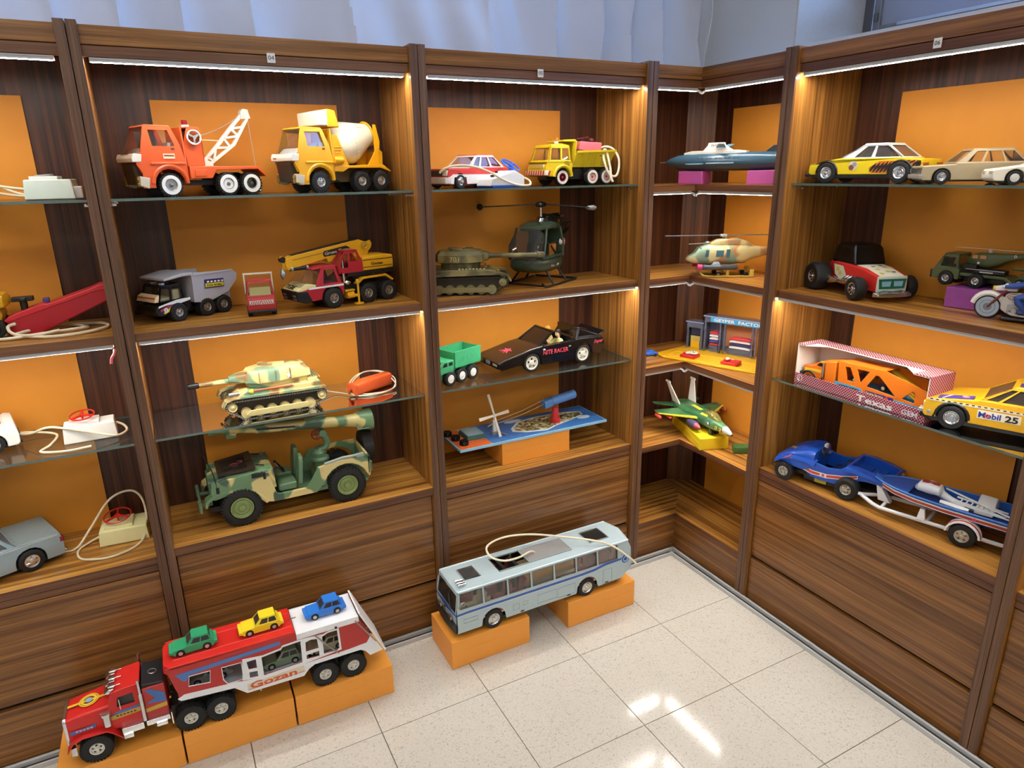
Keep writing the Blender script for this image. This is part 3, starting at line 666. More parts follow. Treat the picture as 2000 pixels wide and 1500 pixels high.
# ---- cabover lorry cab shared by the tow truck and the mixer
def cabover(t, paint, hw=.06, r=.031):
    arc = [(.040*cos(pi*i/8), .033+.040*sin(pi*i/8)) for i in range(9)]
    out = [(-.050, .034), (-.050, .082), (-.038, .135), (-.021, .181), (.048, .181), (.066, .116), (.080, .106), (.080, .084), (.068, .062), (.072, .024), (.040, .024)]+arc
    win = [(-.024, .131), (.034, .131), (.038, .172), (-.012, .172)]
    door = []
    part('cab', t, paint, *[s for y in (1, -1) for s in [sheet(out, [win], lambda a, b, d, y=y: (a, y*(hw-(.0 if b < .13 else (b-.13)*.14)-.004*d), b))]],
         prx([(-hw, .034), (hw, .034), (hw, .10), (hw-.006, .18), (-hw+.006, .18), (-hw, .10)], -.05, -.046), pr([(.066, .06), (.076, .085), (.070, .10), (.06, .1)], -hw+.004, hw-.004))
    part('roof', t, paint, pr([(-.021, .178), (-.019, .184), (.044, .185), (.05, .18)], -hw+.007, hw-.007), bevel=.002)
    each('sill_trim', t, paint, [box(-.046, .045, y*hw-.003, y*hw+.003, .083, .090) for y in (1, -1)], bevel=.002)
    each('wheel_arch', t, paint, [tube([(.045*cos(pi*i/10), y*(hw+.0005), .035+.045*sin(pi*i/10)) for i in range(11)], .005, 6) for y in (1, -1)])
    each('door_handle', t, P('#7a4015', .4), [box(-.022, -.013, y*hw-.0005, y*hw+.0012, .122, .1265) for y in (1, -1)])
    ws = lambda a, s, d: (.0485+(.0905-.0485)*s+.012*sin(pi*s)*.6-.0012*d, a*(hw-.007+.006*s)*(1 if abs(a) < 1 else 1), .181-.07*s)
    v = []; f = []
    ny, ns = 8, 5
    for j in range(ns+1):
        for i in range(ny+1):
            u = -1+2*i/ny; s = j/ns; bx = (1-abs(u)**4)*.012*s
            v.append((.050+.026*s+bx, u*(hw-.008+.007*s), .180-.070*s))
    for j in range(ns):
        for i in range(ny): q = j*(ny+1)+i; f.append((q, q+1, q+ny+2, q+ny+1))
    part('windscreen', t, CLEAR, (v, f))
    each('window_pane', t, CLEAR, [sheet(win, [], lambda a, b, d, y=y: (a, y*(hw-.006-(b-.13)*.14-.0006*d), b)) for y in (1, -1)])
    part('cowl', t, P('#efe6d6', .4), pr([(.064, .110), (.086, .112), (.091, .100), (.090, .090), (.068, .090)], -hw-.002, hw+.002), bevel=.002)
    part('grille', t, P('#4c4034', .45, .3), pr([(.064, .086), (.085, .086), (.079, .032), (.062, .032)], -hw+.018, hw-.018), *[box(.080, .0865-.0009*k, -hw+.02, hw-.02, .078-.006*k, .080-.006*k) for k in range(7)])
    each('bumper', t, P('#cfc5ad', .4), [pr([(.052, .05), (.077, .055), (.079, .03), (.057, .022)], y0, y0+.023) for y0 in (-hw-.001, hw-.022)], bevel=.002)
    each('headlamp', t, GOLD, [cyl((.078, y*(hw-.012), z), .0065, .008, 'x', 12) for y in (1, -1) for z in (.046, .034)])
    part('cab_floor', t, P('#3a3a3a', .6), box(-.046, .062, -hw+.004, hw-.004, .075, .08))
    for y in (.028, -.028): seat(t, WHT, -.012, y, .082, .034, .062, .03)
    part('dashboard', t, WHT, pr([(.04, .1), (.04, .115), (.05, .128), (.068, .112), (.068, .1)], -hw+.006, hw-.006), bevel=.003)
    steering(t, (.034, .028, .13), .012, BLK, tilty=-50, r=.0012)
    part('chassis', t, P('#241a14', .5), box(-.26, .06, -.02, .02, .028, .042))

# ---- orange tow truck
OR1 = P('#e8602a', .35); CRB = P('#efe8d4', .45)
t = thing('toy_tow_truck', 'orange toy tow truck with a cream lattice boom and whitewall tyres', 'toy truck')
cabover(t, OR1); hw = .06
for s in (1, -1):
    for x in (0, -.160, -.230): wheel(t, x, s*.048, .0305, .025, 'holes', P('#8d8880', .3, .8), .0165, 22, P('#f0eee8', .4))
part('bed', t, OR1, pr([(-.055, .079), (-.258, .079), (-.260, .070), (-.130, .068), (-.116, .046), (-.055, .046)], -hw, hw), bevel=.002)
part('tail_ramp', t, OR1, pr([(-.256, .079), (-.280, .052), (-.276, .049), (-.252, .072)], -hw, hw), bevel=.001)
part('locker', t, OR1, box(-.10, -.068, hw-.001, hw+.002, .052, .070), box(-.10, -.068, -hw-.002, -hw+.001, .052, .070), bevel=.001)
part('tower', t, OR1, *[sheet([(-.056, .08), (-.052, .14), (-.066, .182), (-.098, .182), (-.104, .14), (-.104, .08)], [], lambda a, b, d, y=y: (a, y*(.05-.003*d), b)) for y in (1, -1)], pr([(-.104, .08), (-.10, .08), (-.10, .14), (-.095, .182), (-.099, .182), (-.104, .14)], -.05, .05), box(-.098, -.066, -.05, .05, .179, .183), bevel=.001)
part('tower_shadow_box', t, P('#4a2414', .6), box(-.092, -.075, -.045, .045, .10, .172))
k = part('crank', t, CHROME, ring((-.080, .056, .155), .017, .0026, 'y', 20), *[bar((-.080, .056, .155), (-.080+.016*cos(a), .056, .155+.016*sin(a)), .006) for a in (.5, 2.6, 4.71)], cyl((-.080, .057, .155), .005, .01, 'y'))
part('rim', k, WHT, ring((-.080, .058, .155), .0185, .0018, 'y', 20))
part('beacon_base', t, WHT, cyl((-.082, .0, .187), .011, .006)); part('beacon', t, P('#8c1822', .2), cyl((-.082, 0, .196), .0075, .013))
CH = [(-.114, .086), (-.168, .138), (-.230, .204), (-.258, .230)]; CL = [(-.138, .086), (-.216, .140), (-.266, .214)]
bm = lambda p, q, w=.007: sheet([(p[0]+(q[1]-p[1])/math.hypot(q[0]-p[0], q[1]-p[1])*w*k*.5, p[1]-(q[0]-p[0])/math.hypot(q[0]-p[0], q[1]-p[1])*w*k*.5) for k in (1,)]+[(q[0]+(q[1]-p[1])/math.hypot(q[0]-p[0], q[1]-p[1])*w*.5, q[1]-(q[0]-p[0])/math.hypot(q[0]-p[0], q[1]-p[1])*w*.5), (q[0]-(q[1]-p[1])/math.hypot(q[0]-p[0], q[1]-p[1])*w*.5, q[1]+(q[0]-p[0])/math.hypot(q[0]-p[0], q[1]-p[1])*w*.5), (p[0]-(q[1]-p[1])/math.hypot(q[0]-p[0], q[1]-p[1])*w*.5, p[1]+(q[0]-p[0])/math.hypot(q[0]-p[0], q[1]-p[1])*w*.5)], [], lambda a, b, d: (a, -.005+.010*d, b))
part('boom', t, CRB, *[bm(CH[k], CH[k+1], .009) for k in range(3)], *[bm(CL[k], CL[k+1], .008) for k in range(2)], *[bm(p, q, .006) for p, q in (((-.132, .104), (-.150, .094)), ((-.150, .094), (-.160, .130)), ((-.160, .130), (-.205, .132)), ((-.186, .157), (-.205, .132)), ((-.186, .157), (-.232, .164)), ((-.212, .184), (-.232, .164)), ((-.212, .184), (-.250, .190)))],
     sheet([(-.245, .212), (-.246, .232), (-.254, .240), (-.268, .238), (-.274, .214)], [], lambda a, b, d: (a, -.008+.016*d, b)), sheet([(-.108, .08), (-.112, .094), (-.124, .098), (-.145, .09), (-.145, .08)], [], lambda a, b, d: (a, -.007+.014*d, b)))
part('chain', t, P('#c8bfae', .35, .6), tube([(-.090, .03, .158), (-.13, .02, .167), (-.19, .01, .19), (-.258, .0, .228)], .0011, 5, smooth=5), tube([(-.268, 0, .214), (-.275, 0, .10), (-.284, .0, .012)], .0013, 5))
part('stay', t, P('#e0c9a0', .4), bar((-.098, .02, .151), (-.168, .012, .15), .0025))
part('hook', t, STEEL, tube([(-.284, 0, .014), (-.282, 0, .007), (-.272, .002, .0035), (-.261, .004, .004)], [.004, .005, .004, .002], 8))
q = part('badge', t, P('#f0d9b0', .5), box(-.020, .010, hw-.0005, hw+.0012, .099, .112)); part('badge_stripe', q, P('#b23a1c', .5), box(-.018, .008, hw+.0010, hw+.0016, .105, .1085))
put(t, 180+18, (0, .06), (-1.806, .075), 1.588)

# ---- yellow cement mixer
YM = P('#f2b01a', .35)
t = thing('toy_cement_mixer', 'yellow toy cement mixer lorry with a white drum on the upper glass shelf', 'toy truck')
cabover(t, YM)
for s in (1, -1):
    for x in (0, -.146, -.218): wheel(t, x, s*.048, .0305, .027, 'holes', P('#d8d6d0', .25, .8), .0145, 26)
part('bed', t, YM, pr([(-.05, .075), (-.228, .080), (-.258, .060), (-.256, .057), (-.218, .069), (-.10, .069), (-.08, .058), (-.05, .06)], -.06, .06), bevel=.002)
part('underframe', t, P('#6b5428', .5), pr([(-.05, .064), (-.20, .064), (-.185, .028), (-.09, .028), (-.06, .045)], -.024, .024))
part('engine_housing', t, YM, pr([(-.05, .06), (-.052, .165), (-.070, .165), (-.095, .10), (-.108, .072), (-.06, .07)], -.055, .055), *[box(-.085+.004*k, -.058, .0545, .0565, .128-.008*k, .131-.008*k) for k in range(3)], bevel=.002)
part('water_tank', t, P('#efe8d8', .4), pr([(-.008, .19), (-.006, .228), (-.046, .236), (-.05, .19)], -.056, .056), bevel=.003)
part('hopper', t, YM, pr([(-.040, .186), (-.042, .237), (-.068, .233), (-.080, .186)], -.058, .058), bevel=.003)
part('side_tank', t, YM, cyl((-.066, .058, .092), .011, .03, 'x', 14), bevel=.002)
ax0 = Vector((-.072, 0, .122)); tl = radians(20)
def drum(s, r, n=28):
    cx, cz = ax0.x-s*cos(tl), ax0.z+s*sin(tl)
    return [(cx+r*sin(tl)*cos(2*pi*i/n), r*sin(2*pi*i/n), cz+r*cos(tl)*cos(2*pi*i/n)) for i in range(n)]
part('drum', t, P('#eee6cc', .4), loft([drum(s, r) for s, r in ((0, .02), (.002, .036), (.040, .061), (.060, .064), (.066, .064), (.080, .060), (.130, .040), (.152, .032), (.154, .02))]))
gm = []
for i in range(40):
    a = 2*pi*i/40; o = drum(.063, .0648, 40)[i]; gm.append(sph(o, .0022, .0016, .0022, 6, 5))
part('drum_gear', t, P('#d8d2bd', .45), *gm)
part('drum_ring', t, YM, tf(ring((0, 0, 0), .035, .004, 'x', 24), lambda x, y, z: (ax0.x-.152*cos(tl)+x*cos(tl)+z*sin(tl), y, ax0.z+.152*sin(tl)-x*sin(tl)+z*cos(tl))))
part('rear_frame', t, YM, *[sheet([(-.212, .079), (-.230, .079), (-.238, .15), (-.226, .20), (-.216, .20), (-.217, .12), (-.188, .079)], [], lambda a, b, d, y=y: (a, y*(.036-.004*d), b)) for y in (1, -1)], pr([(-.226, .079), (-.248, .079), (-.250, .118), (-.238, .126), (-.228, .12)], -.03, .03), bevel=.001)
part('lettering', t, P('#b8412c', .5), txt('Sanson', .012, lambda a, b, d: (-.152-a, .0375-a*.12-b*.55+.005, .1865+b*.6+a*.12), w=.022), label='small red maker lettering on the drum')
part('lettering', t, P('#b8412c', .5), txt('Sanson', .006, lambda a, b, d: (.0915+d, -.045+a, .0965+b), w=.02))
put(t, 180+18, (0, .06), (-1.400, .075), 1.588)

# ---- grey dumper with black cab
t = thing('toy_dumper', 'grey toy dumper with a black cab and a purple and yellow sticker', 'toy truck')
hw = .05; GB = P('#b3b1b6', .38)
for s in (1, -1):
    for x in (0, -.092, -.150): wheel(t, x, s*.045, .026, .028, 'holes', P('#b5b0a8', .25, .8), .0125, 20)
arc = [(.031*cos(pi*i/8), .028+.031*sin(pi*i/8)) for i in range(9)]
part('cab_body', t, BLKG, pr([(-.045, .035), (-.045, .062), (-.03, .066), (.062, .050), (.068, .036), (.058, .022), (.034, .022)]+arc, -hw, hw), bevel=.002)
cabin(t, BLKG, .060, .105, -.028, .052, -.024, .036, .047, .042, wins=((.08, .48), (.56, .95)), gl=CLEAR, th=.003)
part('cab_interior', t, P('#dccf98', .5), box(-.022, .0, -.036, .036, .061, .090), box(.0, .04, -.036, .036, .061, .070), bevel=.003); part('roof_rack', t, CHROME, *[box(.012, .03, y-.005, y+.005, .1075, .112) for y in (-.02, .02)], box(.016, .026, -.03, .03, .107, .110), bevel=.001)
part('front_panel', t, P('#e8cfa0', .4), pr([(.049, .061), (.064, .062), (.058, .076), (.046, .082)], -.045, .045), bevel=.001)
each('stripe', t, P('#c8442a', .4), [pr([(.0585-.0009*k, .0745-.0045*k), (.0602-.0003*k, .0745-.0045*k), (.0612-.0003*k, .0718-.0045*k), (.060-.0009*k, .0718-.0045*k)], -.044, .044) for k in range(2)])
each('bonnet_band', t, WHT, [sheet([(-.044, .056), (-.044, .063), (.0, .062), (.055, .051), (.058, .045), (.03, .051), (-.01, .05)], [], lambda a, b, d, y=y: (a, y*(hw+.0006*d), b)) for y in (1, -1)])
each('flame_decal', t, P('#e3d23a', .4), [sheet([(-.005, .046), (.02, .045), (.045, .030), (.04, .026), (.02, .034)], [], lambda a, b, d, y=y: (a, y*(hw+.0008*d), b)) for y in (1, -1)])
each('flame_decal', t, P('#a3305a', .4), [sheet([(.0, .049), (.028, .049), (.052, .040), (.052, .033), (.03, .042)], [], lambda a, b, d, y=y: (a, y*(hw+.0009*d), b)) for y in (1, -1)])
q = part('number_disc', t, WHT, cyl((.036, hw+.001, .0375), .0065, .0012, 'y')); part('digit', q, BLK, txt('3', .010, LS(.0388, hw+.0016, .0342)))
part('chassis', t, BLK, box(-.175, .05, -.022, .022, .018, .036)); part('tank', t, GB, box(-.185, -.155, -.044, .044, .04, .068), bevel=.002)
sd = [(-.052, .046), (-.052, .112), (-.056, .134), (-.19, .126), (-.205, .115), (-.202, .095), (-.17, .062), (-.10, .040)]
part('tipper', t, GB, *[sheet(sd, [], lambda a, b, d, y=y: (a, y*(.057+(b-.05)*.06-.003*d), b)) for y in (1, -1)], pr([(-.10, .040), (-.052, .046), (-.052, .05), (-.10, .045), (-.17, .067), (-.202, .1), (-.204, .095), (-.17, .062)], -.057, .057),
     prx([(-.057, .046), (.057, .046), (.061, .134), (-.061, .134)], -.055, -.052), box(-.19, -.056, .056, .064, .124, .129), bevel=.001)
part('canopy', t, GB, pr([(-.054, .126), (-.058, .136), (-.03, .137), (.034, .127), (.034, .120), (-.028, .127)], -.061, .061), bevel=.002)
each('rib', t, GB, [box(-.08-.022*k, -.068-.022*k, .0605, .0618, .117-.0008*k, .119-.0008*k) for k in range(6)])
q = part('sticker', t, P('#3d2460', .4), sheet([(-.09, .083), (-.155, .080), (-.155, .106), (-.09, .109)], [], lambda a, b, d: (a, .0588+(b-.05)*.06+.0006*d, b)))
part('band', q, P('#e2d430', .4), sheet([(-.092, .086), (-.153, .083), (-.153, .094), (-.092, .097)], [], lambda a, b, d: (a, .0594+(b-.05)*.06+.0006*d, b)))
part('lettering', q, BLK, txt('ROAD WORKS', .0085, lambda a, b, d: (-.096-a, .0601+(.04+b)*.06+d, .0880+b-.05*a), w=.052))
each('dash', q, WHT, [box(-.105-.012*k, -.098-.012*k, .0618, .0630, .099-.0006*k, .1035-.0006*k) for k in range(5)])
put(t, 180+30, (0, .058), (-1.836, .118), 1.2358)

# ---- little red pick-up facing the viewer
RV = P('#b5282a', .35)
t = thing('toy_van', 'small red toy pick-up facing forward between the grey dumper and the crane lorry', 'toy truck')
part('cab_body', t, RV, pr([(-.075, .02), (-.075, .05), (-.03, .05), (.03, .052), (.036, .036), (.034, .014), (-.07, .014)], -.034, .034), bevel=.003)
cabin(t, RV, .050, .088, -.02, .032, -.016, .022, .034, .029, wins=((.1, .9),), gl=CLEAR, th=.0025)
part('dashboard', t, P('#e6dc90', .4), pr([(.005, .05), (.01, .072), (.022, .06), (.028, .05)], -.026, .026), bevel=.002)
part('grille', t, P('#d8d6cf', .3, .5), box(.034, .0375, -.029, .029, .030, .041), bevel=.001)
part('grille_bar', t, RV, *[rot(box(.0368, .0382, y-.0008, y+.0008, .030, .041), (25 if y > 0 else -25), 'x', (.037, y, .0355)) for y in [-.024+.0053*k for k in range(10)]])
part('bumper', t, BLK, box(.028, .040, -.033, .033, .010, .017), bevel=.002); part('cargo_rail', t, P('#e9e6da', .4), bar((-.035, -.036, .10), (-.035, .036, .10), .004), bar((-.035, .034, .05), (-.035, .034, .10), .003), bar((-.035, -.034, .05), (-.035, -.034, .10), .003))
each('side_mark', t, WHT, [box(-.02, .01, y*.034-.0006, y*.034+.0006, .025, .036) for y in (1, -1)])
axles(t, (.014, -.05), .029, .0135, .012, kind='plain', mat=BLK)
put(t, 264, (.014, 0), (-1.612, .085), 1.2358); t.scale = (1.18, 1.18, 1.18)

# ---- red and yellow crane lorry
RC = P('#b02430', .35); YC = P('#e0a51c', .35)
t = thing('toy_crane_lorry', 'red and yellow toy crane lorry with a long yellow boom over its cab', 'toy truck')
hw = .052
for s in (1, -1):
    for x in (0, -.126, -.205): wheel(t, x, s*.046, .0315, .030, 'holes', P('#a9a49a', .25, .8), .0155, 20)
arc = [(.037*cos(pi*i/8), .033+.037*sin(pi*i/8)) for i in range(9)]
part('cab_body', t, RC, pr([(-.042, .04), (-.042, .075), (.055, .070), (.115, .062), (.108, .036), (.085, .028), (.037, .030)]+arc, -hw, hw), bevel=.002)
cabin(t, RC, .072, .128, -.038, .055, -.022, .028, .049, .042, wins=(((.14, .1), (.72, .1), (.78, .86), (.18, .86)),), gl=CLEAR, th=.003, front=False)
part('windscreen', t, CLEAR, hexa([(.054, -.046, .073), (.105, -.046, .072), (.105, .046, .072), (.054, .046, .073)], [(.03, -.04, .127), (.06, -.04, .122), (.06, .04, .122), (.03, .04, .127)]))
part('dashboard', t, P('#e6d898', .4), pr([(.05, .062), (.052, .078), (.085, .084), (.117, .066), (.115, .06)], -.048, .048), bevel=.002)
part('lettering', t, P('#2a1c14', .5), txt('TIGRE', .026, lambda a, b, d: (.1165-b*.87+d*.4, -.040+a, .0672+b*.49+d+.0006), w=.060))
part('roof_visor', t, RC, pr([(.024, .126), (.028, .131), (.062, .126), (.06, .123)], -.043, .043), bevel=.001)
part('bumper', t, BLK, pr([(.085, .062), (.122, .064), (.116, .032), (.09, .024), (.07, .03)], -hw-.001, hw+.001), bevel=.002)
each('headlamp', t, STEEL, [box(.1165, .1205, y-.010, y+.010, z, z+.006) for y in (.032, -.032) for z in (.046, .036)])
each('stripe', t, WHT, [box(-.041, .08, y*hw-.0004, y*hw+.0008, .066, .0715) for y in (1, -1)])
part('exhaust', t, CHROME, cyl((-.048, .044, .10), .0045, .055), cyl((-.048, .044, .138), .003, .025), sph((-.048, .044, .152), .0045))
part('headlamp_cap', t, CHROME, sph((-.058, .046, .072), .012, .008, .008))
part('chassis', t, BLK, box(-.24, .06, -.034, .034, .032, .062))
each('rear_deck', t, YC, [sheet([(-.085, .066), (-.11, .084), (-.20, .086), (-.228, .066), (-.222, .062), (-.198, .08), (-.112, .078), (-.09, .062)], [], lambda a, b, d, y=y: (a, y*(.056-.02*d), b)) for y in (1, -1)])
part('outrigger', t, YC, box(-.075, -.05, .02, .056, .022, .042), box(-.08, -.046, .03, .052, .044, .049), cyl((-.086, .062, .04), .0035, .07), cyl((-.086, .062, .0035), .016, .005, n=18), cyl((-.086, .062, .075), .006, .012), box(-.09, -.05, .05, .064, .026, .034), bevel=.001)
part('turntable', t, BLK, prz([(-.04, -.05), (-.06, .05), (-.24, .05), (-.24, -.05)], .09, .102), cyl((-.12, 0, .084), .034, .014))
part('machine_house', t, YC, loft([rr(-.118, .047, .102, .146, .2), rr(-.20, .047, .102, .150, .2), rr(-.236, .046, .102, .146, .35)]), bevel=.001)
each('house_stripe', t, BLK, [box(-.234, -.12, .0468, .0478, z, z+.002) for z in (.112, .135)])
part('lettering', t, BLK, txt('Gozan', .013, LS(-.150, .0474, .1185), w=.045, off=.0003))
cb = [(-.040, .102), (-.028, .130), (-.055, .170), (-.098, .172), (-.116, .135), (-.118, .102)]
part('crane_cab', t, RC, *[sheet(cb, [[(-.040, .118), (-.036, .130), (-.056, .163), (-.064, .163), (-.064, .120)], [(-.072, .136), (-.072, .163), (-.094, .164), (-.106, .138)]], lambda a, b, d, y=y: (a, y+(.002 if d else 0), b)) for y in (.012, .048)], box(-.1, -.056, .012, .05, .169, .173), pr([(-.03, .102), (-.028, .128), (-.032, .128), (-.036, .102)], .012, .05), *[bar((-.028, y, .13), (-.055, y, .17), .003) for y in (.014, .031, .048)])
part('crane_seat', t, BLK, box(-.10, -.07, .02, .042, .104, .13), bevel=.003)
bo = [(.118, .128), (.126, .140), (.122, .158), (.10, .168), (-.135, .198), (-.158, .190), (-.165, .160), (-.150, .125), (-.13, .104), (-.108, .104), (-.112, .150), (-.06, .155), (-.02, .145), (-.022, .136), (-.030, .136), (-.034, .146)]
bo = [(.118, .126), (.124, .140), (.121, .160), (.10, .168), (-.135, .200), (-.160, .190), (-.170, .165), (-.158, .130), (-.135, .104), (-.112, .104), (-.100, .158), (-.045, .152), (-.03, .138), (-.018, .138), (-.014, .149)]
part('boom', t, YC, pr(bo, -.022, .008), bevel=.002)
part('boom_top', t, BLK, pr([(.10, .1685), (-.135, .2005), (-.135, .2025), (.10, .1705)], -.019, .005))
part('boom_line', t, P('#8a6310', .5), pr([(.10, .154), (-.07, .176), (-.07, .178), (.10, .156)], .008, .009))
q = part('sticker', t, BLK, sheet([(-.002, .163), (-.006, .155), (-.096, .164), (-.098, .178), (-.085, .184), (-.006, .173)], [], lambda a, b, d: (a, .0082+.0008*d, b)))
part('lettering', q, P('#e8d9b0', .4), txt('Gruas Tigre', .014, lambda a, b, d: (-.008-a, .0092+d, .1600+b+.110*a), w=.086))
part('winch_wheel', t, P('#c79b2a', .35, .3), ring((-.152, .012, .180), .010, .003, 'y', 18), cyl((-.152, .011, .180), .004, .006, 'y'), sph((-.152, .012, .18), .007, .003, .007)); part('pulley', t, YC, pr([(-.162, .178), (-.168, .190), (-.182, .194), (-.188, .182), (-.184, .170), (-.175, .160), (-.166, .166)], -.006, .0), bevel=.001)
part('boom_head', t, YC, pr([(.118, .128), (.128, .130), (.134, .162), (.126, .166), (.117, .15)], -.012, -.003), cyl((.124, -.007, .134), .007, .009, 'y'), cyl((.128, -.007, .16), .008, .009, 'y'))
part('rope_pulley', t, BLK, cyl((.128, -.007, .158), .009, .016, 'y')); part('hose_reel', t, BLK, cyl((.08, .004, .128), .006, .05, 'x', 12)); part('reel_cap', t, STEEL, cyl((.055, .004, .128), .0085, .006, 'x', 12), cyl((.106, .004, .128), .0085, .006, 'x', 12))
part('hook_block', t, STEEL, lathe([(.001, .0), (.004, .004), (.009, .014), (.0095, .02), (.006, .028), (.002, .036)], (.13, -.007, .096), 'z', 14), bar((.13, -.007, .13), (.13, -.007, .15), .002), tube([(.13, -.007, .096), (.13, -.007, .088), (.127, -.007, .085)], .0012, 6))
put(t, 180+16, (0, .058), (-1.394, .075), 1.2358)

# ================================================================== cabinet 04, lower half
CAMOT = camo('tank_camouflage', ['#cdbc80', '#748f74', '#8a7048'], 15., .03, (.51, .56))
CAMOJ = camo('jeep_camouflage', ['#66855f', '#d3c182', '#43594a'], 12., .02, (.53, .60))
CAMOO = camo('olive_camouflage', ['#6c6440', '#958a5a', '#4e4a30'], 14., .05)
TRK = P('#a09c90', .4, .3); TRKD = P('#3c3a33', .45, .3)
def track_run(x0, x1, zt, r0, r1, zr0, zr1, step):
    """centre-line of a track: along the ground, round the end wheels, back along the top; returns points"""
    pts = []
    return pts
def tank(name, label, hull, wheelm, trackm, L, hw, cat='toy tank', barb=None):
    """hull in local x forward; track loop built of separate links joined into one belt"""
    t = thing(name, label, cat)
    a = L/2; tw = .022
    # belt outline (x,z): flat on ground, raised end wheels
    loop = []
    rf, rg = .017, .019
    xf, zf = a-.022, .044; xr, zr = -a+.022, .041; gx0, gx1 = -a+.06, a-.06
    def arcp(cx, cz, r, a0, a1, n=6): return [(cx+r*cos(radians(a0+(a1-a0)*i/n)), cz+r*sin(radians(a0+(a1-a0)*i/n))) for i in range(n+1)]
    loop = arcp(gx0, rg, rg, 215, 270, 3)+arcp(gx1, rg, rg, 270, 325, 3)+arcp(xf, zf, rf, -40, 100)+arcp(xr, zr, rf, 80, 220)
    P2 = [Vector((x, 0, z)) for x, z in loop]; m = len(P2); seg = []; tot = 0
    for i in range(m): d = (P2[(i+1) % m]-P2[i]).length; seg.append(d); tot += d
    n = int(tot/.0078); link = []
    for k in range(n):
        s = tot*k/n; i = 0
        while s > seg[i]: s -= seg[i]; i += 1
        p = P2[i].lerp(P2[(i+1) % m], s/seg[i]); tg = (P2[(i+1) % m]-P2[i]).normalized(); link.append((p, math.atan2(tg.z, tg.x)))
    for s in (1, -1):
        y = s*(hw-tw/2)
        sh = [tube([(p.x, y, p.z) for p in P2], .0016, 4, closed=True)]
        sh = []
        for p, an in link:
            b = box(-.0030, .0030, -tw/2, tw/2, -.0016, .0016); c = box(-.0012, .0012, -tw/2, tw/2, -.0030, .001)
            for q in (b, c): sh.append(mv(tf(q, lambda x, yy, z: (x*cos(an)-z*sin(an), yy, x*sin(an)+z*cos(an))), (p.x, y, p.z)))
            for yy in (-.0075, .0075): sh.append(mv(sph((0, 0, 0), .0026, .002, .0026, 6, 4), (p.x, y+yy, p.z)))
        part('track', t, trackm, *sh, kind='stuff')
        for x, z, r in ((xf, zf, rf-.003), (xr, zr, rf-.003)):
            o = part('end_wheel', t, wheelm, lathe([(r*.9, -tw*.4), (r, tw*.3), (r*.93, tw*.52), (r*.75, tw*.42), (r*.5, tw*.45), (r*.25, tw*.6)], (x, 0, z), 'y'), bevel=0)
            o.location = (0, y, 0)
            if s < 0: o.rotation_euler = (0, 0, pi); o.location = (2*x, y, 0)
        for k in range(6):
            x = gx0+(gx1-gx0)*k/5; o = part('road_wheel', t, wheelm, lathe([(rg-.003, -tw*.4), (rg-.003, tw*.36), (rg*.6, tw*.3), (rg*.2, tw*.4)], (x, y, rg), 'y', 18) if s > 0 else mir(lathe([(rg-.003, -tw*.4), (rg-.003, tw*.36), (rg*.6, tw*.3), (rg*.2, tw*.4)], (x, hw-tw/2, rg), 'y', 18)))
        part('skirt_bar', t, barb or wheelm, prx([(s*(hw-.006), .011), (s*(hw+.003), .011), (s*(hw+.003), .029), (s*(hw-.006), .029)], gx0+.012, gx1-.004) if 0 else sheet([(gx0+.004, .014), (gx0+.014, .010), (gx1-.008, .010), (gx1+.002, .016), (gx1-.010, .028), (gx0+.012, .028)], [], lambda x, z, d: (x, s*(hw-.002+.006*d), z)), bevel=.001)
        # mudguard
        part('mudguard', t, hull, sheet([(-a+.006, .068), (-a-.004, .052), (-a-.001, .050), (-a+.010, .064), (a-.03, .070), (a-.008, .064), (a+.004, .046), (a+.008, .048), (a-.002, .068), (a-.03, .0745), (-a+.02, .072)], [], lambda x, z, d: (x, s*((hw-tw-.004) if d else hw+.004), z)))
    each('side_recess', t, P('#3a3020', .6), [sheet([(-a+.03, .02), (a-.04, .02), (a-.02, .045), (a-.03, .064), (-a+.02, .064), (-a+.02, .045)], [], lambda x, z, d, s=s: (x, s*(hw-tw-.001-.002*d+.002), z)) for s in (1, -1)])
    part('hull', t, hull, pr([(-a+.02, .018), (a-.04, .018), (a-.014, .05), (a-.05, .082), (-a+.03, .085), (-a+.008, .06)], -hw+tw+.001, hw-tw-.001), bevel=.003)
    part('deck', t, hull, pr([(-a+.012, .066), (a-.03, .068), (a-.07, .084), (-a+.022, .086)], -hw+.012, hw-.012), bevel=.002)
    return t, a

# ---- camouflage tank on the lower glass shelf
t, a = tank('toy_tank', 'sand and green camouflage toy tank with a long black-tipped gun', CAMOT, P('#ddcb8d', .4), TRK, .315, .075, barb=P('#e0cf8e', .4))
part('turret', t, CAMOT, loft([[(x*k+.0, y*k, z) for x, y in ((.095, .0), (.085, .03), (.05, .055), (-.01, .058), (-.06, .045), (-.115, .038), (-.118, 0), (-.115, -.038), (-.06, -.045), (-.01, -.058), (.05, -.055), (.085, -.03))] for k, z in ((.86, .086), (.9, .098), (1.0, .103), (.97, .125), (.86, .140), (.55, .146))]), bevel=.001)
part('mantlet', t, CAMOT, loft([rr(.075, .03, .100, .132, .4), rr(.11, .022, .104, .128, .6), rr(.13, .014, .107, .123, .8)]))
part('gun', t, CAMOT, cyl((.17, 0, .110), .0085, .10, 'x', 16, .0075), bevel=0); part('muzzle', t, BLK, lathe([(.0075, 0), (.0095, .004), (.0095, .03), (.0065, .034)], (.215, 0, .110), 'x', 16))
part('hatch', t, CAMOT, cyl((-.02, .015, .148), .02, .008, n=18), cyl((.025, -.02, .146), .014, .008, n=16), bevel=.002)
each('turret_rib', t, P('#8c7a55', .5), [box(x, x+.002, .03, .0585, .105, .138) for x in (.045, -.005, -.05)])
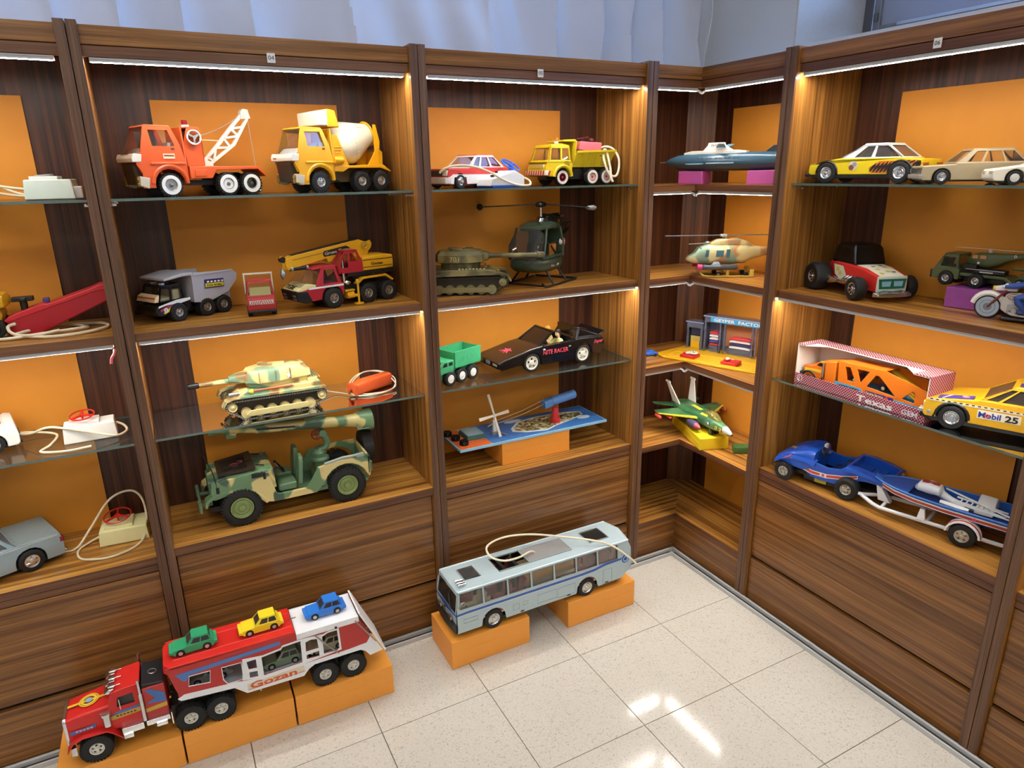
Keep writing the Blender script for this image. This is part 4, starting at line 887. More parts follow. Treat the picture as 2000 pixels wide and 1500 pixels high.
star = [((.011 if i % 2 == 0 else .0045)*sin(2*pi*i/10), (.011 if i % 2 == 0 else .0045)*cos(2*pi*i/10)) for i in range(10)]
part('star', t, WHT, sheet(star, [], lambda x, z, d: (-.045+x, .0505+.0012*d+z*-.3, .116+z)))
part('tow_bar', t, P('#b8452e', .4), cyl((.01, .062, .084), .003, .12, 'x', 8)); part('nozzle', t, P('#e0cc3c', .4), lathe([(.009, 0), (.004, .012)], (.07, .062, .084), 'x', 10)); part('headlamp', t, STEEL, cyl((.125, .05, .079), .007, .03, 'x', 12))
part('tool', t, P('#c7cdbf', .4), cyl((.005, .06, .077), .0025, .035, 'x', 8))
part('stowage', t, CAMOT, box(-.13, -.1, -.05, .05, .085, .094), *[box(-.14+.008*k, -.137+.008*k, -.05, .05, .094, .0965) for k in range(5)], bevel=.001)
put(t, 180+1, (0, .075), (-1.600, .062), .9195)
# ---- rolled orange battery handset
t = thing('remote_handset', 'rolled orange handset with a pale cable beside the camouflage tank', 'controller')
OP = P('#e8622c', .5)
part('grip', t, OP, rot(loft([rr(-.085, .018, .004, .045, .5), rr(-.03, .022, .004, .05, .45), rr(.08, .020, .002, .046, .45), rr(.088, .015, .008, .04, .6)]), 28))
part('wrapper_end', t, OP, rot(prx([(-.02, .006), (.0, .03), (.018, .008), (.022, .045), (-.004, .05), (-.022, .044)], -.094, -.084), 28))
part('cable', t, P('#d9cdb4', .45), tube([(-.17, .03, .02), (-.12, .02, .006), (-.07, -.03, .005), (.02, -.055, .005), (.08, -.02, .012), (.06, .05, .04), (-.01, .05, .055), (-.07, .0, .035), (-.08, -.035, .006), (-.02, -.065, .004), (.06, -.04, .006), (.085, .01, .03), (.04, .06, .05), (-.04, .04, .05), (-.088, -.01, .02), (-.06, -.05, .004), (.0, -.05, .004)], .0022, 6, smooth=8))
put(t, 0, (0, 0), (-1.275, .155), .9195)

# ---- camouflage jeep with recoilless gun
t = thing('toy_jeep', 'green and tan camouflage toy jeep carrying a long recoilless gun', 'toy jeep')
hw = .088; JG = P('#5d7a5c', .38)
for s in (1, -1):
    for x in (0, -.335): wheel(t, x, s*.078, .060, .040, 'dish', P('#7d8f55', .4), .036, 34)
arcF = [(.070*cos(radians(150-130*i/8))-.005, .062+.066*sin(radians(150-130*i/8))) for i in range(9)]
side = [(-.418, .085), (-.418, .150), (-.30, .152), (-.245, .140), (-.225, .105), (-.205, .078), (-.118, .078), (-.108, .085), (-.092, .158), (-.06, .168), (.078, .158), (.082, .125), (.075, .10)]
low = [(-.075, .055), (-.245, .055)]
arcR = [(-.335+.078*cos(radians(20+140*i/8)), .055+.080*sin(radians(20+140*i/8))) for i in range(9)]
outl = side+[(.0, .115), (-.045, .090), (-.085, .058), (-.10, .055), (-.235, .055)]+arcR+[(-.418, .085)][:0]
each('body_side', t, CAMOJ, [sheet(outl, [], lambda a, b, d, y=y: (a, y*(hw-.012*d*0-.010*d), b)) for y in (1, -1)], bevel=.0015)
part('bonnet', t, CAMOJ, loft([rr(.082, .058, .085, .150, .2), rr(.03, .064, .10, .162, .2), rr(-.07, .080, .10, .168, .15), rr(-.098, .082, .10, .168, .12)]))
part('cowl', t, CAMOJ, pr([(-.06, .155), (-.062, .169), (-.108, .166), (-.112, .10), (-.10, .1)], -hw+.008, hw-.008), bevel=.003)
part('grille', t, JG, prx([(-.055, .075), (.055, .075), (.056, .150), (-.056, .150)], .080, .086), bevel=.002); each('slot', t, BLK, [box(.0855, .0868, y-.003, y+.003, .09, .135) for y in (-.03, -.018, -.006, .006, .018, .03)])
each('front_wing', t, CAMOJ, [sheet([(.105, .082), (.10, .102), (.07, .121), (.0, .126), (-.045, .108), (-.085, .062), (-.075, .056), (-.038, .098), (.0, .116), (.066, .112), (.092, .096), (.098, .078)], [], lambda a, b, d, y=y: (a, y*(.05 if d else hw+.002), b)) for y in (1, -1)], bevel=.001)
part('floor_pan', t, JG, box(-.41, -.10, -hw+.008, hw-.008, .055, .066)); part('chassis', t, BLK, box(-.40, .09, -.04, .04, .04, .058))
part('front_bumper', t, JG, box(.112, .120, -.092, .092, .068, .092), *[box(.08, .113, y-.006, y+.006, .07, .08) for y in (-.045, .045)], *[box(.113, .122, y-.005, y+.005, .06, .10) for y in (-.06, .06)], bevel=.002)
part('rear_panel', t, CAMOJ, box(-.418, -.410, -hw, hw, .075, .150), bevel=.002); each('bumperette', t, JG, [box(-.430, -.416, y-.012, y+.012, .082, .118) for y in (-.06, .06)], bevel=.002)
for y in (.045, -.045):
    part('seat', t, JG, loft([rr(-.175, .030, .078, .104, .4), rr(-.125, .030, .078, .102, .4), rr(-.118, .027, .082, .096, .5)]), rot(loft([[(x, y2, z) for x, y2, z in [(-.195+dx, yy, zz) for dx, yy, zz in ((0, -.028*k, z_), (0, .028*k, z_), (.014, .028*k, z_), (.014, -.028*k, z_))]] for k, z_ in ((1, .09), (1, .165), (.7, .182))]), -6, 'y', (-.19, 0, .09)), bevel=.003, loc=(0, y, 0))
steering(t, (-.130, .045, .155), .024, BLKG, tilty=-55, r=.0028, column=(-.095, .045, .135))
WSF = P('#2e241c', .35)
fr = prz([(.055, -.062), (.055, .062), (-.055, .078), (-.055, -.078)], .170, .176, [[(.042, -.05), (.042, .05), (-.035, .055), (-.035, -.055)]])
part('windscreen_frame', t, WSF, tf(fr, lambda x, y, z: (x, y, z-.0+(x*-.08))))
part('windscreen_pane', t, CLEAR, prz([(.042, -.05), (.042, .05), (-.035, .055), (-.035, -.055)], .1715, .1722))
each('wiper', t, BLK, [bar((-.05, y, .182), (.03, y+.02, .178), .002) for y in (.01,)]+[bar((-.085, y, .172), (-.06, y, .178), .003) for y in (.05, -.05)]); part('hinge_clamp', t, BLK, box(-.075, -.04, hw-.006, hw+.003, .150, .165), box(-.082, -.074, hw-.002, hw+.004, .140, .164), bevel=.001)
q = part('bonnet_emblem', t, P('#b0404e', .5), ring((.0, .0, .1705), .011, .0022, 'z', 18)); part('flourish', q, P('#b0404e', .5), tube([(-.014, -.006, .171), (-.026, -.016, .171), (-.022, -.026, .171), (-.012, -.024, .171)], .002, 6, smooth=4), sph((0, 0, .171), .004, .004, .0012))
part('aerial', t, BLK, cyl((.062, .086, .132), .005, .02), tube([(.062, .086, .13), (.070, .087, .20), (.092, .088, .262)], [.0025, .0018, .001], 6, smooth=4))
part('pedestal', t, JG, lathe([(.034, .066), (.034, .09), (.024, .10), (.024, .13), (.032, .134), (.032, .14), (.022, .146), (.022, .16), (.012, .172)], (-.27, 0, 0), 'z'), bar((-.30, .03, .10), (-.37, .065, .08), .012), bar((-.30, -.03, .10), (-.37, -.065, .08), .012))
part('gun_cradle', t, JG, tube([(-.27, 0, .165), (-.292, 0, .172), (-.300, 0, .19), (-.296, 0, .205), (-.288, 0, .225)], .011, 8, smooth=3), cyl((-.286, 0, .228), .012, .03, 'y'))
part('elevating_wheel', t, P('#6e1d22', .4), ring((-.268, .004, .225), .017, .0025, 'y', 18), bar((-.268, .004, .208), (-.268, .004, .242), .003), bar((-.285, .004, .225), (-.251, .004, .225), .003))
GZ = lambda x: .264-.034*(x+.4)*.0
g = [(.062, .0125), (.055, .0135), (.04, .0115), (-.05, .0135), (-.075, .016), (-.078, .018), (-.09, .018), (-.30, .0175), (-.35, .018), (-.40, .023), (-.405, .026), (-.42, .033), (-.448, .037), (-.458, .037), (-.458, .026)]
def gring(x, r, n=20): return [(x, r*cos(2*pi*i/n), .262+(.105)*(x+.28)+r*sin(2*pi*i/n)) for i in range(n)]
part('gun_tube', t, CAMOJ, loft([gring(x, r) for x, r in g]))
part('breech_slot', t, BLK, hexa([(-.20, .012, .268), (-.08, .012, .2805), (-.08, .0192, .2805), (-.20, .0192, .268)], [(-.20, .012, .274), (-.08, .012, .2865), (-.08, .0192, .2865), (-.20, .0192, .274)])); part('sight_tube', t, JG, cyl((-.268, .004, .285), .005, .075, 'x', 10), box(-.30, -.23, -.002, .010, .278, .283))
part('gun_lug', t, CAMOJ, prx([(-.004, .262), (.004, .262), (.008, .282), (-.008, .282)], -.02, .012), bevel=.002); part('handle', t, JG, tube([(-.402, .02, .245), (-.402, .03, .225), (-.445, .03, .225), (-.45, .03, .235)], .003, 6))
part('spare_wheel', t, TYRE, lathe([(.03, -.015), (.055, -.018), (.058, 0), (.055, .018), (.03, .015)], (-.438, -.03, .14), 'x'))
part('side_rail', t, P('#9aa59d', .35), tube([(-.268, hw-.003, .148), (-.33, hw-.004, .157), (-.39, hw-.004, .156)], .005, 6), box(-.40, -.375, hw-.012, hw, .15, .16))
put(t, 180, (0, .098), (-1.752, .032), .5805)

# ================================================================== cabinet 05
# ---- red and white saloon
RW = P('#d8423c', .3)
t, w, a, zb = saloon('toy_saloon', 'red over white toy saloon behind a looping cable on the upper glass shelf', .30, .125, .105, .0225, RW, .098, -.088, .066, .063, .066, (-.11, .055, -.065, .01), hub='plain', wins=((.05, .34), (.39, .68), (.73, .93)), gl=CLEAR, roof=RW, roofm=WHT, nose=.004)
each('lower_body', t, P('#f0ece6', .35), [sheet([(-a+.001, .014), (-.088-.03, .014), (-.088-.026, .038), (-.088+.026, .038), (-.088+.03, .014), (.098-.03, .014), (.098-.026, .036), (.098+.026, .036), (.098+.03, .014), (a, .018), (a+.001, .03), (a-.02, .045), (-a, .042)], [], lambda x, z, d, y=y: (x, y*(w+.0012*d), z)) for y in (1, -1)])
part('bumper', t, P('#e9e3d6', .4), loft([rr(a-.012, w+.003, .014, .038, .3), rr(a+.012, w-.002, .016, .036, .4)]), bevel=.002)
part('grille', t, P('#3a3431', .4), box(a+.000, a+.006, -w+.018, w-.018, .040, .058)); each('headlamp', t, P('#d9d2b8', .15), [box(a-.004, a+.007, y-.011, y+.011, .040, .058) for y in (w-.012, -w+.012)], bevel=.002)
put(t, 180+18, (.098, w), (-.946, .075), 1.588)
# ---- white controller with blue wheel
c = thing('hand_controller', 'white controller with a blue steering wheel in front of the red and white saloon', 'controller', 'wired hand controllers')
part('case', c, P('#eceeee', .35), pr([(-.075, .006), (.075, .006), (.068, .028), (.02, .042), (-.03, .055), (-.072, .036)], -.04, .04), bevel=.003)
part('base', c, P('#2f56b8', .4), pr([(-.078, 0), (.07, 0), (.074, .008), (-.076, .008)], -.043, .043), bevel=.002)
steering(c, (-.045, .0, .072), .034, P('#2f62cc', .3), tiltx=-32, tilty=-12, r=.0028, column=(-.04, 0, .045)); each('button', c, BLK, [cyl((.01, -.01, .05), .005, .006), cyl((.045, .01, .038), .007, .006)])
part('cable', c, CORD, tube([(-.07, 0, .02), (-.09, .01, .03), (-.105, .03, .02), (-.085, .052, .006), (-.03, .050, .008), (.03, .046, .026), (.08, .040, .050), (.13, .02, .068), (.18, -.01, .072), (.215, -.03, .062), (.225, -.04, .05)], .0036, 8, smooth=8))
put(c, 180+14, (0, 0), (-.795, .08), 1.588)

# ---- yellow tipper with pink controller in its bed
YD = P('#e3c21c', .35); YB = P('#d8bf22', .38)
t = thing('toy_tipper', 'yellow toy tipper lorry with red and white striped bumper and an orange beacon', 'toy truck')
hw = .062
for s in (1, -1):
    for x in (0, -.135, -.20): wheel(t, x, s*.050, .028, .022, 'dish', P('#b0203c', .4), .015, 0, P('#ece6da', .5))
arc = [(.033*cos(pi*i/8), .029+.033*sin(pi*i/8)) for i in range(9)]
part('cab_body', t, YD, pr([(-.040, .03), (-.044, .075), (-.038, .085), (.062, .085), (.072, .062), (.070, .034), (.036, .03)]+arc, -hw, hw), bevel=.006)
cabin(t, YD, .084, .135, -.038, .060, -.034, .046, .060, .052, wins=((.06, .40), (.46, .93)), gl=CLEAR, th=.004)
part('roof_dome', t, YD, loft([rr(-.030, .046, .134, .140, .3), rr(0, .05, .134, .144, .4), rr(.042, .046, .134, .139, .4)]))
part('grille', t, P('#c9bf9a', .35, .4), loft([rr(.066, .050, .058, .074, .9), rr(.074, .046, .059, .073, .9)]), bevel=0); part('grille_inner', t, YD, box(.0735, .076, -.038, .038, .061, .066))
bp = part('bumper', t, P('#ece2cf', .4), box(.058, .078, -hw-.004, hw+.004, .036, .052), bevel=.002)
part('stripe', bp, P('#c03a2c', .4), *[sheet([(y, .036), (y+.008, .036), (y+.013, .052), (y+.005, .052)], [], lambda a, b, d: (.078+.0008*d, a, b)) for y in [-.062+.0155*k for k in range(8)]], *[sheet([(x, .036), (x+.007, .036), (x+.002, .052), (x-.005, .052)], [], lambda a, b, d: (a, hw+.004+.0008*d, b)) for x in (.060,)])
part('beacon_base', t, WHT, cyl((.0, .02, .148), .008, .008)); part('beacon', t, P('#b06a1c', .2), lathe([(.007, 0), (.007, .008), (.004, .013), (.001, .014)], (.0, .02, .151), 'z'))
part('trim', t, P('#8a7a1c', .4), box(.058, .0725, -.058, .058, .0795, .0815), *[box(-.04, .065, y*hw-.0005, y*hw+.0006, .0795, .0815) for y in (1, -1)])
part('door_mark', t, P('#8f8a30', .4), box(-.028, -.006, hw-.0004, hw+.0008, .066, .077), box(-.024, -.008, hw, hw+.001, .081, .084))
each('mudguard', t, YD, [tube([(.038*cos(pi*i/10), y*(hw+.001), .031+.036*sin(pi*i/10)) for i in range(11)], .006, 6) for y in (1, -1)])
part('chassis', t, BLK, box(-.225, .05, -.03, .03, .020, .062), box(-.22, -.11, -.036, .036, .03, .066), bevel=.002)
sd = [(-.052, .070), (-.062, .112), (-.232, .112), (-.222, .070)]
tb = part('tipper', t, YB, *[sheet([(-.05, .066), (-.058, .112), (-.238, .118), (-.218, .070), (-.2, .064)], [], lambda a, b, d, y=y: (a, y*(.050+(b-.066)*.35-.003*d), b)) for y in (1, -1)], box(-.215, -.05, -.05, .05, .062, .068), prx([(-.05, .066), (.05, .066), (.066, .150), (.05, .158), (-.05, .158), (-.066, .150)], -.06, -.054), pr([(-.006, .150), (-.006, .156), (-.06, .158), (-.06, .150)], -.055, .055), sheet([(-.05, .068), (.05, .068), (.066, .116), (-.066, .116)], [], lambda a, b, d: (-.218-(b-.068)*.42+.003*d, a, b)), bevel=.001)
each('rib', tb, YB, [hexa([(x, .050, .066), (x+.003, .050, .066), (x+.003, .054, .066), (x, .054, .066)], [(x-.006, .065, .113), (x-.003, .065, .113), (x-.003, .069, .113), (x-.006, .069, .113)]) for x in (-.085, -.115, -.145, -.175, -.205)]); each('top_rail', tb, YB, [bar((-.058, y*.068, .115), (-.236, y*.068, .119), .007) for y in (1, -1)])
part('tow_strap', t, CORD, tube([(-.225, .03, .06), (-.228, .04, .035), (-.222, .045, .02), (-.235, .05, .012)], .0035, 8, smooth=4))
put(t, 180+3, (0, .061), (-.532, .105), 1.588)
TIP = t
c = thing('hand_controller', 'pink controller with a long white cable lying in the bed of the yellow tipper', 'controller', 'wired hand controllers')
part('case', c, P('#e2707c', .4), pr([(-.05, 0), (.05, 0), (.048, .032), (.01, .036), (-.046, .044)], -.032, .032), bevel=.004); part('base', c, P('#6e2c30', .45), box(-.052, .052, -.033, .033, -.004, .004), bevel=.001)
part('lever', c, P('#5c1f26', .3), ring((.022, 0, .048), .02, .002, 'z', 18, 8, Matrix.Rotation(.35, 3, 'Y')), bar((.022, 0, .034), (.022, 0, .048), .005), sph((-.015, .005, .046), .012, .012, .008), bar((-.035, -.01, .042), (-.035, .01, .056), .004))
part('cable', c, P('#ece0c8', .45), tube([(-.05, 0, .02), (-.07, .02, .034), (-.10, .03, .03), (-.125, .04, .0), (-.125, .05, -.045), (-.11, .055, -.066), (-.085, .05, -.06), (-.065, .045, -.03), (-.058, .03, .01), (-.07, .03, .02), (-.085, .05, -.035), (-.09, .06, -.07), (-.098, .065, -.088)], .0042, 8, smooth=8))
c.rotation_euler = (0, radians(-10), pi); c.location = (-.41, .145, 1.588+.112)

# ---- olive tank
t, a = tank('toy_tank', 'olive and tan toy tank with a long gun pointing at the green helicopter', CAMOO, P('#8a8158', .45), TRKD, .30, .080, barb=P('#857b50', .45))
part('turret', t, CAMOO, loft([[(x*k-.015, y*k, z) for x, y in ((.082, .0), (.072, .035), (.03, .058), (-.03, .058), (-.075, .035), (-.085, 0), (-.075, -.035), (-.03, -.058), (.03, -.058), (.072, -.035))] for k, z in ((.80, .084), (.83, .104), (1.05, .108), (1.04, .132), (.9, .146), (.5, .150))]), bevel=.001)
part('mantlet', t, CAMOO, loft([rr(.055, .026, .108, .142, .5), rr(.075, .022, .110, .14, .6), rr(.085, .012, .116, .134, .8)])); part('gun', t, CAMOO, lathe([(.0095, 0), (.008, .03), (.0075, .17), (.0105, .172), (.0105, .195), (.006, .196)], (.08, 0, .125), 'x', 14)); part('bore', t, BLK, cyl((.2762, 0, .125), .005, .001, 'x', 12))
part('hatch', t, CAMOO, cyl((-.03, -.02, .151), .022, .008), cyl((.015, .02, .15), .014, .007), box(-.06, -.03, .015, .04, .146, .153), bevel=.002)
part('number', t, P('#c9b67a', .5), txt('701', .022, lambda p, q, d: (-.052+p, -.0605-d+p*.0+(0), .113+q), w=.032))
part('tow_chain', t, P('#c2b88a', .4), *[sph((-.02+.012*k, -.06, .087), .005, .004, .003, 6, 5) for k in range(8)]); part('spare_bar', t, CAMOO, cyl((.07, .0, .092), .004, .08, 'y', 8), cyl((.085, .01, .088), .003, .07, 'y', 8))
put(t, -26, (a-.06, -.080), (-.872, .010), 1.2358)

# ---- dark green helicopter
HG = P('#39483a', .25); HB = P('#262b26', .3)
t = thing('toy_helicopter', 'dark green toy helicopter with open doors and long black rotor blades', 'toy helicopter')
def hring(x, w, z0, z1, n=20, p=.62):
    o = []
    for i in range(n):
        a = 2*pi*i/n; c, s = cos(a), sin(a)
        o.append((x, w*math.copysign(abs(c)**p, c), (z0+z1)/2+(z1-z0)/2*math.copysign(abs(s)**p, s)))
    return o
part('belly', t, HG, loft([hring(.128, .03, .072, .098), hring(.115, .055, .058, .105), hring(.085, .070, .048, .108), hring(.0, .074, .043, .11), hring(-.06, .070, .046, .112), hring(-.082, .055, .058, .12)]))
part('roof', t, HG, loft([hring(.070, .040, .196, .205), hring(.04, .058, .196, .220), hring(-.02, .064, .198, .228), hring(-.065, .058, .19, .222), hring(-.085, .04, .18, .208)]))
part('rear_bulkhead', t, HG, loft([hring(-.058, .070, .10, .20), hring(-.085, .052, .085, .198), hring(-.1, .03, .10, .18)]))
part('windscreen', t, glass('canopy', (.55, .53, .5), .12), loft([hring(.131, .030, .085, .10)[0:1]*0 or hring(.128, .032, .074, .1), hring(.122, .058, .09, .125), hring(.105, .067, .095, .165), hring(.078, .066, .1, .200), hring(.06, .062, .105, .204)], False))
for s in (1, -1):
    part('door_post', t, HG, tube([(.085, s*.069, .10), (.072, s*.069, .15), (.05, s*.062, .204)], .005, 6, smooth=4)); part('door_post', t, HG, tube([(-.058, s*.071, .10), (-.06, s*.070, .15), (-.052, s*.063, .204)], .006, 6, smooth=4)); part('door_sill', t, HG, tube([(.085, s*.070, .100), (.0, s*.073, .104), (-.06, s*.070, .104)], .004, 6))
part('cabin_floor', t, BLK, box(-.06, .10, -.06, .06, .085, .09)); part('cargo', t, P('#b9772a', .5), box(-.05, .0, .0, .05, .09, .145), bevel=.003); part('rifle_rack', t, BLK, bar((-.05, .052, .10), (.0, .054, .14), .005), bar((-.05, .052, .15), (.01, .052, .15), .004)); seat(t, BLK, .03, 0, .09, .09, .06, .04)
part('roundel', t, WHT, cyl((-.066, .0655, .150), .0135, .012, 'y', 20)); part('roundel_ring', t, P('#b9313a', .4), cyl((-.066, .0660, .150), .0115, .0122, 'y', 20)); part('roundel_core', t, P('#e9b0a0', .4), cyl((-.066, .0665, .150), .006, .0124, 'y', 16))
part('lettering', t, WHT, txt('A.064-HM', .013, LS(.035, .0722, .068), w=.06)); part('lettering', t, WHT, txt('Madelman', .010, lambda p, q, d: (.1165+d, -.015+p, .075+q), w=.045))
part('rotor_mast', t, CHROME, cyl((-.02, 0, .245), .006, .06), lathe([(.02, 0), (.014, .012), (.006, .02)], (-.02, 0, .222), 'z')); part('rotor_hub', t, BLK, lathe([(.018, 0), (.022, .005), (.018, .014), (.006, .018)], (-.02, 0, .278), 'z'), cyl((-.02, 0, .262), .005, .03))
part('rotor_blade', t, BLKG, rot(hexa([(.0, -.008, .284), (.2, -.009, .278), (.2, .009, .278), (.0, .008, .284)], [(.0, -.008, .288), (.2, -.009, .282), (.2, .009, .282), (.0, .008, .288)]), -58, 'z', (-.02, 0, 0)), bevel=.001)
part('rotor_blade', t, BLKG, rot(hexa([(-.20, -.009, .270), (-.04, -.008, .284), (-.04, .008, .284), (-.20, .009, .270)], [(-.20, -.009, .274), (-.04, -.008, .288), (-.04, .008, .288), (-.20, .009, .274)]), -58, 'z', (-.02, 0, 0)), bevel=.001)
part('blade_tip', t, BLK, rot(sph((.205, 0, .28), .012, .012, .012), -58, 'z', (-.02, 0, 0))); part('blade_tip', t, P('#8d9092', .3, .5), rot(lathe([(.004, 0), (.010, .01), (.008, .03), (.002, .04)], (-.225, 0, .271), 'x', 10), -58, 'z', (-.02, 0, 0)))
part('engine', t, BLK, loft([rr(-.03, .024, .215, .238, .4), rr(-.07, .028, .215, .250, .3), rr(-.12, .02, .212, .238, .4)]), *[bar((-.05-.012*k, -.03, .232), (-.056-.012*k, .03, .25), .006) for k in range(5)], cyl((-.09, .02, .236), .010, .06, 'x', 12), cyl((-.09, -.02, .236), .010, .06, 'x', 12)); part('exhaust_pipe', t, STEEL, cyl((-.10, .018, .238), .0045, .13, 'x', 10))
each('tail_boom', t, HB, [bar(p, q, .005) for p, q in (((-.08, .03, .2), (-.25, .01, .205)), ((-.08, -.03, .2), (-.25, -.01, .205)), ((-.08, 0, .10), (-.25, 0, .185)), ((-.12, .026, .201), (-.12, -.026, .201)), ((-.12, .026, .201), (-.13, 0, .13)), ((-.16, .02, .203), (-.16, 0, .15)), ((-.2, .016, .204), (-.2, 0, .166)), ((-.12, -.026, .201), (-.13, 0, .13)))])
part('door_panel', t, HG, rot(box(-.105, -.08, .05, .054, .11, .17), 12, 'z'), bevel=.002)
for s in (1, -1): part('skid', t, BLK, tube([(.125, s*.085, .018), (.105, s*.088, .006), (.05, s*.09, .004), (-.12, s*.09, .004), (-.135, s*.09, .006)], .004, 8, smooth=4)); part('skid_leg', t, BLK, tube([(.04, s*.055, .052), (.045, s*.088, .008)], .004, 8)); part('skid_leg', t, BLK, tube([(-.05, s*.055, .052), (-.06, s*.088, .008)], .004, 8))
part('cross_bar', t, BLK, tube([(-.13, .09, .006), (-.13, -.09, .006)], .004, 8), tube([(.118, .087, .010), (.118, -.087, .010)], .004, 8))
put(t, 180+31, (.05, .09), (-.60, .055), 1.2358)

# ---- green six-wheeled lorry
GR = P('#3fa673', .4)
t = thing('toy_lorry', 'bright green six-wheeled toy lorry at the left end of the lower glass shelf', 'toy truck')
hw = .045
axles(t, (0, -.057, -.114), .040, .0265, .022, kind='plain', mat=P('#ecebe6', .4), ri=.0155)
part('hull', t, GR, pr([(.062, .062), (.060, .045), (.030, .022), (-.12, .022), (-.145, .05), (-.15, .052), (-.15, .058), (.03, .06)], -.030, .030), bevel=.002)
part('cab', t, GR, pr([(-.022, .05), (-.022, .092), (.03, .092), (.045, .074), (.064, .066), (.060, .045), (.02, .05)], -hw, hw), bevel=.003)
each('window', t, BLK, [sheet([(.034, .074), (.012, .074), (.012, .086), (.026, .086)], [], lambda a, b, d, y=y: (a, y*(hw+.0006*d), b)) for y in (1, -1)]); each('window', t, BLK, [box(-.014, .004, y*hw-.0005, y*hw+.0006, .074, .086) for y in (1, -1)])
part('windscreen', t, BLK, sheet([(-.036, .77), (.036, .77), (.036, .9), (-.036, .9)], [], lambda a, s, d: (.0318+(.9-s)*.105+.0006*d, a, .0905-(.9-s)*.13)))
bx = part('load_bed', t, GR, *[sheet([(-.026, .060), (-.026, .116), (-.158, .116), (-.158, .060)], [], lambda a, b, d, y=y: (a, y*(hw+.002-.003*d), b)) for y in (1, -1)], box(-.158, -.026, -hw, hw, .058, .062), box(-.029, -.025, -hw, hw, .06, .116), box(-.159, -.155, -hw, hw, .06, .116)); each('rim', bx, GR, [bar((-.024, y*(hw+.001), .116), (-.160, y*(hw+.001), .116), .005) for y in (1, -1)])
part('lettering', t, GR, txt('XENIA', .026, LS(-.040, hw+.002, .078), w=.105))
put(t, 180+22, (0, .051), (-1.018, .052), .9195)

# ---- black sports car
t = thing('toy_sports_car', 'black open-top toy sports car with pink lettering and a driver inside', 'toy car')
BK = P('#121214', .18, coat=.3); PK = P('#d8475c', .45)
hw = .088; rA, fxx, rxx = .043, 0., -.235
def st(x, w, z0, z1, wt=None): return rr(x, w, z0, z1, .22, 3, wt)
arcF = [(fxx+.043*cos(pi*i/8), .036+.043*sin(pi*i/8)) for i in range(9)]; arcR = [(rxx+.045*cos(pi*i/8), .036+.045*sin(pi*i/8)) for i in range(9)]
prof = [(.132, .026), (.140, .034), (.138, .048), (.12, .058), (.0, .084), (-.055, .092), (-.20, .094), (-.235, .098), (-.325, .092), (-.335, .075), (-.332, .045), (-.32, .030), (-.28, .026)]+list(reversed(arcR))[::1]
prof = [(.132, .026), (.142, .036), (.139, .050), (.115, .060), (.0, .086), (-.055, .093), (-.235, .098), (-.325, .094), (-.336, .078), (-.332, .045), (-.315, .030)]+[(x, z) for x, z in reversed(arcR)]+[(-.19, .022), (-.045, .022)]+[(x, z) for x, z in reversed(arcF)]
part('body', t, BK, sheet(prof, [], lambda a, b, d: (a, hw if d else hw-.02, b)), sheet(prof, [], lambda a, b, d: (a, -hw if d else -hw+.02, b)), loft([st(.141, .078, .030, .052), st(.115, .082, .03, .062), st(.0, .082, .03, .088), st(-.05, .082, .03, .094)]), loft([st(-.205, .082, .03, .098), st(-.30, .080, .035, .097), st(-.335, .075, .04, .093)]), box(-.22, -.04, -.08, .08, .022, .05), bevel=.003)
part('windscreen', t, P('#191715', .12, coat=.2), hexa([(-.035, -.074, .088), (-.035, .074, .088), (-.041, .074, .088), (-.041, -.074, .088)], [(-.108, -.060, .138), (-.108, .060, .138), (-.113, .060, .138), (-.113, -.060, .138)])); each('windscreen_pillar', t, BK, [bar((-.034, s*.076, .088), (-.110, s*.061, .139), .006) for s in (1, -1)]+[bar((-.11, -.061, .139), (-.11, .061, .139), .005)])
part('roll_hoop', t, BK, sheet([(-.078, .0), (.078, .0), (.062, .046), (-.062, .046)], [[(-.05, .01), (.05, .01), (.045, .034), (-.045, .034)]], lambda a, b, d: (-.205-.010*d-.02*(b/.046), a, .094+b)), bevel=.002)
part('rear_deck', t, BK, loft([[(x, y, z) for y, z in ((-w_, z_), (w_, z_), (w_, .09), (-w_, .09))] for x, w_, z_ in ((-.215, .064, .142), (-.25, .066, .128), (-.30, .070, .108), (-.325, .074, .100))]), bevel=.003); part('spoiler', t, BK, hexa([(-.315, -.078, .100), (-.315, .078, .100), (-.345, .078, .110), (-.345, -.078, .110)], [(-.318, -.078, .104), (-.318, .078, .104), (-.346, .078, .115), (-.346, -.078, .115)]), bevel=.001)
part('interior', t, P('#1f1a17', .6), box(-.20, -.05, -.072, .072, .05, .07)); part('dashboard', t, P('#d9c283', .4), box(-.07, -.05, -.068, .068, .075, .092), bevel=.003); steering(t, (-.088, .035, .10), .014, BLK, tilty=-55, r=.0016, column=(-.06, .035, .085))
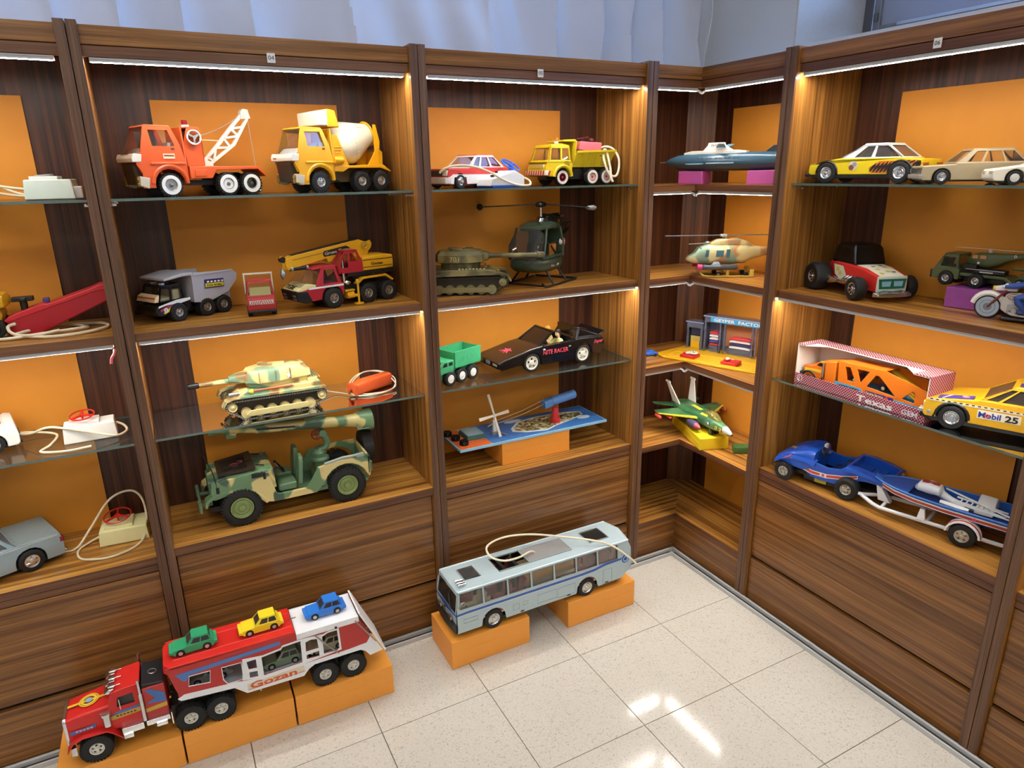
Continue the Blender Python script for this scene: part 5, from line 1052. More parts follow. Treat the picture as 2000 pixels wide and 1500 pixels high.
def figure(t, x, y, z, shirt, hairm, s=1.):
    b = part('driver', t, P('#e0b98a', .5), loft([ell(x-.002*s, .008*s, z+.050*s, .004*s)]*0 or [[(x+dx*s+r*s*cos(2*pi*i/12), y+ry*s*sin(2*pi*i/12), z+zz*s) for i in range(12)] for dx, r, ry, zz in ((-.002, .010, .016, 0), (-.004, .011, .019, .012), (-.006, .010, .021, .026), (-.005, .008, .018, .034), (-.003, .005, .006, .038), (-.002, .005, .005, .042), (.0, .009, .008, .046), (.001, .0105, .009, .054), (.0, .010, .0088, .062), (-.001, .006, .005, .068), (-.001, .001, .001, .069))]), tube([(x-.004*s, y+.019*s, z+.030*s), (x+.012*s, y+.022*s, z+.016*s), (x+.032*s, y+.012*s, z+.022*s)], [.0055*s, .005*s, .0035*s], 8), tube([(x-.004*s, y-.019*s, z+.030*s), (x+.012*s, y-.022*s, z+.016*s), (x+.032*s, y-.012*s, z+.022*s)], [.0055*s, .005*s, .0035*s], 8), sph((x+.0105*s, y, z+.054*s), .002*s, .0016*s, .003*s, 6, 5), sph((x+.034*s, y+.012*s, z+.022*s), .0045*s), sph((x+.034*s, y-.012*s, z+.022*s), .0045*s))
    part('shirt', b, shirt, loft([[(x+dx*s+r*s*cos(2*pi*i/12), y+ry*s*sin(2*pi*i/12), z+zz*s) for i in range(12)] for dx, r, ry, zz in ((-.002, .011, .017, 0), (-.004, .012, .0205, .012), (-.006, .0115, .0225, .026), (-.005, .0092, .0192, .0345), (-.003, .006, .007, .0375))]), tube([(x-.004*s, y+.020*s, z+.030*s), (x+.012*s, y+.0225*s, z+.016*s), (x+.026*s, y+.015*s, z+.0205*s)], [.0065*s, .006*s, .005*s], 8), tube([(x-.004*s, y-.020*s, z+.030*s), (x+.012*s, y-.0225*s, z+.016*s), (x+.026*s, y-.015*s, z+.0205*s)], [.0065*s, .006*s, .005*s], 8))
    part('hair', b, hairm, loft([[(x+dx*s+r*s*cos(2*pi*i/12), y+ry*s*sin(2*pi*i/12), z+zz*s) for i in range(12)] for dx, r, ry, zz in ((-.004, .008, .0088, .048), (-.003, .0085, .0098, .055), (-.001, .0112, .0098, .060), (-.0005, .0108, .0095, .065), (-.001, .006, .006, .071), (-.001, .001, .001, .072))]))
figure(t, -.150, .036, .062, P('#d9cf8a', .5), P('#241812', .5), 1.05); figure(t, -.150, -.036, .062, P('#cdbb7c', .5), P('#d8a13c', .5), 1.05)
for s in (1, -1):
    for x in (fxx, rxx): wheel(t, x, s*.076, .036, .022, 'holes', P('#ddd9cb', .4), .027)
each('headlamp', t, P('#8d8672', .3), [box(.136, .1415, y-.016, y+.016, .038, .047) for y in (.052, -.052)], bevel=.001); part('number_plate', t, P('#7f86a8', .4), box(.138, .1430, -.014, .014, .037, .049)); each('door_handle', t, GRY, [box(-.175, -.165, s*hw-.0005, s*hw+.0012, .076, .080) for s in (1, -1)]); part('mirror', t, GRY, sph((-.052, hw+.002, .080), .006, .004, .004))
part('lettering', t, PK, txt('NITE RACER', .024, LS(-.048, hw+.0002, .060), w=.115, off=.0004)); part('lettering', t, PK, txt('NITE RACER', .024, RS(-.165, hw+.0002, .060), w=.115, off=.0004)); part('lettering', t, PK, txt('Super', .018, LS(-.285, hw+.0002, .074), w=.045, off=.0004, shear=.3)); part('lettering', t, PK, txt('NITE RACER', .026, lambda p, q, d: (-.256-q*.62-.0, .066-p*.0+(-.012)-p+.012, .1300-(q*.62)*.42+d+.0010), w=.11, off=.0004))
part('bonnet_emblem', t, PK, sheet([(0, .014), (.012, .030), (.006, .012), (.03, .024), (.012, .004), (.028, -.004), (.008, -.006), (.0, -.016), (-.008, -.006), (-.028, -.004), (-.012, .004), (-.03, .024), (-.006, .012), (-.012, .030)], [], lambda a, b, d: (.055+b, a, .0748-(b)*.22+.0012+.0008*d)))
put(t, 180+3, (0, .088), (-.688, .058), .9195)

# ---- game board with wire helicopter
ob = obox('orange paper-covered box under the blue game board', -.815, -.512, .072, .236, .5605, .652)
t = thing('game_board', 'blue helicopter game board printed with a rocky island', 'toy')
SEA, nts, bs = nodes('printed_sea'); g = N(nts, 'TexCoord'); nz = N(nts, 'TexNoise', Scale=90., Detail=3.); nts.links.new(g.outputs['Object'], nz.inputs['Vector']); nts.links.new(mixc(nts, nz.outputs['Fac'], lin('#1f4f97'), lin('#4c86c8')), bs.inputs['Base Color']); bs.inputs['Roughness'].default_value = .35
ISL = camo('printed_island', ['#8d8452', '#ded4ae', '#4a4730'], 55., .05)
part('base', t, P('#8fc0dc', .4), box(-.327, .327, -.103, .103, 0, .010), bevel=.001)
part('sea_print', t, SEA, prz([(-.19, -.098), (.322, -.098), (.322, .098), (-.2, .098)], .0098, .0108)); part('landing_pad', t, P('#e0682f', .4), prz([(-.322, -.098), (-.195, -.098), (-.195, -.04), (-.25, -.035), (-.26, .098), (-.322, .098)], .0098, .0112))
isl = [(-.06, -.03), (-.02, -.055), (.06, -.075), (.12, -.05), (.2, -.03), (.27, .0), (.275, .03), (.2, .055), (.08, .06), (.0, .045), (-.05, .0)]
part('surf_print', t, P('#d7e3e6', .4), prz([(x*1.06-.01, y*1.15) for x, y in isl], .0105, .0112)); part('island_print', t, ISL, prz(isl, .011, .0118)); part('surf_print', t, P('#c9dbe6', .4), prz([(.26+.03*cos(a), -.03+.018*sin(a)) for a in [k*.7 for k in range(9)]], .0106, .0113)); part('surf_print', t, P('#c9dbe6', .4), prz([(-.02+.04*cos(a), .07+.016*sin(a)) for a in [k*.7 for k in range(9)]], .0106, .0113))
each('harbour_print', t, P('#9a4a3a', .5), [box(-.03+.02*k, -.018+.02*k, -.02+.012*(k % 2), -.01+.012*(k % 2), .0116, .0124) for k in range(3)])
part('console', t, P('#3f6a60', .4), hexa([(-.27, -.035, .011), (-.19, -.035, .011), (-.19, .05, .011), (-.27, .05, .011)], [(-.265, -.033, .026), (-.194, -.033, .026), (-.194, .048, .028), (-.265, .048, .028)]), bevel=.001); part('console_top', t, P('#8fb0bc', .4), box(-.263, -.196, -.031, .046, .0275, .0295))
each('knob', t, BLKG, [lathe([(.0175, 0), (.0175, .012), (.016, .016), (.013, .014), (.011, .006)], (x, y, .0112), 'z', 20) for x, y in ((-.292, -.058), (-.302, .0), (-.312, .055))])
each('knob_grip', t, BLK, [box(x-.014, x+.014, y-.002, y+.002, .016, .027) for x, y in ((-.292, -.058), (-.302, .0), (-.312, .055))])
part('pedestal', t, P('#cf3532', .4), lathe([(.022, .0), (.022, .014), (.018, .016), (.012, .058), (.012, .062)], (.13, -.02, .0115), 'z', 18))
part('motor', t, P('#5e8ed0', .4), rot(loft([rr(.085, .018, .078, .108, .3), rr(.12, .018, .078, .11, .3), ell(.125, .018, .095, .018), ell(.24, .018, .095, .018), ell(.243, .012, .095, .012)][0:2]), -8, 'y', (.13, 0, .09)), rot(lathe([(.017, 0), (.017, .005), (.0185, .006), (.0185, .115), (.015, .119)], (.118, 0, .094), 'x', 18), -8, 'y', (.13, 0, .09)))
part('guide_wire', t, P('#d8c9a8', .4), tube([(.09, .004, .105), (-.02, -.012, .082), (-.15, -.02, .063)], .0009, 4), tube([(.09, -.004, .09), (-.02, -.02, .070), (-.15, -.02, .050)], .0009, 4))
put(t, 0, (0, 0), (-.662, .170), .6525)
GBZ = .6525
h = thing('toy_helicopter', 'tiny white four-bladed toy helicopter hanging on wires over the game board', 'toy helicopter')
part('frame', h, P('#efece4', .4), box(-.007, .007, -.006, .006, .012, .058), box(-.004, .004, -.004, .004, .05, .072), bevel=.001); each('rotor_blade', h, P('#efe3cf', .4), [rot(tf(box(.006, .085, -.006, .006, -.0012, .0012), lambda x, y, z: (x, y*(.6+.5*min(1, x/.03)), z)), a) for a in (0, 90, 180, 270)]); part('hub', h, WHT, cyl((0, 0, 0), .006, .012, n=12))
for o in list(h.children):
    if o.name.startswith('rotor_blade') or o.name.startswith('hub'):
        o.location = (0, 0, .076); o.rotation_euler = (radians(66), radians(4), radians(22))
part('stand', h, GRY, bar((0, 0, .014), (.04, -.03, .0), .003), bar((0, 0, .014), (-.01, .02, .0), .003), cyl((0, 0, .006), .012, .012, n=10), bar((0, -.004, .05), (-.03, -.0, .035), .004))
h.location = (-.662-.145, .150, GBZ+.0118)

# ================================================================== corner cabinet
PINK = P('#c058a8', .55); SUBB = P('#3f6074', .25); SUBW = P('#e6e4da', .35)
ang = -70.1
t = thing('toy_submarine', 'blue grey toy submarine with a white conning tower lying on two pink blocks', 'toy submarine')
n = 22
hull = [(.0, .001), (-.01, .009), (-.03, .0185), (-.06, .0265), (-.10, .031), (-.15, .0325), (-.40, .0325), (-.46, .030), (-.53, .022), (-.58, .012), (-.60, .004)]
part('hull', t, SUBB, loft([ell(x, r*1.05, 0, r, n) for x, r in hull]))
part('keel', t, P('#3a4a54', .3), loft([ell(x, r*1.06, -.0006, r*1.004, n)[n//2+1:n-0] for x, r in hull[1:-1]], False))
part('nose_probe', t, STEEL, cyl((.012, 0, 0), .003, .026, 'x', 8)); part('deck', t, SUBW, loft([rr(-.085, .012, .024, .034, .3), rr(-.12, .016, .026, .040, .3), rr(-.30, .016, .026, .040, .3), rr(-.335, .012, .026, .036, .3)]))
part('tower', t, SUBW, loft([[(x, y, z) for x, y in ((x0, 0), (x0-.02, w_), (x1+.012, w_), (x1, 0), (x1+.012, -w_), (x0-.02, -w_))] for x0, x1, w_, z in ((-.155, -.285, .014, .038), (-.175, -.25, .012, .058), (-.178, -.246, .011, .068))]), bevel=.001)
each('tower_fin', t, P('#6d97ab', .3), [sheet([(-.215, 0), (-.255, .0), (-.262, .03), (-.24, .032)], [], lambda a, b, d, s=s: (a, s*(.012+b), .050+.35*b+.002*d)) for s in (1, -1)])
each('porthole', t, BLK, [cyl((-.155-.018*k, .0158 if 0 else .0320, .0125), .0018, .004, 'y', 8) for k in range(10)])
each('dive_plane', t, P('#7ea5b8', .3), [hexa([(-.10, s*.030, -.008), (-.18, s*.030, -.008), (-.17, s*.052, -.010), (-.125, s*.052, -.010)], [(-.10, s*.030, -.005), (-.18, s*.030, -.005), (-.17, s*.052, -.007), (-.125, s*.052, -.007)]) for s in (1, -1)], bevel=.001); each('side_rail', t, P('#8fb0c0', .3), [tube([(-.19, s*.0338, -.006), (-.30, s*.0338, -.006)], .0025, 6) for s in (1, -1)])
part('lettering', t, BLK, txt('SQ-07', .010, LS(-.196, .0128, .055), w=.026))
part('tail_fin', t, P('#27323a', .35), pr([(-.40, .03), (-.43, .052), (-.56, .060), (-.55, .015)], -.004, .004), hexa([(-.47, -.07, -.002), (-.56, -.075, -.002), (-.56, .075, -.002), (-.47, .07, -.002)], [(-.47, -.07, .002), (-.56, -.075, .002), (-.56, .075, .002), (-.47, .07, .002)]), bevel=.001)
t.location = (-.02, .155, 1.662); t.rotation_euler = (0, 0, radians(ang+180))
for s, w in ((.128, 'left'), (.405, 'right')):
    b = thing('foam_block', 'pink paper-covered block under the %s of the toy submarine' % ('nose' if w == 'left' else 'tail'), 'block', 'pink blocks'); part('block', b, PINK, box(-.05, .05, -.035, .035, 0, .0485), bevel=.002); part('fold', b, PINK, box(-.049, .049, -.0356, -.034, .002, .02))
    b.location = (-.02+s*.34, .155-s*.94, 1.5805); b.rotation_euler = (0, 0, radians(ang))

# ---- camouflage helicopter
CAMH = camo('desert_camouflage', ['#c4b884', '#a4774c', '#7d9078'], 13., .03, (.52, .56))
t = thing('toy_helicopter', 'sand and brown camouflage toy helicopter with a grey rotor in the corner cabinet', 'toy helicopter')
part('fuselage', t, CAMH, loft([hring(.128, .008, .062, .070), hring(.118, .024, .055, .080), hring(.10, .034, .050, .088), hring(.082, .038, .048, .112), hring(.055, .040, .046, .122), hring(-.03, .041, .045, .124), hring(-.09, .036, .05, .122), hring(-.12, .022, .065, .116), hring(-.2, .012, .085, .108), hring(-.27, .007, .096, .11)]))
part('engine_cowl', t, CAMH, loft([rr(.04, .018, .12, .128, .4), rr(.01, .026, .12, .142, .4), rr(-.06, .026, .12, .146, .4), rr(-.10, .02, .118, .134, .4), rr(-.125, .012, .11, .12, .4)])); each('cowl_rib', t, P('#8a8158', .5), [box(-.02-.014*k, -.014-.014*k, -.02, .02, .145-.003*k, .150-.003*k) for k in range(6)])
WB = P('#3d6672', .2)
each('window', t, WB, [hexa([(x0, .039*s, z0), (x1, .039*s, z0), (x1, .0424*s, z0), (x0, .0424*s, z0)], [(x0-.002, .038*s, z1), (x1-.002, .038*s, z1), (x1-.002, .0418*s, z1), (x0-.002, .0418*s, z1)]) for s in (1, -1) for x0, x1, z0, z1 in ((.062, .05, .078, .104), (.022, -.006, .078, .102), (-.016, -.030, .076, .106))])
each('windscreen', t, WB, [hexa([(.100, s*.006, .089), (.094, s*.030, .087), (.090, s*.032, .087), (.096, s*.006, .089)], [(.082, s*.006, .114), (.079, s*.031, .110), (.075, s*.031, .110), (.078, s*.006, .114)]) for s in (1, -1)])
part('rotor_mast', t, GRY, cyl((-.01, 0, .146), .004, .02), cyl((-.01, 0, .156), .014, .008, n=12), bevel=.001)
for s in (0, 180): part('rotor_blade', t, P('#77787a', .35, .4), rot(hexa([(.0, -.006, .155), (.215, -.008, .155), (.215, .008, .155), (.0, .006, .155)], [(.0, -.006, .158), (.215, -.008, .158), (.215, .008, .158), (.0, .006, .158)]), s+4, 'z', (-.01, 0, 0)))
part('small_rotor', t, GRY, sph((.050, 0, .128), .010, .008, .006), hexa([(.05, -.004, .125), (.12, -.005, .122), (.12, .005, .122), (.05, .004, .125)], [(.05, -.004, .128), (.12, -.005, .124), (.12, .005, .124), (.05, .004, .128)]))
q = part('insignia', t, BLK, cyl((-.215, .012, .098), .011, .004, 'y')); part('star', q, WHT, sheet([(p*.8, z*.8) for p, z in star], [], lambda x, z, d: (-.215+x, .0142+.0006*d, .098+z)))
for s in (1, -1):
    part('rocket_pod', t, P('#4b5258', .35), lathe([(.006, 0), (.0105, .006), (.011, .09), (.008, .11), (.011, .13), (.004, .134)], (-.06, s*.054, .040), 'x', 12)); part('pod_nose', t, P('#c23a72', .4), lathe([(.0105, 0), (.0115, .004), (.0115, .018), (.008, .019)], (.074, s*.054, .040), 'x', 12)); part('pod_bracket', t, P('#7b858c', .4), hexa([(.0, s*.04, .044), (.04, s*.04, .044), (.04, s*.054, .042), (.0, s*.054, .042)], [(.01, s*.04, .06), (.03, s*.04, .06), (.03, s*.046, .06), (.01, s*.046, .06)]))
    part('skid', t, P('#d8c05a', .4), tube([(.078, s*.048, .020), (.070, s*.048, .009), (.05, s*.048, .004), (.0, s*.048, .0035), (-.12, s*.048, .0035)], .0035, 6, smooth=3)); part('skid_post', t, P('#d8c05a', .4), box(-.125, -.11, s*.048-.003, s*.048+.003, .003, .03), box(-.03, -.02, s*.048-.003, s*.048+.003, .003, .04)); wheel(t, .008, s*.04, .009, .008, 'plain', P('#9b9486', .4)); wheel(t, -.10, s*.03, .009, .008, 'plain', BLK)
put(t, 180-32, (.0, .048), (.062, -.105), 1.2335)

# ---- blue transparent factory on a yellow road base
FB = glass('blue_clear_plastic', (.64, .72, .96), .30, .05); YBS = P('#e8b320', .4)
t = thing('toy_factory', 'see-through blue toy factory with a light blue sign on a yellow road base', 'toy')
part('road_base', t, YBS, prz([(-.02, .03), (.03, -.003), (.12, -.003), (.47, .0), (.47, .155), (.43, .243), (.02, .243)], 0, .008), bevel=.002); part('ramp', t, YBS, hexa([(-.018, .035, .008), (.03, .005, .008), (.03, .18, .008), (.015, .20, .008)], [(-.015, .04, .0085), (.03, .01, .012), (.03, .17, .014), (.018, .19, .0095)]))
each('kerb', t, P('#f2cc3a', .4), [bar((.04, .006, .010), (.46, .008, .010), .004), bar((.04, .10, .010), (.46, .11, .010), .003)])
def clearbox(x0, x1, y0, y1, z0, z1, posts):
    part('roof', t, FB, box(x0-.004, x1+.004, y0-.004, y1, z1-.003, z1)); part('roof_edge', t, P('#8fa3d6', .3), box(x0-.004, x1+.004, y0-.0045, y0-.0035, z1-.005, z1)); part('wall', t, FB, box(x0, x0+.002, y0, y1, z0, z1-.003)); part('wall', t, FB, box(x1-.002, x1, y0, y1, z0, z1-.003)); part('wall', t, FB, box(x0, x1, y1-.002, y1, z0, z1-.003)); part('front_wall', t, FB, box(x0, x1, y0, y0+.002, z1-.028, z1-.003))
    for x in posts: part('post', t, FB, box(x-.003, x+.003, y0-.001, y0+.005, z0, z1-.028)); part('post_edge', t, P('#31407a', .3), box(x-.0036, x-.0028, y0-.0012, y0+.003, z0, z1-.028))
clearbox(.04, .114, .188, .238, .008, .13, (.045, .109)); clearbox(.122, .40, .184, .238, .008, .165, (.128, .195, .215, .335, .350, .395))
part('sign', t, P('#3aa7dc', .3), box(.150, .398, .1825, .1838, .140, .161)); part('lettering', t, WHT, txt('GEYPER  FACTORY', .018, lambda a, b, d: (.165+a, .1820-d, .1440+b), w=.225, off=.0003))
part('back_print', t, P('#c98a5a', .5), box(.20, .34, .2355, .2362, .03, .13)); part('gate', t, P('#b9a75e', .45), box(.056, .100, .196, .199, .008, .065), bevel=.001); part('gate_panel', t, YBS, box(.062, .094, .1945, .196, .012, .042)); part('shutter', t, P('#2f3550', .4), box(.056, .100, .2, .202, .068, .10))
for x in (.040+.055, .325): pass
def press(x, nm):
    part(nm, t, P('#cf2f2f', .35), box(x, x+.064, .028, .086, .008, .020), box(x+.004, x+.022, .045, .075, .020, .026), bevel=.002)
press(.095, 'red_machine'); press(.275, 'red_machine')
part('cog', t, P('#efe9d8', .4), tf(cyl((0, 0, 0), .0185, .006, n=18), lambda x, y, z: (.142+x, .056+y, .029+z)), tf(cyl((0, 0, 0), .012, .005, n=12), lambda x, y, z: (.122+x, .052+y, .026+z))); each('cog_hole', t, BLK, [cyl((.142+.010*cos(a), .056+.010*sin(a), .0322), .004, .001, n=8) for a in (.6, 2.2, 3.7, 5.3)])
part('lever', t, P('#efe9d8', .4), bar((.288, .07, .024), (.296, .048, .030), .006), sph((.298, .044, .031), .009, .009, .006)); part('arc_print', t, P('#e9c95a', .4), tube([(.285, .072, .0213), (.30, .079, .0213), (.318, .074, .0213)], .0022, 6, smooth=4)); part('side_box', t, P('#c22c2c', .4), box(.316, .345, .030, .07, .012, .026), bevel=.002)
t.location = (-.045, .125, .8755); t.rotation_euler = (0, 0, radians(-69)); FAC = t
def shells(label, x, y, w, cols, z0):
    for i, c in enumerate(cols):
        o = part('car_shell', None, P(c, .35), loft([rr(-w/2, .016, 0, .007, .4), rr(-w/3, .018, 0, .0095, .4), rr(w/3, .018, 0, .0095, .4), rr(w/2, .016, 0, .006, .4)]), label='%s car body shell, %s in the %s stack of the toy factory' % (['red', 'white', 'blue', 'red'][i] if c != '#e9eaf0' else 'white', ['lowest', 'second from the bottom', 'third from the bottom', 'topmost'][min(i, 3)] if i < len(cols)-1 else 'topmost', label), category='toy part', group='car body shells')
        a_ = radians(-69); o.location = (-.045+cos(a_)*x-sin(a_)*y, .125+sin(a_)*x+cos(a_)*y, z0+i*.0125); o.rotation_euler = (0, 0, a_)
def shell_stack(x, y, w, items, which):
    a_ = radians(-69); z = .8845
    part_stand = None
    for i, (c, nm, pos) in enumerate(items):
        o = solo('car_shell', '%s toy car body shell, %s of the %s stack inside the blue factory' % (nm, pos, which), 'toy part', P(c, .35), loft([rr(-w/2, .014, 0, .007, .4), rr(-w/3, .016, .001, .0105, .4), rr(w/3, .016, .001, .0105, .4), rr(w/2, .014, 0, .006, .4)]), group='car body shells')
        o.location = (-.045+cos(a_)*x-sin(a_)*y, .125+sin(a_)*x+cos(a_)*y, z+.025+i*.0125); o.rotation_euler = (0, 0, a_)
part('shell_stand', FAC, FB, box(.142, .182, .194, .232, .008, .034), box(.225, .330, .194, .232, .008, .034))
shell_stack(.162, .212, .038, (('#c8323a', 'red', 'lowest'), ('#3e57b5', 'blue', 'second'), ('#e9eaf0', 'white', 'third'), ('#dfe3ee', 'pale', 'fourth'), ('#d43a40', 'bright red', 'topmost')), 'narrow')
shell_stack(.278, .212, .09, (('#e9eaf0', 'white', 'lowest'), ('#2b3a6e', 'navy blue', 'second'), ('#e3d7dc', 'pale pink', 'third'), ('#d43a40', 'bright red', 'topmost')), 'wide')
# little blue car beside the ramp
BC = P('#2f6fd6', .35)
t = thing('toy_car', 'tiny bright blue toy car at the foot of the yellow ramp', 'toy car')
part('body', t, BC, loft([rr(-.037, .012, .005, .012, .4), rr(-.03, .016, .004, .015, .4), rr(.0, .017, .004, .016, .4), rr(.03, .016, .004, .014, .4), rr(.038, .012, .005, .010, .4)])); part('cabin', t, BC, loft([rr(-.026, .010, .012, .015, .4), rr(-.014, .012, .012, .024, .5), rr(.004, .012, .012, .024, .5), rr(.018, .011, .012, .015, .4)]))
axles(t, (.022, -.022), .0145, .006, .005, kind='plain', mat=P('#1b2f66', .4))
put(t, 180-14, (0, 0), (-.060, .155), .8755)

# ---- green jet on a yellow block
YBL = P('#e2c21e', .5)
b = thing('foam_block', 'yellow paper-covered block under the green toy jet', 'block'); part('block', b, YBL, box(0, .316, -.123, 0, 0, .05), bevel=.002); part('fold', b, YBL, box(.002, .314, -.0005, .0006, .002, .03))
b.location = (-.010, -.134, .5305); b.rotation_euler = (0, 0, radians(70))
CJ = P('#3f7d4a', .38); CJD = camo('jet_green', ['#3f7048', '#4f7f52', '#355f40'], 14., .05)
t = thing('toy_jet', 'green toy fighter jet with white tail fins and red missiles', 'toy jet')
part('fuselage', t, CJD, loft([hring(.195, .006, -.006, .006), hring(.17, .014, -.016, .012), hring(.12, .022, -.024, .020), hring(.06, .027, -.028, .026), hring(0, .038, -.026, .026), hring(-.06, .050, -.024, .024), hring(-.14, .050, -.020, .020), hring(-.19, .040, -.016, .016)]))
part('nose_cone', t, P('#c7d3d0', .35), loft([hring(.218, .003, -.010, -.004), hring(.205, .008, -.012, .003), hring(.172, .0145, -.0165, .0128)])); part('nose_tip', t, BLK, sph((.219, 0, -.008), .006, .004, .004))
part('canopy', t, glass('amber_canopy', (.85, .72, .25), .25), loft([hring(.135, .008, .014, .020), hring(.115, .016, .014, .034), hring(.085, .019, .018, .044), hring(.05, .017, .02, .042), hring(.03, .010, .022, .03)])); part('pilot', t, P('#8a6a3c', .5), sph((.085, 0, .030), .008, .007, .009), sph((.078, 0, .018), .01, .013, .01))
for s in (1, -1):
    part('wing', t, CJD, hexa([(.02, s*.035, -.004), (-.11, s*.04, -.004), (-.135, s*.155, -.003), (-.085, s*.160, -.003)], [(.02, s*.035, .004), (-.11, s*.04, .004), (-.135, s*.155, .000), (-.085, s*.160, .000)])); part('wing_stripe', t, P('#d8cf3a', .4), hexa([(.022, s*.035, -.003), (.012, s*.035, -.003), (-.09, s*.160, -.002), (-.084, s*.161, -.002)], [(.022, s*.035, .0048), (.008, s*.035, .0048), (-.092, s*.160, .0008), (-.084, s*.161, .0008)]))
    part('tailplane', t, CJD, hexa([(-.15, s*.045, -.002), (-.20, s*.04, -.002), (-.235, s*.11, -.001), (-.205, s*.115, -.001)], [(-.15, s*.045, .002), (-.20, s*.04, .002), (-.235, s*.11, .001), (-.205, s*.115, .001)]))
    f_ = part('tail_fin', t, P('#e9e6dc', .4), hexa([(-.115, s*.036, .016), (-.175, s*.036, .016), (-.175, s*.041, .016), (-.115, s*.041, .016)], [(-.175, s*.060, .105), (-.200, s*.060, .105), (-.200, s*.064, .105), (-.175, s*.064, .105)])); part('fin_cap', f_, P('#e9e6dc', .4), hexa([(-.168, s*.0585, .102), (-.206, s*.0585, .102), (-.206, s*.0655, .102), (-.168, s*.0655, .102)], [(-.172, s*.059, .110), (-.204, s*.059, .110), (-.204, s*.065, .110), (-.172, s*.065, .110)])); part('fin_print', f_, P('#555f7a', .4), hexa([(-.145, s*.0465, .04), (-.150, s*.0465, .04), (-.150, s*.0475, .04), (-.145, s*.0475, .04)], [(-.178, s*.0575, .085), (-.185, s*.0575, .085), (-.185, s*.0585, .085), (-.178, s*.0585, .085)]))
    for y in (.118, .158): part('missile', t, P('#d9504a', .35), lathe([(.001, 0), (.007, .012), (.008, .03), (.006, .05), (.003, .054)], (-.105-(y-.118)*.4, s*y, -.014), 'x', 12), box(-.1-(y-.118)*.4, -.07-(y-.118)*.4, s*y-.001, s*y+.001, -.010, 0))
    part('drop_tank', t, P('#4a4560', .35), lathe([(.006, 0), (.016, .02), (.017, .06), (.014, .075)], (-.03, s*.052, -.024), 'x', 14)); part('tank_nose', t, P('#b04a5a', .35), lathe([(.014, 0), (.012, .008), (.001, .032)], (.045, s*.052, -.024), 'x', 14)); wheel(t, -.02, s*.035, .016, .012, 'plain', P('#3a3a2e', .4), z=-.034)
q = part('insignia', t, P('#2d3f77', .4), cyl((.088, .0238, .0), .010, .004, 'y')); part('star', q, WHT, sheet([(p*.75, z*.75) for p, z in star], [], lambda x, z, d: (.088+x, .0256+.0006*d, z))); q = part('insignia', t, P('#2d3f77', .4), cyl((.088, -.0238, .0), .010, .004, 'y')); part('star', q, WHT, sheet([(p*.75, z*.75) for p, z in star], [], lambda x, z, d: (.088+x, -.0256-.0006*d, z)))
each('marking', t, P('#e6d94a', .4), [box(-.07+.010*k, -.063+.010*k, -.012, .006, .0255, .0268) for k in range(7)]); each('yellow_panel', t, P('#e6d32a', .4), [hexa([(.03, s*.020, .026), (.07, s*.016, .025), (.07, s*.021, .021), (.03, s*.027, .020)], [(.03, s*.0205, .0275), (.07, s*.0165, .0265), (.07, s*.022, .022), (.03, s*.028, .021)]) for s in (1, -1)]); each('roundel', t, P('#e0a52a', .4), [ring((x, s*(.0205-(x-.12)*.12), -.004), .006, .002, 'y', 14) for x in (.135, .160) for s in (1, -1)])
part('nose_leg', t, P('#4a4f2c', .45), bar((.09, 0, -.025), (.092, 0, -.045), .008)); wheel(t, .092, .012, .0155, .012, 'plain', P('#3a3f22', .4), z=-.0345); wheel(t, .092, -.012, .0155, .012, 'plain', P('#3a3f22', .4), z=-.0345); part('axle', t, P('#3a3a2e', .4), cyl((-.02, 0, -.034), .004, .07, 'y', 8))
t.location = (.090, -.03, .5305+.0515+.05); t.rotation_euler = (0, 0, radians(-101))
solo('soap_case', 'small rounded green plastic case beside the yellow block', 'case', P('#44703c', .4), loft([rr(-.045, .018, .0, .026, .5), rr(-.04, .022, 0, .030, .4), rr(.04, .022, 0, .030, .4), rr(.045, .018, .0, .026, .5)])); o = bpy.data.objects['soap_case']; o.location = (.135, -.235, .5305); o.rotation_euler = (0, 0, radians(-35))

# ================================================================== cabinet 06
# ---- tiger taxi saloon
TY = P('#ecd21c', .28)
t, w, a, zb = saloon('toy_saloon', 'yellow toy saloon with a white roof and tiger stripes on its flank', .345, .135, .114, .031, TY, .112, -.112, .074, .066, .071, (-.118, .072, -.065, .005), hub='dish', hubm=P('#cfd2d6', .2, .9), wins=((.05, .45), (.51, .80)), gl=TINT, roof=WHT, roofm=P('#eef0ee', .3), sill=.026, hoodf=.075, front_z=.058)
part('sill', t, BLK, box(-a+.01, a-.01, -w+.004, w-.004, .014, .026), bevel=.002); part('bumper', t, BLK, box(a-.01, a+.012, -w, w, .020, .029), bevel=.003); part('bumper', t, BLK, box(-a-.012, -a+.01, -w, w, .022, .031), bevel=.003)
each('arch_lip', t, BLK, [tube([(x+.0345*cos(pi*i/10), s*(w+.0005), .029+.0345*sin(pi*i/10)+.002) for i in range(11)], .0022, 6) for x in (.112, -.112) for s in (1, -1)])
q = part('door_badge', t, P('#d9d2c4', .4), cyl((.028, w+.0003, .052), .0135, .0012, 'y')); part('badge_print', q, P('#8e4a3c', .4), cyl((.033, w+.0008, .047), .008, .0012, 'y')); part('badge_print', q, P('#9a9aa2', .4), cyl((.024, w+.0010, .056), .007, .0012, 'y'))
sp = part('stripe_field', t, P('#d9752e', .4), *[sheet([(-.028, .030), (-.02, .045), (-.05, .064), (-.162, .066), (-.166, .046), (-.15, .046), (-.140, .060), (-.12, .0665), (-.096, .062), (-.082, .052), (-.075, .030)], [], lambda x, z, d, s=s: (x, s*(w+.0006*d), z)) for s in (1, -1)])
tsh = []
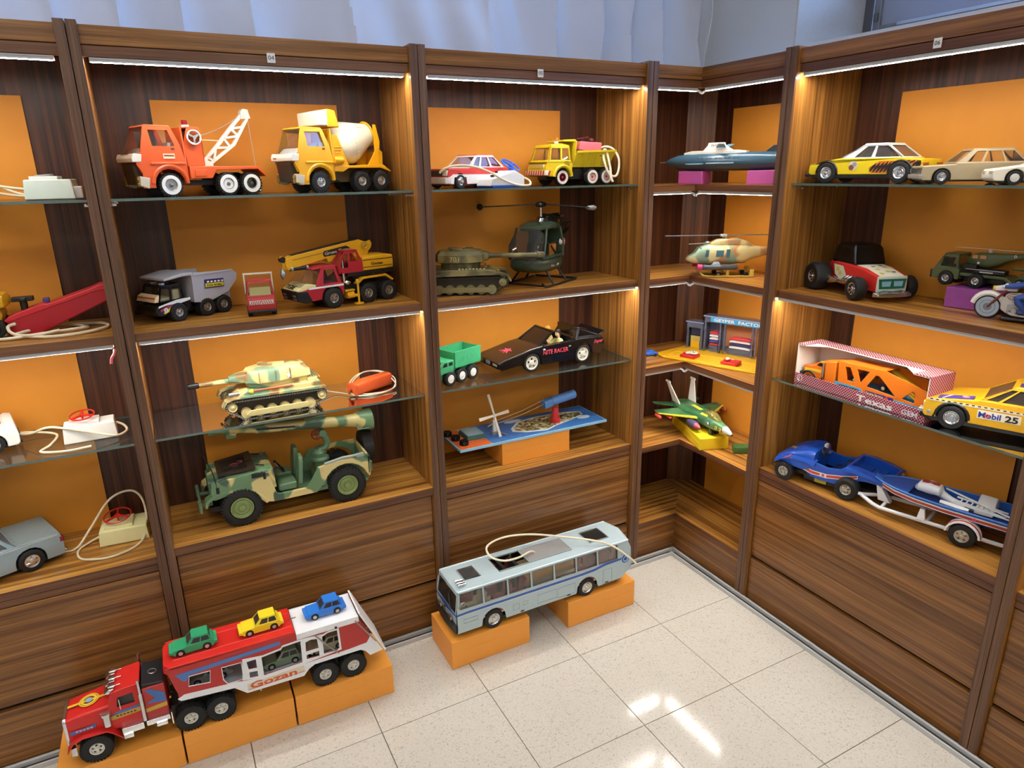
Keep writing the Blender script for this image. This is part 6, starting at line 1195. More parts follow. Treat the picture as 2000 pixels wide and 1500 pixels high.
for k, (x, z, dx, l) in enumerate(((-.022, .034, -.020, .026), (-.032, .032, -.022, .030), (-.042, .031, -.024, .032), (-.053, .031, -.024, .034), (-.064, .032, -.022, .032), (-.074, .036, -.02, .028), (-.086, .056, -.014, .009), (-.10, .0645, -.012, .003), (-.124, .062, -.014, .004), (-.134, .056, -.018, .010), (-.143, .048, -.018, .017), (-.153, .047, -.012, .018), (-.160, .047, -.006, .018))):
    for s in (1, -1): tsh.append(sheet([(x, z), (x-.006, z+l*.05), (x-.006+dx*.6, z+l*.55), (x+dx, z+l), (x+dx*.4+.001, z+l*.55)], [], lambda p, q_, d, s=s: (p, s*(w+.0007+.0005*d), q_)))
part('tiger_stripe', sp, P('#241a14', .4), *tsh, kind='stuff')
each('tail_lamp', t, P('#b5622a', .3), [box(-a-.002, -a+.006, s*w*.62-.012*s, s*w*.98, .045, .058) for s in (1, -1)]); each('head_lamp', t, P('#c98a2a', .25), [box(a-.006, a+.002, s*.035, s*.062, .040, .052) for s in (1, -1)])
each('window_trim', t, P('#c4c6c4', .25, .6), [tube([(.068, s*.0655, .076), (.006, s*.0535, .110), (-.062, s*.0535, .110), (-.112, s*.0655, .076)], .0012, 5) for s in (1, -1)])
put(t, 90+10, (.112, w), (.066, -.526), 1.588)
# ---- champagne hatchback
CHM = P('#b9a989', .3, .35)
t, w, a, zb = saloon('toy_hatchback', 'champagne metallic toy hatchback parked nose to tail with the tiger saloon', .262, .112, .090, .0195, CHM, .080, -.074, .056, .052, .057, (-.122, .050, -.085, .01), hub='dish', hubm=P('#b9bcc2', .25, .9), wins=((.05, .30), (.33, .62), (.66, .86)), gl=CLEAR, front_z=.048)
part('bumper', t, P('#9a9282', .35), box(a-.008, a+.006, -w-.001, w+.001, .014, .026), bevel=.002); part('grille', t, P('#3d3b38', .4), box(a-.001, a+.002, -w*.55, w*.55, .030, .042)); each('head_lamp', t, P('#57534c', .2), [box(a-.002, a+.003, s*w*.6-.002, s*w*.6+.018*s, .029, .043) for s in (1, -1)])
put(t, 90+46, (.078, w), (.055, -.905), 1.588)
# ---- white police car
PWH = P('#e9e3d2', .3)
t, w, a, zb = saloon('toy_car', 'cream white toy police car cut off by the right edge of the picture', .235, .105, .078, .0175, PWH, .07, -.068, .048, .038, .05, (-.105, .038, -.07, -.01), hub='plain', hubm=P('#dcdcd6', .3), wins=((.06, .47), (.54, .92)), gl=TINT, hoodf=.048)
part('lettering', t, BLK, txt('POLICIA', .014, LS(.03, w+.0002, .028), w=.08, off=.0003)); each('head_lamp', t, P('#b9b29a', .2), [box(a-.004, a+.002, s*.022, s*.044, .027, .034) for s in (1, -1)])
put(t, 90+42, (.07, w), (.048, -1.09), 1.588)

# ---- hot rod
t = thing('toy_hot_rod', 'red and white toy hot rod with a black cab and fat tyres', 'toy car')
HR = P('#d8332c', .25); HW = P('#e6e0cc', .35)
part('body', t, HR, loft([rr(.115, .052, .030, .078, .15), rr(.05, .054, .028, .094, .15), rr(-.02, .058, .028, .100, .15), rr(-.09, .056, .030, .102, .2), rr(-.135, .048, .036, .104, .3), rr(-.165, .036, .045, .09, .4)]))
part('hood_print', t, HW, loft([[(x, -y, z-.002), (x, y, z-.002), (x, y, z+.0006), (x, -y, z+.0006)] for x, y, z in ((.114, .040, .0782), (.05, .042, .0942), (.0, .044, .0992))]))
part('hood_pattern', t, P('#d9cf30', .4), *[mv(sph((0, 0, 0), .012, .008, .0012, 7, 4), (x, y, z)) for x, y, z in ((.09, -.02, .0852), (.075, .01, .0889), (.06, -.015, .0926), (.045, .02, .0956))]); part('hood_pattern', t, P('#3d5a44', .4), *[mv(sph((0, 0, 0), .010, .007, .0012, 6, 4), (x, y, z)) for x, y, z in ((.03, -.01, .0968), (.02, .022, .0978), (.085, .024, .0866))])
part('grille_panel', t, P('#c9d6c8', .35), prx([(-.05, .030), (.05, .030), (.05, .078), (-.05, .078)], .112, .118), bevel=.004); part('grille_frame', t, P('#1f6a4a', .4), prx([(-.042, .040), (.042, .040), (.046, .070), (-.046, .070)], .117, .1195, [[(-.034, .047), (-.006, .047), (-.004, .063), (-.036, .063)], [(.006, .047), (.034, .047), (.036, .063), (.004, .063)]])); each('grille_pane', t, P('#8fb6cf', .25), [box(.1175, .1188, -.036, -.004, .047, .063), box(.1175, .1188, .004, .036, .047, .063)])
part('bumper', t, P('#c8c4bb', .2, .9), loft([[(.125-.3*abs(y)**1.6*2, y, z) for y, z in ((-.062, z0), (-.03, z0-.002), (0, z0-.002), (.03, z0-.002), (.062, z0), (.062, z0+.014), (.03, z0+.020), (0, z0+.018), (-.03, z0+.020), (-.062, z0+.014))] for z0 in (.016,)]+[[(.145-.3*abs(y)**1.6*2, y, z) for y, z in ((-.055, .018), (-.03, .017), (0, .017), (.03, .017), (.055, .018), (.055, .026), (.03, .030), (0, .029), (-.03, .030), (-.055, .026))]]), bevel=.002)
part('cab', t, BLKG, loft([[(x, y, z) for x, y in ((x1, w_), (x0, w_), (x0, -w_), (x1, -w_))] for x0, x1, w_, z in ((-.125, .005, .054, .098), (-.122, .0, .054, .112), (-.112, -.012, .050, .150), (-.105, -.022, .044, .162))]), bevel=.006); each('cab_window', t, P('#0b0b0c', .1), [hexa([(-.105, s*.0525, .118), (-.012, s*.0525, .118), (-.012, s*.0540, .118), (-.105, s*.0540, .118)], [(-.10, s*.0490, .148), (-.022, s*.0490, .148), (-.022, s*.0510, .148), (-.10, s*.0510, .148)]) for s in (1, -1)])
each('side_print', t, HW, [sheet([(.05, .040), (-.02, .050), (-.05, .090), (-.10, .092), (-.09, .06), (-.06, .045), (.0, .032), (.06, .032)], [], lambda x, z, d, s=s: (x, s*(.0585-(.0 if x < 0 else x*.06)+.0008*d), z)) for s in (1, -1)]); each('side_pattern', t, P('#c9c43a', .4), [sph((x, s*.0590, z), .010, .0012, .009, 7, 4) for x, z in ((-.075, .078), (-.062, .066)) for s in (1, -1)])
for s in (1, -1):
    part('exhaust', t, CHROME, *[tube([(.03-.016*k, s*.055, .062), (.025-.016*k, s*.064, .056), (.012-.016*k, s*.066, .044)], .005, 8, smooth=3) for k in range(4)], tube([(.03, s*.064, .044), (-.03, s*.066, .042), (-.06, s*.066, .042)], .007, 8), lathe([(.007, 0), (.009, -.01), (.018, -.05), (.012, -.052)], (-.06, s*.066, .042), 'x', 12))
    wheel(t, .07, s*.086, .036, .034, 'spokes', CHROME, .020); wheel(t, -.148, s*.084, .046, .052, 'spokes', CHROME, .020)
part('axle', t, BLK, cyl((.07, 0, .034), .005, .15, 'y', 8), cyl((-.148, 0, .042), .005, .12, 'y', 8))
put(t, 250, (.07, -.103), (.042, -.685), 1.2358)

# ---- army lorry with helicopter, tank trailer, on a purple block
b = thing('foam_block', 'purple paper-covered block under the army green lorry', 'block'); part('block', b, P('#9a4a98', .55), box(-.075, .075, -.045, .045, 0, .06), bevel=.002); part('fold', b, P('#9a4a98', .55), box(-.074, .074, .0445, .0456, .002, .03)); b.location = (.235, -.965, 1.2355); b.rotation_euler = (0, 0, radians(90+6))
AG = P('#56603a', .4)
t = thing('toy_army_lorry', 'army green toy lorry carrying a helicopter on the purple block', 'toy truck')
hw = .038
part('cab_body', t, AG, pr([(-.034, .02), (-.034, .05), (.034, .05), (.044, .04), (.042, .018), (.026, .018)]+[(.022*cos(pi*i/8), .020+.022*sin(pi*i/8)) for i in range(9)]+[(-.028, .018)], -hw, hw), bevel=.002)
cabin(t, AG, .049, .090, -.030, .036, -.026, .014, .037, .034, wins=(((.10, .12), (.80, .12), (.92, .80), (.14, .80)),), gl=CLEAR, th=.003); part('bumper', t, BLK, box(.042, .047, -hw, hw, .018, .042), bevel=.001)
part('flatbed', t, AG, pr([(-.034, .030), (-.15, .030), (-.165, .018), (-.26, .015), (-.26, .022), (-.17, .026), (-.155, .038), (-.034, .040)], -.032, .032), bevel=.002); part('engine_block', t, BLK, box(-.075, -.036, -.03, .03, .04, .066), box(-.15, -.04, -.018, .018, .014, .03), bevel=.003); part('launch_rail', t, P('#24262b', .35), box(-.15, -.045, .004, .030, .041, .055), bevel=.003); part('rail_print', t, P('#c9c9c4', .4), box(-.12, -.085, .0298, .0306, .044, .0475), box(-.148, -.047, .0298, .0304, .051, .0525))
for s in (1, -1):
    for x in (0, -.082): wheel(t, x, s*.033, .0205, .018, 'holes', P('#c9cac6', .25, .8), .0105, 18)
hb = part('helicopter', t, AG, loft([hring(-.035, .004, .072, .080), hring(-.045, .014, .062, .090), hring(-.065, .020, .057, .098), hring(-.095, .020, .056, .100), hring(-.12, .014, .064, .100), hring(-.145, .007, .080, .100), hring(-.185, .004, .09, .1)]), sheet([(-.15, .085), (-.18, .088), (-.195, .104), (-.16, .102)], [], lambda a_, b_, d: (a_, -.002+.004*d, b_)))
each('heli_window', hb, P('#c98f62', .25), [box(x0, x1, s*.0195-.001, s*.0195+.0022, .082, .092) for s in (1, -1) for x0, x1 in ((-.07, -.055), (-.092, -.076))]); part('heli_rotor', hb, P('#cfc9bc', .35), cyl((-.092, 0, .104), .006, .012, n=10), box(-.19, .0, -.003, .003, .108, .1095)); each('heli_badge', hb, WHT, [cyl((-.074, s*.0215, .070), .0035, .002, 'y', 10) for s in (1, -1)]+[ring((-.158, s*.0055, .094), .003, .0009, 'y', 12, 6) for s in (1, -1)])
tb = part('tank_hull', t, AG, pr([(-.175, .03), (-.185, .045), (-.20, .052), (-.29, .054), (-.30, .03), (-.28, .018), (-.19, .018)], -.028, .028), bevel=.003); part('tank_turret', tb, AG, loft([rr(-.215, .016, .052, .060, .4), rr(-.235, .02, .052, .068, .4), rr(-.275, .018, .052, .066, .4)])); part('tank_gun', tb, AG, cyl((-.19, 0, .059), .0035, .07, 'x', 8)); each('tank_print', tb, P('#8a9270', .4), [box(-.225, -.195, s*.028-.0005, s*.028+.0008, .046, .0495) for s in (1, -1)])
for s in (1, -1):
    for x in (-.19, -.228, -.266): wheel(t, x, s*.030, .0125, .012, 'plain', P('#d9d6c9', .4), .007, z=.025)
put(t, 90+4, (0, .042), (.200, -.876), 1.2965)

# ---- tinplate police motorcycle
t = thing('toy_motorcycle', 'tinplate toy police motorcycle with a rider in a white helmet', 'toy motorcycle')
TW = P('#dfe3e8', .3)
for x in (0, -.128):
    o = part('wheel', t, TYRE, lathe([(.026, -.006), (.030, -.007), (.033, 0), (.030, .007), (.026, .006)], (x, 0, .033), 'y', 26)); part('spoke_disc', o, P('#a9b9c6', .3, .3), cyl((x, 0, .033), .027, .0142, 'y', 26)); part('hub', o, P('#7b8894', .3, .4), cyl((x, 0, .033), .010, .0165, 'y', 16)); each('disc_line', o, P('#6f8596', .4), [ring((x, s*.0073, .033), .018, .0007, 'y', 20, 5) for s in (1, -1)])
each('mudguard', t, P('#ece7de', .35), [tube([(x+.036*cos(radians(a_)), 0, .033+.036*sin(radians(a_))) for a_ in range(10, 171, 16)], .008, 8) for x in (0, -.128)])
each('fork', t, P('#7c2f26', .35), [tube([(0, s*.009, .033), (-.022, s*.011, .062), (-.038, s*.012, .082)], .003, 8) for s in (1, -1)]); part('frame', t, P('#c7c2b8', .35, .2), sheet([(-.03, .03), (-.028, .058), (-.045, .070), (-.10, .066), (-.11, .040), (-.085, .022), (-.045, .020)], [], lambda a_, b_, d: (a_, -.012+.024*d, b_)), bevel=.003)
q = part('tank', t, P('#d9d0b8', .3), loft([hring(-.036, .005, .062, .070), hring(-.045, .014, .056, .076), hring(-.075, .014, .056, .076), hring(-.092, .006, .060, .070)])); part('tank_ring', q, P('#8d3d33', .4), tube([(-.042, .0145, .066), (-.05, .0152, .060), (-.075, .0152, .060), (-.086, .012, .066), (-.075, .0152, .0735), (-.05, .0152, .0735)], .0009, 5, closed=True)); part('lettering', q, P('#5a5048', .4), txt('POLICE', .008, LS(-.048, .0152, .0635), w=.03))
part('engine', t, P('#a9a7a4', .3, .5), box(-.075, -.045, -.013, .013, .024, .046), cyl((-.062, 0, .03), .008, .034, 'y', 14), cyl((-.085, 0, .028), .007, .034, 'y', 14), bevel=.002); part('exhaust', t, P('#cfcac0', .25, .6), tube([(-.05, .016, .03), (-.06, .017, .02), (-.13, .018, .018)], .004, 8, smooth=3)); part('handlebar', t, P('#ece7de', .35), loft([rr(-.012, .008, .078, .09, .4), rr(-.03, .013, .08, .094, .4), rr(-.06, .012, .08, .092, .4)]), cyl((-.012, 0, .084), .006, .006, 'x', 12)); part('head_lamp', t, P('#d9c24a', .3), cyl((-.008, 0, .084), .0065, .006, 'x', 14)); part('stabiliser', t, P('#2c2d30', .45), box(-.10, -.035, -.022, .022, .004, .012), bevel=.003)
r_ = part('person', t, P('#2f4f9a', .4), loft([[(-.105+dx+rx*cos(2*pi*i/14), ry*sin(2*pi*i/14), z) for i in range(14)] for dx, rx, ry, z in ((0, .018, .020, .066), (.002, .018, .021, .082), (.010, .017, .022, .10), (.016, .014, .020, .114), (.020, .007, .008, .120), (.023, .006, .006, .126), (.024, .010, .010, .131), (.025, .011, .0105, .140), (.024, .008, .008, .149), (.024, .001, .001, .152))]), *[tube([(-.105, s*.014, .070), (-.066, s*.022, .064), (-.085, s*.020, .034), (-.072, s*.02, .028)], [.011, .010, .008, .006], 10, smooth=3) for s in (1, -1)], *[tube([(-.09, s*.019, .108), (-.062, s*.022, .096), (-.034, s*.016, .092)], [.008, .0065, .005], 10, smooth=3) for s in (1, -1)])
part('helmet', r_, P('#efe9e2', .3), lathe([(.0135, -.004), (.0140, .002), (.012, .010), (.006, .0155), (.001, .017)], (-.081, 0, .139), 'z', 16)); part('helmet_band', r_, P('#8a2f36', .4), ring((-.081, 0, .138), .0138, .0016, 'z', 18)); part('face', r_, P('#e0b496', .5), sph((-.072, 0, .133), .006, .008, .008)); each('glove', r_, P('#ece9e4', .4), [sph((-.032, s*.016, .092), .006, .005, .005) for s in (1, -1)]); part('sunglasses', r_, BLK, box(-.0675, -.065, -.007, .007, .134, .138))
put(t, 90+16, (0, 0), (.115, -1.052), 1.2358)

# ---- boxed car transporter
DOT, nt, b = nodes('red_dotted_card'); tc = N(nt, 'TexCoord'); mp = N(nt, 'Mapping'); mp.inputs['Rotation'].default_value = (radians(45), radians(0), radians(45)); nt.links.new(tc.outputs['Object'], mp.inputs[0])
sx = nt.nodes.new('ShaderNodeSeparateXYZ'); nt.links.new(tc.outputs['Object'], sx.inputs[0])
def MA(op, a_, b_=None):
    n_ = nt.nodes.new('ShaderNodeMath'); n_.operation = op
    for i, v_ in enumerate((a_, b_)):
        if v_ is None: continue
        if hasattr(v_, 'links'): nt.links.new(v_, n_.inputs[i])
        else: n_.inputs[i].default_value = v_
    return n_.outputs[0]
u_ = MA('ADD', sx.outputs[0], sx.outputs[1]); k_ = 640.
dots = MA('ADD', MA('SINE', MA('MULTIPLY', MA('ADD', u_, sx.outputs[2]), k_)), MA('SINE', MA('MULTIPLY', MA('SUBTRACT', u_, sx.outputs[2]), k_)))
nt.links.new(mixc(nt, ramp(nt, dots, [(.0, (0, 0, 0, 1)), (.8, (1, 1, 1, 1))], 'CONSTANT'), lin('#8e1f38'), lin('#e2cfd0')), b.inputs['Base Color']); b.inputs['Roughness'].default_value = .4
t = thing('toy_box', 'open red dotted window carton around the orange toy car transporter', 'box')
CW = P('#e6e1d4', .6)
Lb, Db, Hb = .47, .115, .138
part('bottom', t, DOT, box(0, Lb, 0, Db, 0, .003)); part('back_wall', t, CW, box(0, Lb, Db-.003, Db, .003, Hb)); part('lower_lip', t, DOT, box(0, Lb, -.001, .002, .003, .034)); part('top_wall', t, DOT, box(0, Lb, .062, Db, Hb-.003, Hb)); part('top_wall', t, DOT, box(0, .03, 0, .062, Hb-.003, Hb)); part('top_wall', t, DOT, box(Lb-.05, Lb, 0, .062, Hb-.003, Hb)); part('end_wall', t, CW, box(0, .003, 0, Db, .003, Hb-.003)); part('end_wall', t, CW, box(Lb-.003, Lb, 0, Db, .003, Hb-.003)); part('end_print', t, DOT, box(Lb, Lb+.001, .0, Db, .0, Hb)); part('end_print', t, DOT, box(-.001, 0, .0, Db, .0, Hb))
part('top_flap', t, CW, prz([(.0, .0), (.03, .0), (.08, .055), (.36, .055), (.42, .0), (Lb, .0), (Lb, .064), (0, .064)], Hb-.0045, Hb-.003))
part('lettering', t, P('#e9e4e4', .4), txt('Texas', .040, lambda a_, b_, d: (.245+a_, -.0012-d, .004+b_*.72), w=.125, off=.0008)); part('lettering', t, P('#d9d4d8', .4), txt('GEM', .022, lambda a_, b_, d: (.40+a_, -.0012-d, .006+b_), w=.05, off=.0005)); q = part('monogram', t, P('#e3c7cc', .4), tf(ring((0, 0, 0), .010, .0012, 'y', 20, 5), lambda x, y, z: (.022+x, -.0015+y, .019+z))); part('letter', q, P('#e3c7cc', .4), txt('B', .014, lambda a_, b_, d: (.018+a_, -.0014-d, .0145+b_)))
t.location = (.050, -.508, .9195); t.rotation_euler = (0, 0, radians(-90-1.2)); TBOX = t
ORT = P('#e87a1c', .35); YT = P('#f0c428', .35); BLT = P('#4aa3d0', .35)
t = thing('toy_transporter', 'orange toy car transporter packed inside the red dotted carton', 'toy truck')
hw = .042
part('cab', t, ORT, pr([(.0, .022), (.004, .058), (-.042, .066), (-.062, .085), (-.090, .088), (-.092, .022)], -hw+.004, hw-.004), bevel=.003); part('sleeper', t, ORT, pr([(-.088, .018), (-.086, .090), (-.128, .098), (-.128, .018)], -hw, hw), bevel=.003); part('bumper', t, BLK, box(-.002, .014, -hw, hw, .020, .034), *[tube([(.0+.030*cos(pi*i/8)-.022, s*(hw-.004), .014+.026*sin(pi*i/8)) for i in range(9)], .004, 6) for s in (1, -1)], bevel=.001); each('window', t, BLK, [sheet([(-.050, .068), (-.062, .080), (-.072, .080), (-.072, .068)], [], lambda a_, b_, d, s=s: (a_, s*(hw-.004+.0006*d), b_)) for s in (1, -1)]); each('flame_print', t, P('#e9c43a', .4), [sheet([(-.004, .050), (-.07, .056), (-.07, .044), (-.03, .046), (-.004, .038)], [], lambda a_, b_, d, s=s: (a_, s*(hw-.004+.0007*d), b_)) for s in (1, -1)]); part('exhaust', t, CHROME, cyl((-.080, hw, .052), .0035, .06))
side = [(-.140, .030), (-.136, .105), (-.25, .108), (-.30, .112), (-.43, .085), (-.445, .082), (-.445, .020), (-.415, .018), (-.32, .022), (-.235, .022), (-.225, .030)]
hol = [[(-.175, .048), (-.162, .092), (-.180, .093), (-.205, .050)], [(-.205, .094), (-.250, .096), (-.222, .052)], [(-.245, .046), (-.272, .090), (-.285, .090), (-.345, .040)], [(-.365, .040), (-.395, .072), (-.405, .070), (-.405, .036)]]
each('trailer_side', t, ORT, [sheet(side, hol, lambda a_, b_, d, s=s: (a_, s*(hw-.0035*d), b_)) for s in (1, -1)], bevel=.0006); part('upper_deck', t, ORT, pr([(-.138, .103), (-.25, .106), (-.295, .110), (-.295, .107), (-.25, .103), (-.138, .100)], -hw+.004, hw-.004)); part('ramp', t, YT, pr([(-.27, .106), (-.43, .040), (-.43, .034), (-.27, .10)], -hw+.006, -hw+.020), pr([(-.27, .106), (-.43, .040), (-.43, .034), (-.27, .10)], hw-.020, hw-.006), box(-.45, -.444, -hw, hw, .03, .10)); part('lower_deck', t, P('#2f7aa8', .4), box(-.43, -.15, -hw+.004, hw-.004, .034, .037))
each('skirt', t, BLT, [sheet([(-.130, .014), (-.130, .034), (-.228, .034), (-.245, .014), (-.235, .010), (-.222, .028), (-.145, .028)], [], lambda a_, b_, d, s=s: (a_, s*(hw+.001-.004*d), b_)) for s in (1, -1)]+[sheet([(-.33, .010), (-.345, .030), (-.43, .030), (-.44, .010), (-.432, .008), (-.42, .024), (-.352, .024), (-.34, .010)], [], lambda a_, b_, d, s=s: (a_, s*(hw+.001-.004*d), b_)) for s in (1, -1)]); q = part('banner', t, P('#3a2f8a', .4), box(-.34, -.245, hw+.0005, hw+.0014, .023, .034)); part('lettering', q, P('#f0dc6a', .4), txt('Racing Service', .009, LS(-.248, hw+.0014, .0255), w=.06)); part('roundel', q, P('#d94a3a', .4), cyl((-.318, hw+.0016, .0285), .005, .001, 'y', 12))
each('stowed_buggy', t, P('#55222e', .35), [loft([rr(x, .016, .046, .056, .4), rr(x-.02, .018, .044, .068, .4), rr(x-.05, .016, .044, .060, .4)]) for x in (-.165, -.265)])
for x in (-.188, -.29): wheel(t, x, .022, .010, .008, 'plain', P('#e9e2c0', .4), z=.050)
for s in (1, -1):
    for x in (-.02, -.155, -.195, -.365, -.405): wheel(t, x, s*.034, .0145, .013, 'dish', P('#b9b9b4', .3, .6))
put(t, 90-1.2, (0, 0), (.052+.058, -.508-.018), .9195+.0035)

# ---- yellow rally saloon 25
MY = P('#eab41c', .28); PUR = P('#4a3aa0', .4)
t, w, a, zb = saloon('toy_rally_car', 'yellow toy rally saloon with purple banners and a racing number on its door', .38, .150, .142, .034, MY, .118, -.122, .096, .083, .088, (-.135, .062, -.090, -.012), hub='dish', hubm=P('#c9ccd0', .2, .9), wins=((.07, .45), (.50, .76), (.80, .95)), gl=SMOKE, sill=.026, hoodf=.094, front_z=.076)
part('sill', t, BLK, box(-a+.02, a-.02, -w+.003, w-.003, .014, .030), bevel=.003); part('bumper', t, P('#c9c9c6', .25, .6), loft([rr(a-.02, w+.003, .034, .044, .3), rr(a+.012, w-.006, .034, .044, .3)])); part('air_dam', t, BLK, loft([rr(a-.03, w+.001, .018, .034, .3), rr(a+.008, w-.006, .020, .034, .3)])); part('head_lamp_band', t, P('#d9c9a0', .2), loft([rr(a-.006, w-.001, .046, .066, .3), rr(a+.004, w-.014, .048, .064, .4)])); each('arch_lip', t, BLK, [tube([(x+.041*cos(pi*i/10), s*(w+.0005), .034+.041*sin(pi*i/10)) for i in range(11)], .004, 6) for x in (.118, -.122) for s in (1, -1)])
for s, F in ((1, LS), (-1, RS)):
    e = part('check_band', t, P('#ece4c4', .4), box(-a+.01, a-.01, s*w-.0004 if s > 0 else -w-.0008, s*w+.0008 if s > 0 else -w+.0004, .074, .081)); part('check', e, BLK, *[box(a-.02-.0145*k, a-.013-.0145*k, s*(w+.0004), s*(w+.0012), .0775, .0805) for k in range(24)])
    q = part('door_label', t, P('#ece6d2', .4), box(-.040, .060, s*(w-.0003), s*(w+.0007), .046, .070)); x0 = .057 if s > 0 else -.018
    part('lettering', q, P('#26409a', .4), txt('Mobil', .022, F(x0 if s > 0 else -.037, w+.0006, .050), w=.052, off=.0006)); part('number', q, BLK, txt('25', .024, F(-.004 if s > 0 else .024, w+.0006, .049), w=.030, off=.0008)); part('red_dot', q, P('#d9443a', .4), ring((.0368 if s > 0 else -.017, s*(w+.0014), .0565), .0042, .0013, 'y', 14, 5))
    each('slash', t, P('#d9b8c8', .4), [sheet([(-.052-.005*k, .070), (-.056-.005*k, .070), (-.076-.005*k, .050), (-.072-.005*k, .050)], [], lambda x, z, d, s=s: (x, s*(w+.0006*d), z)) for k in range(2)])
hd = lambda x: .0945-(x-.062)/(a-.065)*.0185
q = part('bonnet_banner', t, PUR, hexa([(.075, .030, hd(.075)), (.16, .030, hd(.16)), (.16, .062, hd(.16)), (.075, .062, hd(.075))], [(.075, .030, hd(.075)+.002), (.16, .030, hd(.16)+.002), (.16, .062, hd(.16)+.002), (.075, .062, hd(.075)+.002)])); part('slash', q, P('#e9e2d8', .4), hexa([(.128, .030, hd(.128)), (.134, .030, hd(.134)), (.150, .062, hd(.15)), (.144, .062, hd(.144))], [(.128, .030, hd(.128)+.0028), (.134, .030, hd(.134)+.0028), (.150, .062, hd(.15)+.0028), (.144, .062, hd(.144)+.0028)])); part('roundel', q, P('#d99ab0', .4), cyl((.095, .046, hd(.095)+.0022), .009, .002))
q = part('roof_banner', t, PUR, box(-.085, -.02, .018, .050, .1465, .1478)); part('slash', q, P('#e0b8b8', .4), prz([(-.035, .018), (-.042, .018), (-.06, .05), (-.053, .05)], .1470, .1486))
put(t, 90+21, (.118, w), (.058, -1.043), .9195)

# ---- blue beach buggy
BB = P('#1f55c0', .22, coat=.2); BR = P('#cf4a34', .4)
t = thing('toy_beach_buggy', 'blue toy beach buggy with a red and white wave stripe along its side', 'toy car')
hw = .072
prof = [(.118, .078, .040, .086), (.10, .078, .05, .098), (.06, .078, .055, .116), (.02, .076, .058, .126), (-.005, .074, .06, .128)]
part('front_body', t, BB, loft([rr(x, w_, z0, z1, .45, 5) for x, w_, z0, z1 in ((.138, .050, .062, .072), (.125, .066, .056, .084), (.09, .076, .054, .104), (.045, .078, .050, .122), (.012, .074, .045, .128), (-.002, .070, .045, .124))]))
each('side_body', t, BB, [sheet([(.02, .045), (.02, .110), (-.01, .092), (-.05, .086), (-.09, .092), (-.115, .112), (-.24, .092), (-.245, .082), (-.20, .078), (-.155, .070), (-.12, .045), (-.08, .034), (-.02, .034)], [], lambda x, z, d, s=s: (x, s*(hw-.008*d), z)) for s in (1, -1)], bevel=.002)
part('rear_tub', t, BB, prx([(-hw, .092), (-hw+.006, .112), (hw-.006, .112), (hw, .092)], -.120, -.110), prx([(-hw, .060), (-hw+.004, .096), (hw-.004, .096), (hw, .060)], -.245, -.238), box(-.24, -.11, -hw+.004, hw-.004, .072, .080), box(-.12, .01, -hw+.004, hw-.004, .034, .040), bevel=.002); each('rear_wing', t, BB, [loft([[(x, s*y, z) for y, z in ((.058, z0), (.058, z0+.006), (.084, z0+.002), (.086, z0-.010))] for x, z0 in ((-.11, .106), (-.15, .108), (-.20, .100), (-.248, .086))]) for s in (1, -1)])
each('front_wing', t, BB, [loft([[(x, s*y, z) for y, z in ((.050, z0), (.055, z0+.008), (.080, z0+.002), (.084, z0-.010))] for x, z0 in ((.132, .066), (.11, .084), (.07, .098), (.02, .098), (-.01, .088))]) for s in (1, -1)])
each('luggage_step', t, BB, [box(-.165-.022*k, -.150-.022*k, -.045, .045, .080, .084) for k in range(3)]); part('floor', t, BLK, box(-.235, .11, -.05, .05, .026, .040)); part('sill_box', t, P('#1b1c1e', .4), box(-.115, .03, -hw+.006, hw-.006, .018, .040), bevel=.004); seat(t, P('#16305f', .4), -.055, .033, .040, .05, .045, .04); seat(t, P('#16305f', .4), -.055, -.033, .040, .05, .045, .04)
steering(t, (-.022, .030, .122), .018, BLK, tilty=-60, r=.0016, column=(.005, .03, .105)); part('windscreen_stub', t, WHT, box(-.012, -.004, -.02, .0, .122, .138), bevel=.001)
for s in (1, -1):
    wv = [(.130, .062), (.085, .086), (.05, .078), (.0, .062), (-.05, .062), (-.10, .072), (-.15, .088), (-.235, .084), (-.235, .078), (-.15, .076), (-.10, .058), (-.05, .047), (.0, .047), (.05, .060), (.085, .074)]
    f_ = lambda x, z, d, s=s, o=0.: (x, s*(hw+.0005+(.0135 if x > .03 or x < -.11 else .0)*0+.0008*d+o), z)
    q = part('wave_stripe', t, WHT, sheet([(x, z) for x, z in wv[2:7]]+[(x, z) for x, z in wv[9:14]], [], f_)); part('wave_red', q, BR, sheet([(.05, .0755), (.0, .0595), (-.028, .0585), (-.028, .0505), (.0, .0500), (.05, .0625)], [], lambda x, z, d, s=s: f_(x, z, d, s, .0006)), sheet([(-.05, .0595), (-.10, .0695), (-.148, .085), (-.148, .079), (-.10, .0605), (-.05, .0505)], [], lambda x, z, d, s=s: f_(x, z, d, s, .0006))); part('badge', q, P('#c94a5a', .4), cyl((-.039, s*(hw+.002), .055), .005, .0015, 'y', 14))
    part('wing_stripe', t, BR, hexa([(.125, s*.072, .0730), (.075, s*.0745, .1000), (.075, s*.0840, .0945), (.125, s*.0815, .0650)], [(.125, s*.073, .0745), (.075, s*.0755, .1015), (.075, s*.0850, .0955), (.125, s*.0825, .0660)]))
    part('number_patch', t, P('#a59a3a', .4), box(-.05, -.01, s*(hw-.008)-.0+(.0014*s if 0 else 0), s*(hw-.0045), .020, .036)); part('tail_lamp', t, P('#d9a8b0', .3), cyl((-.247, s*.058, .080), .007, .006, 'x', 14)); wheel(t, .095, s*.072, .033, .030, 'holes', P('#c6c2b4', .25, .7), .018); wheel(t, -.125, s*.080, .038, .042, 'holes', P('#c6c2b4', .25, .7), .019)
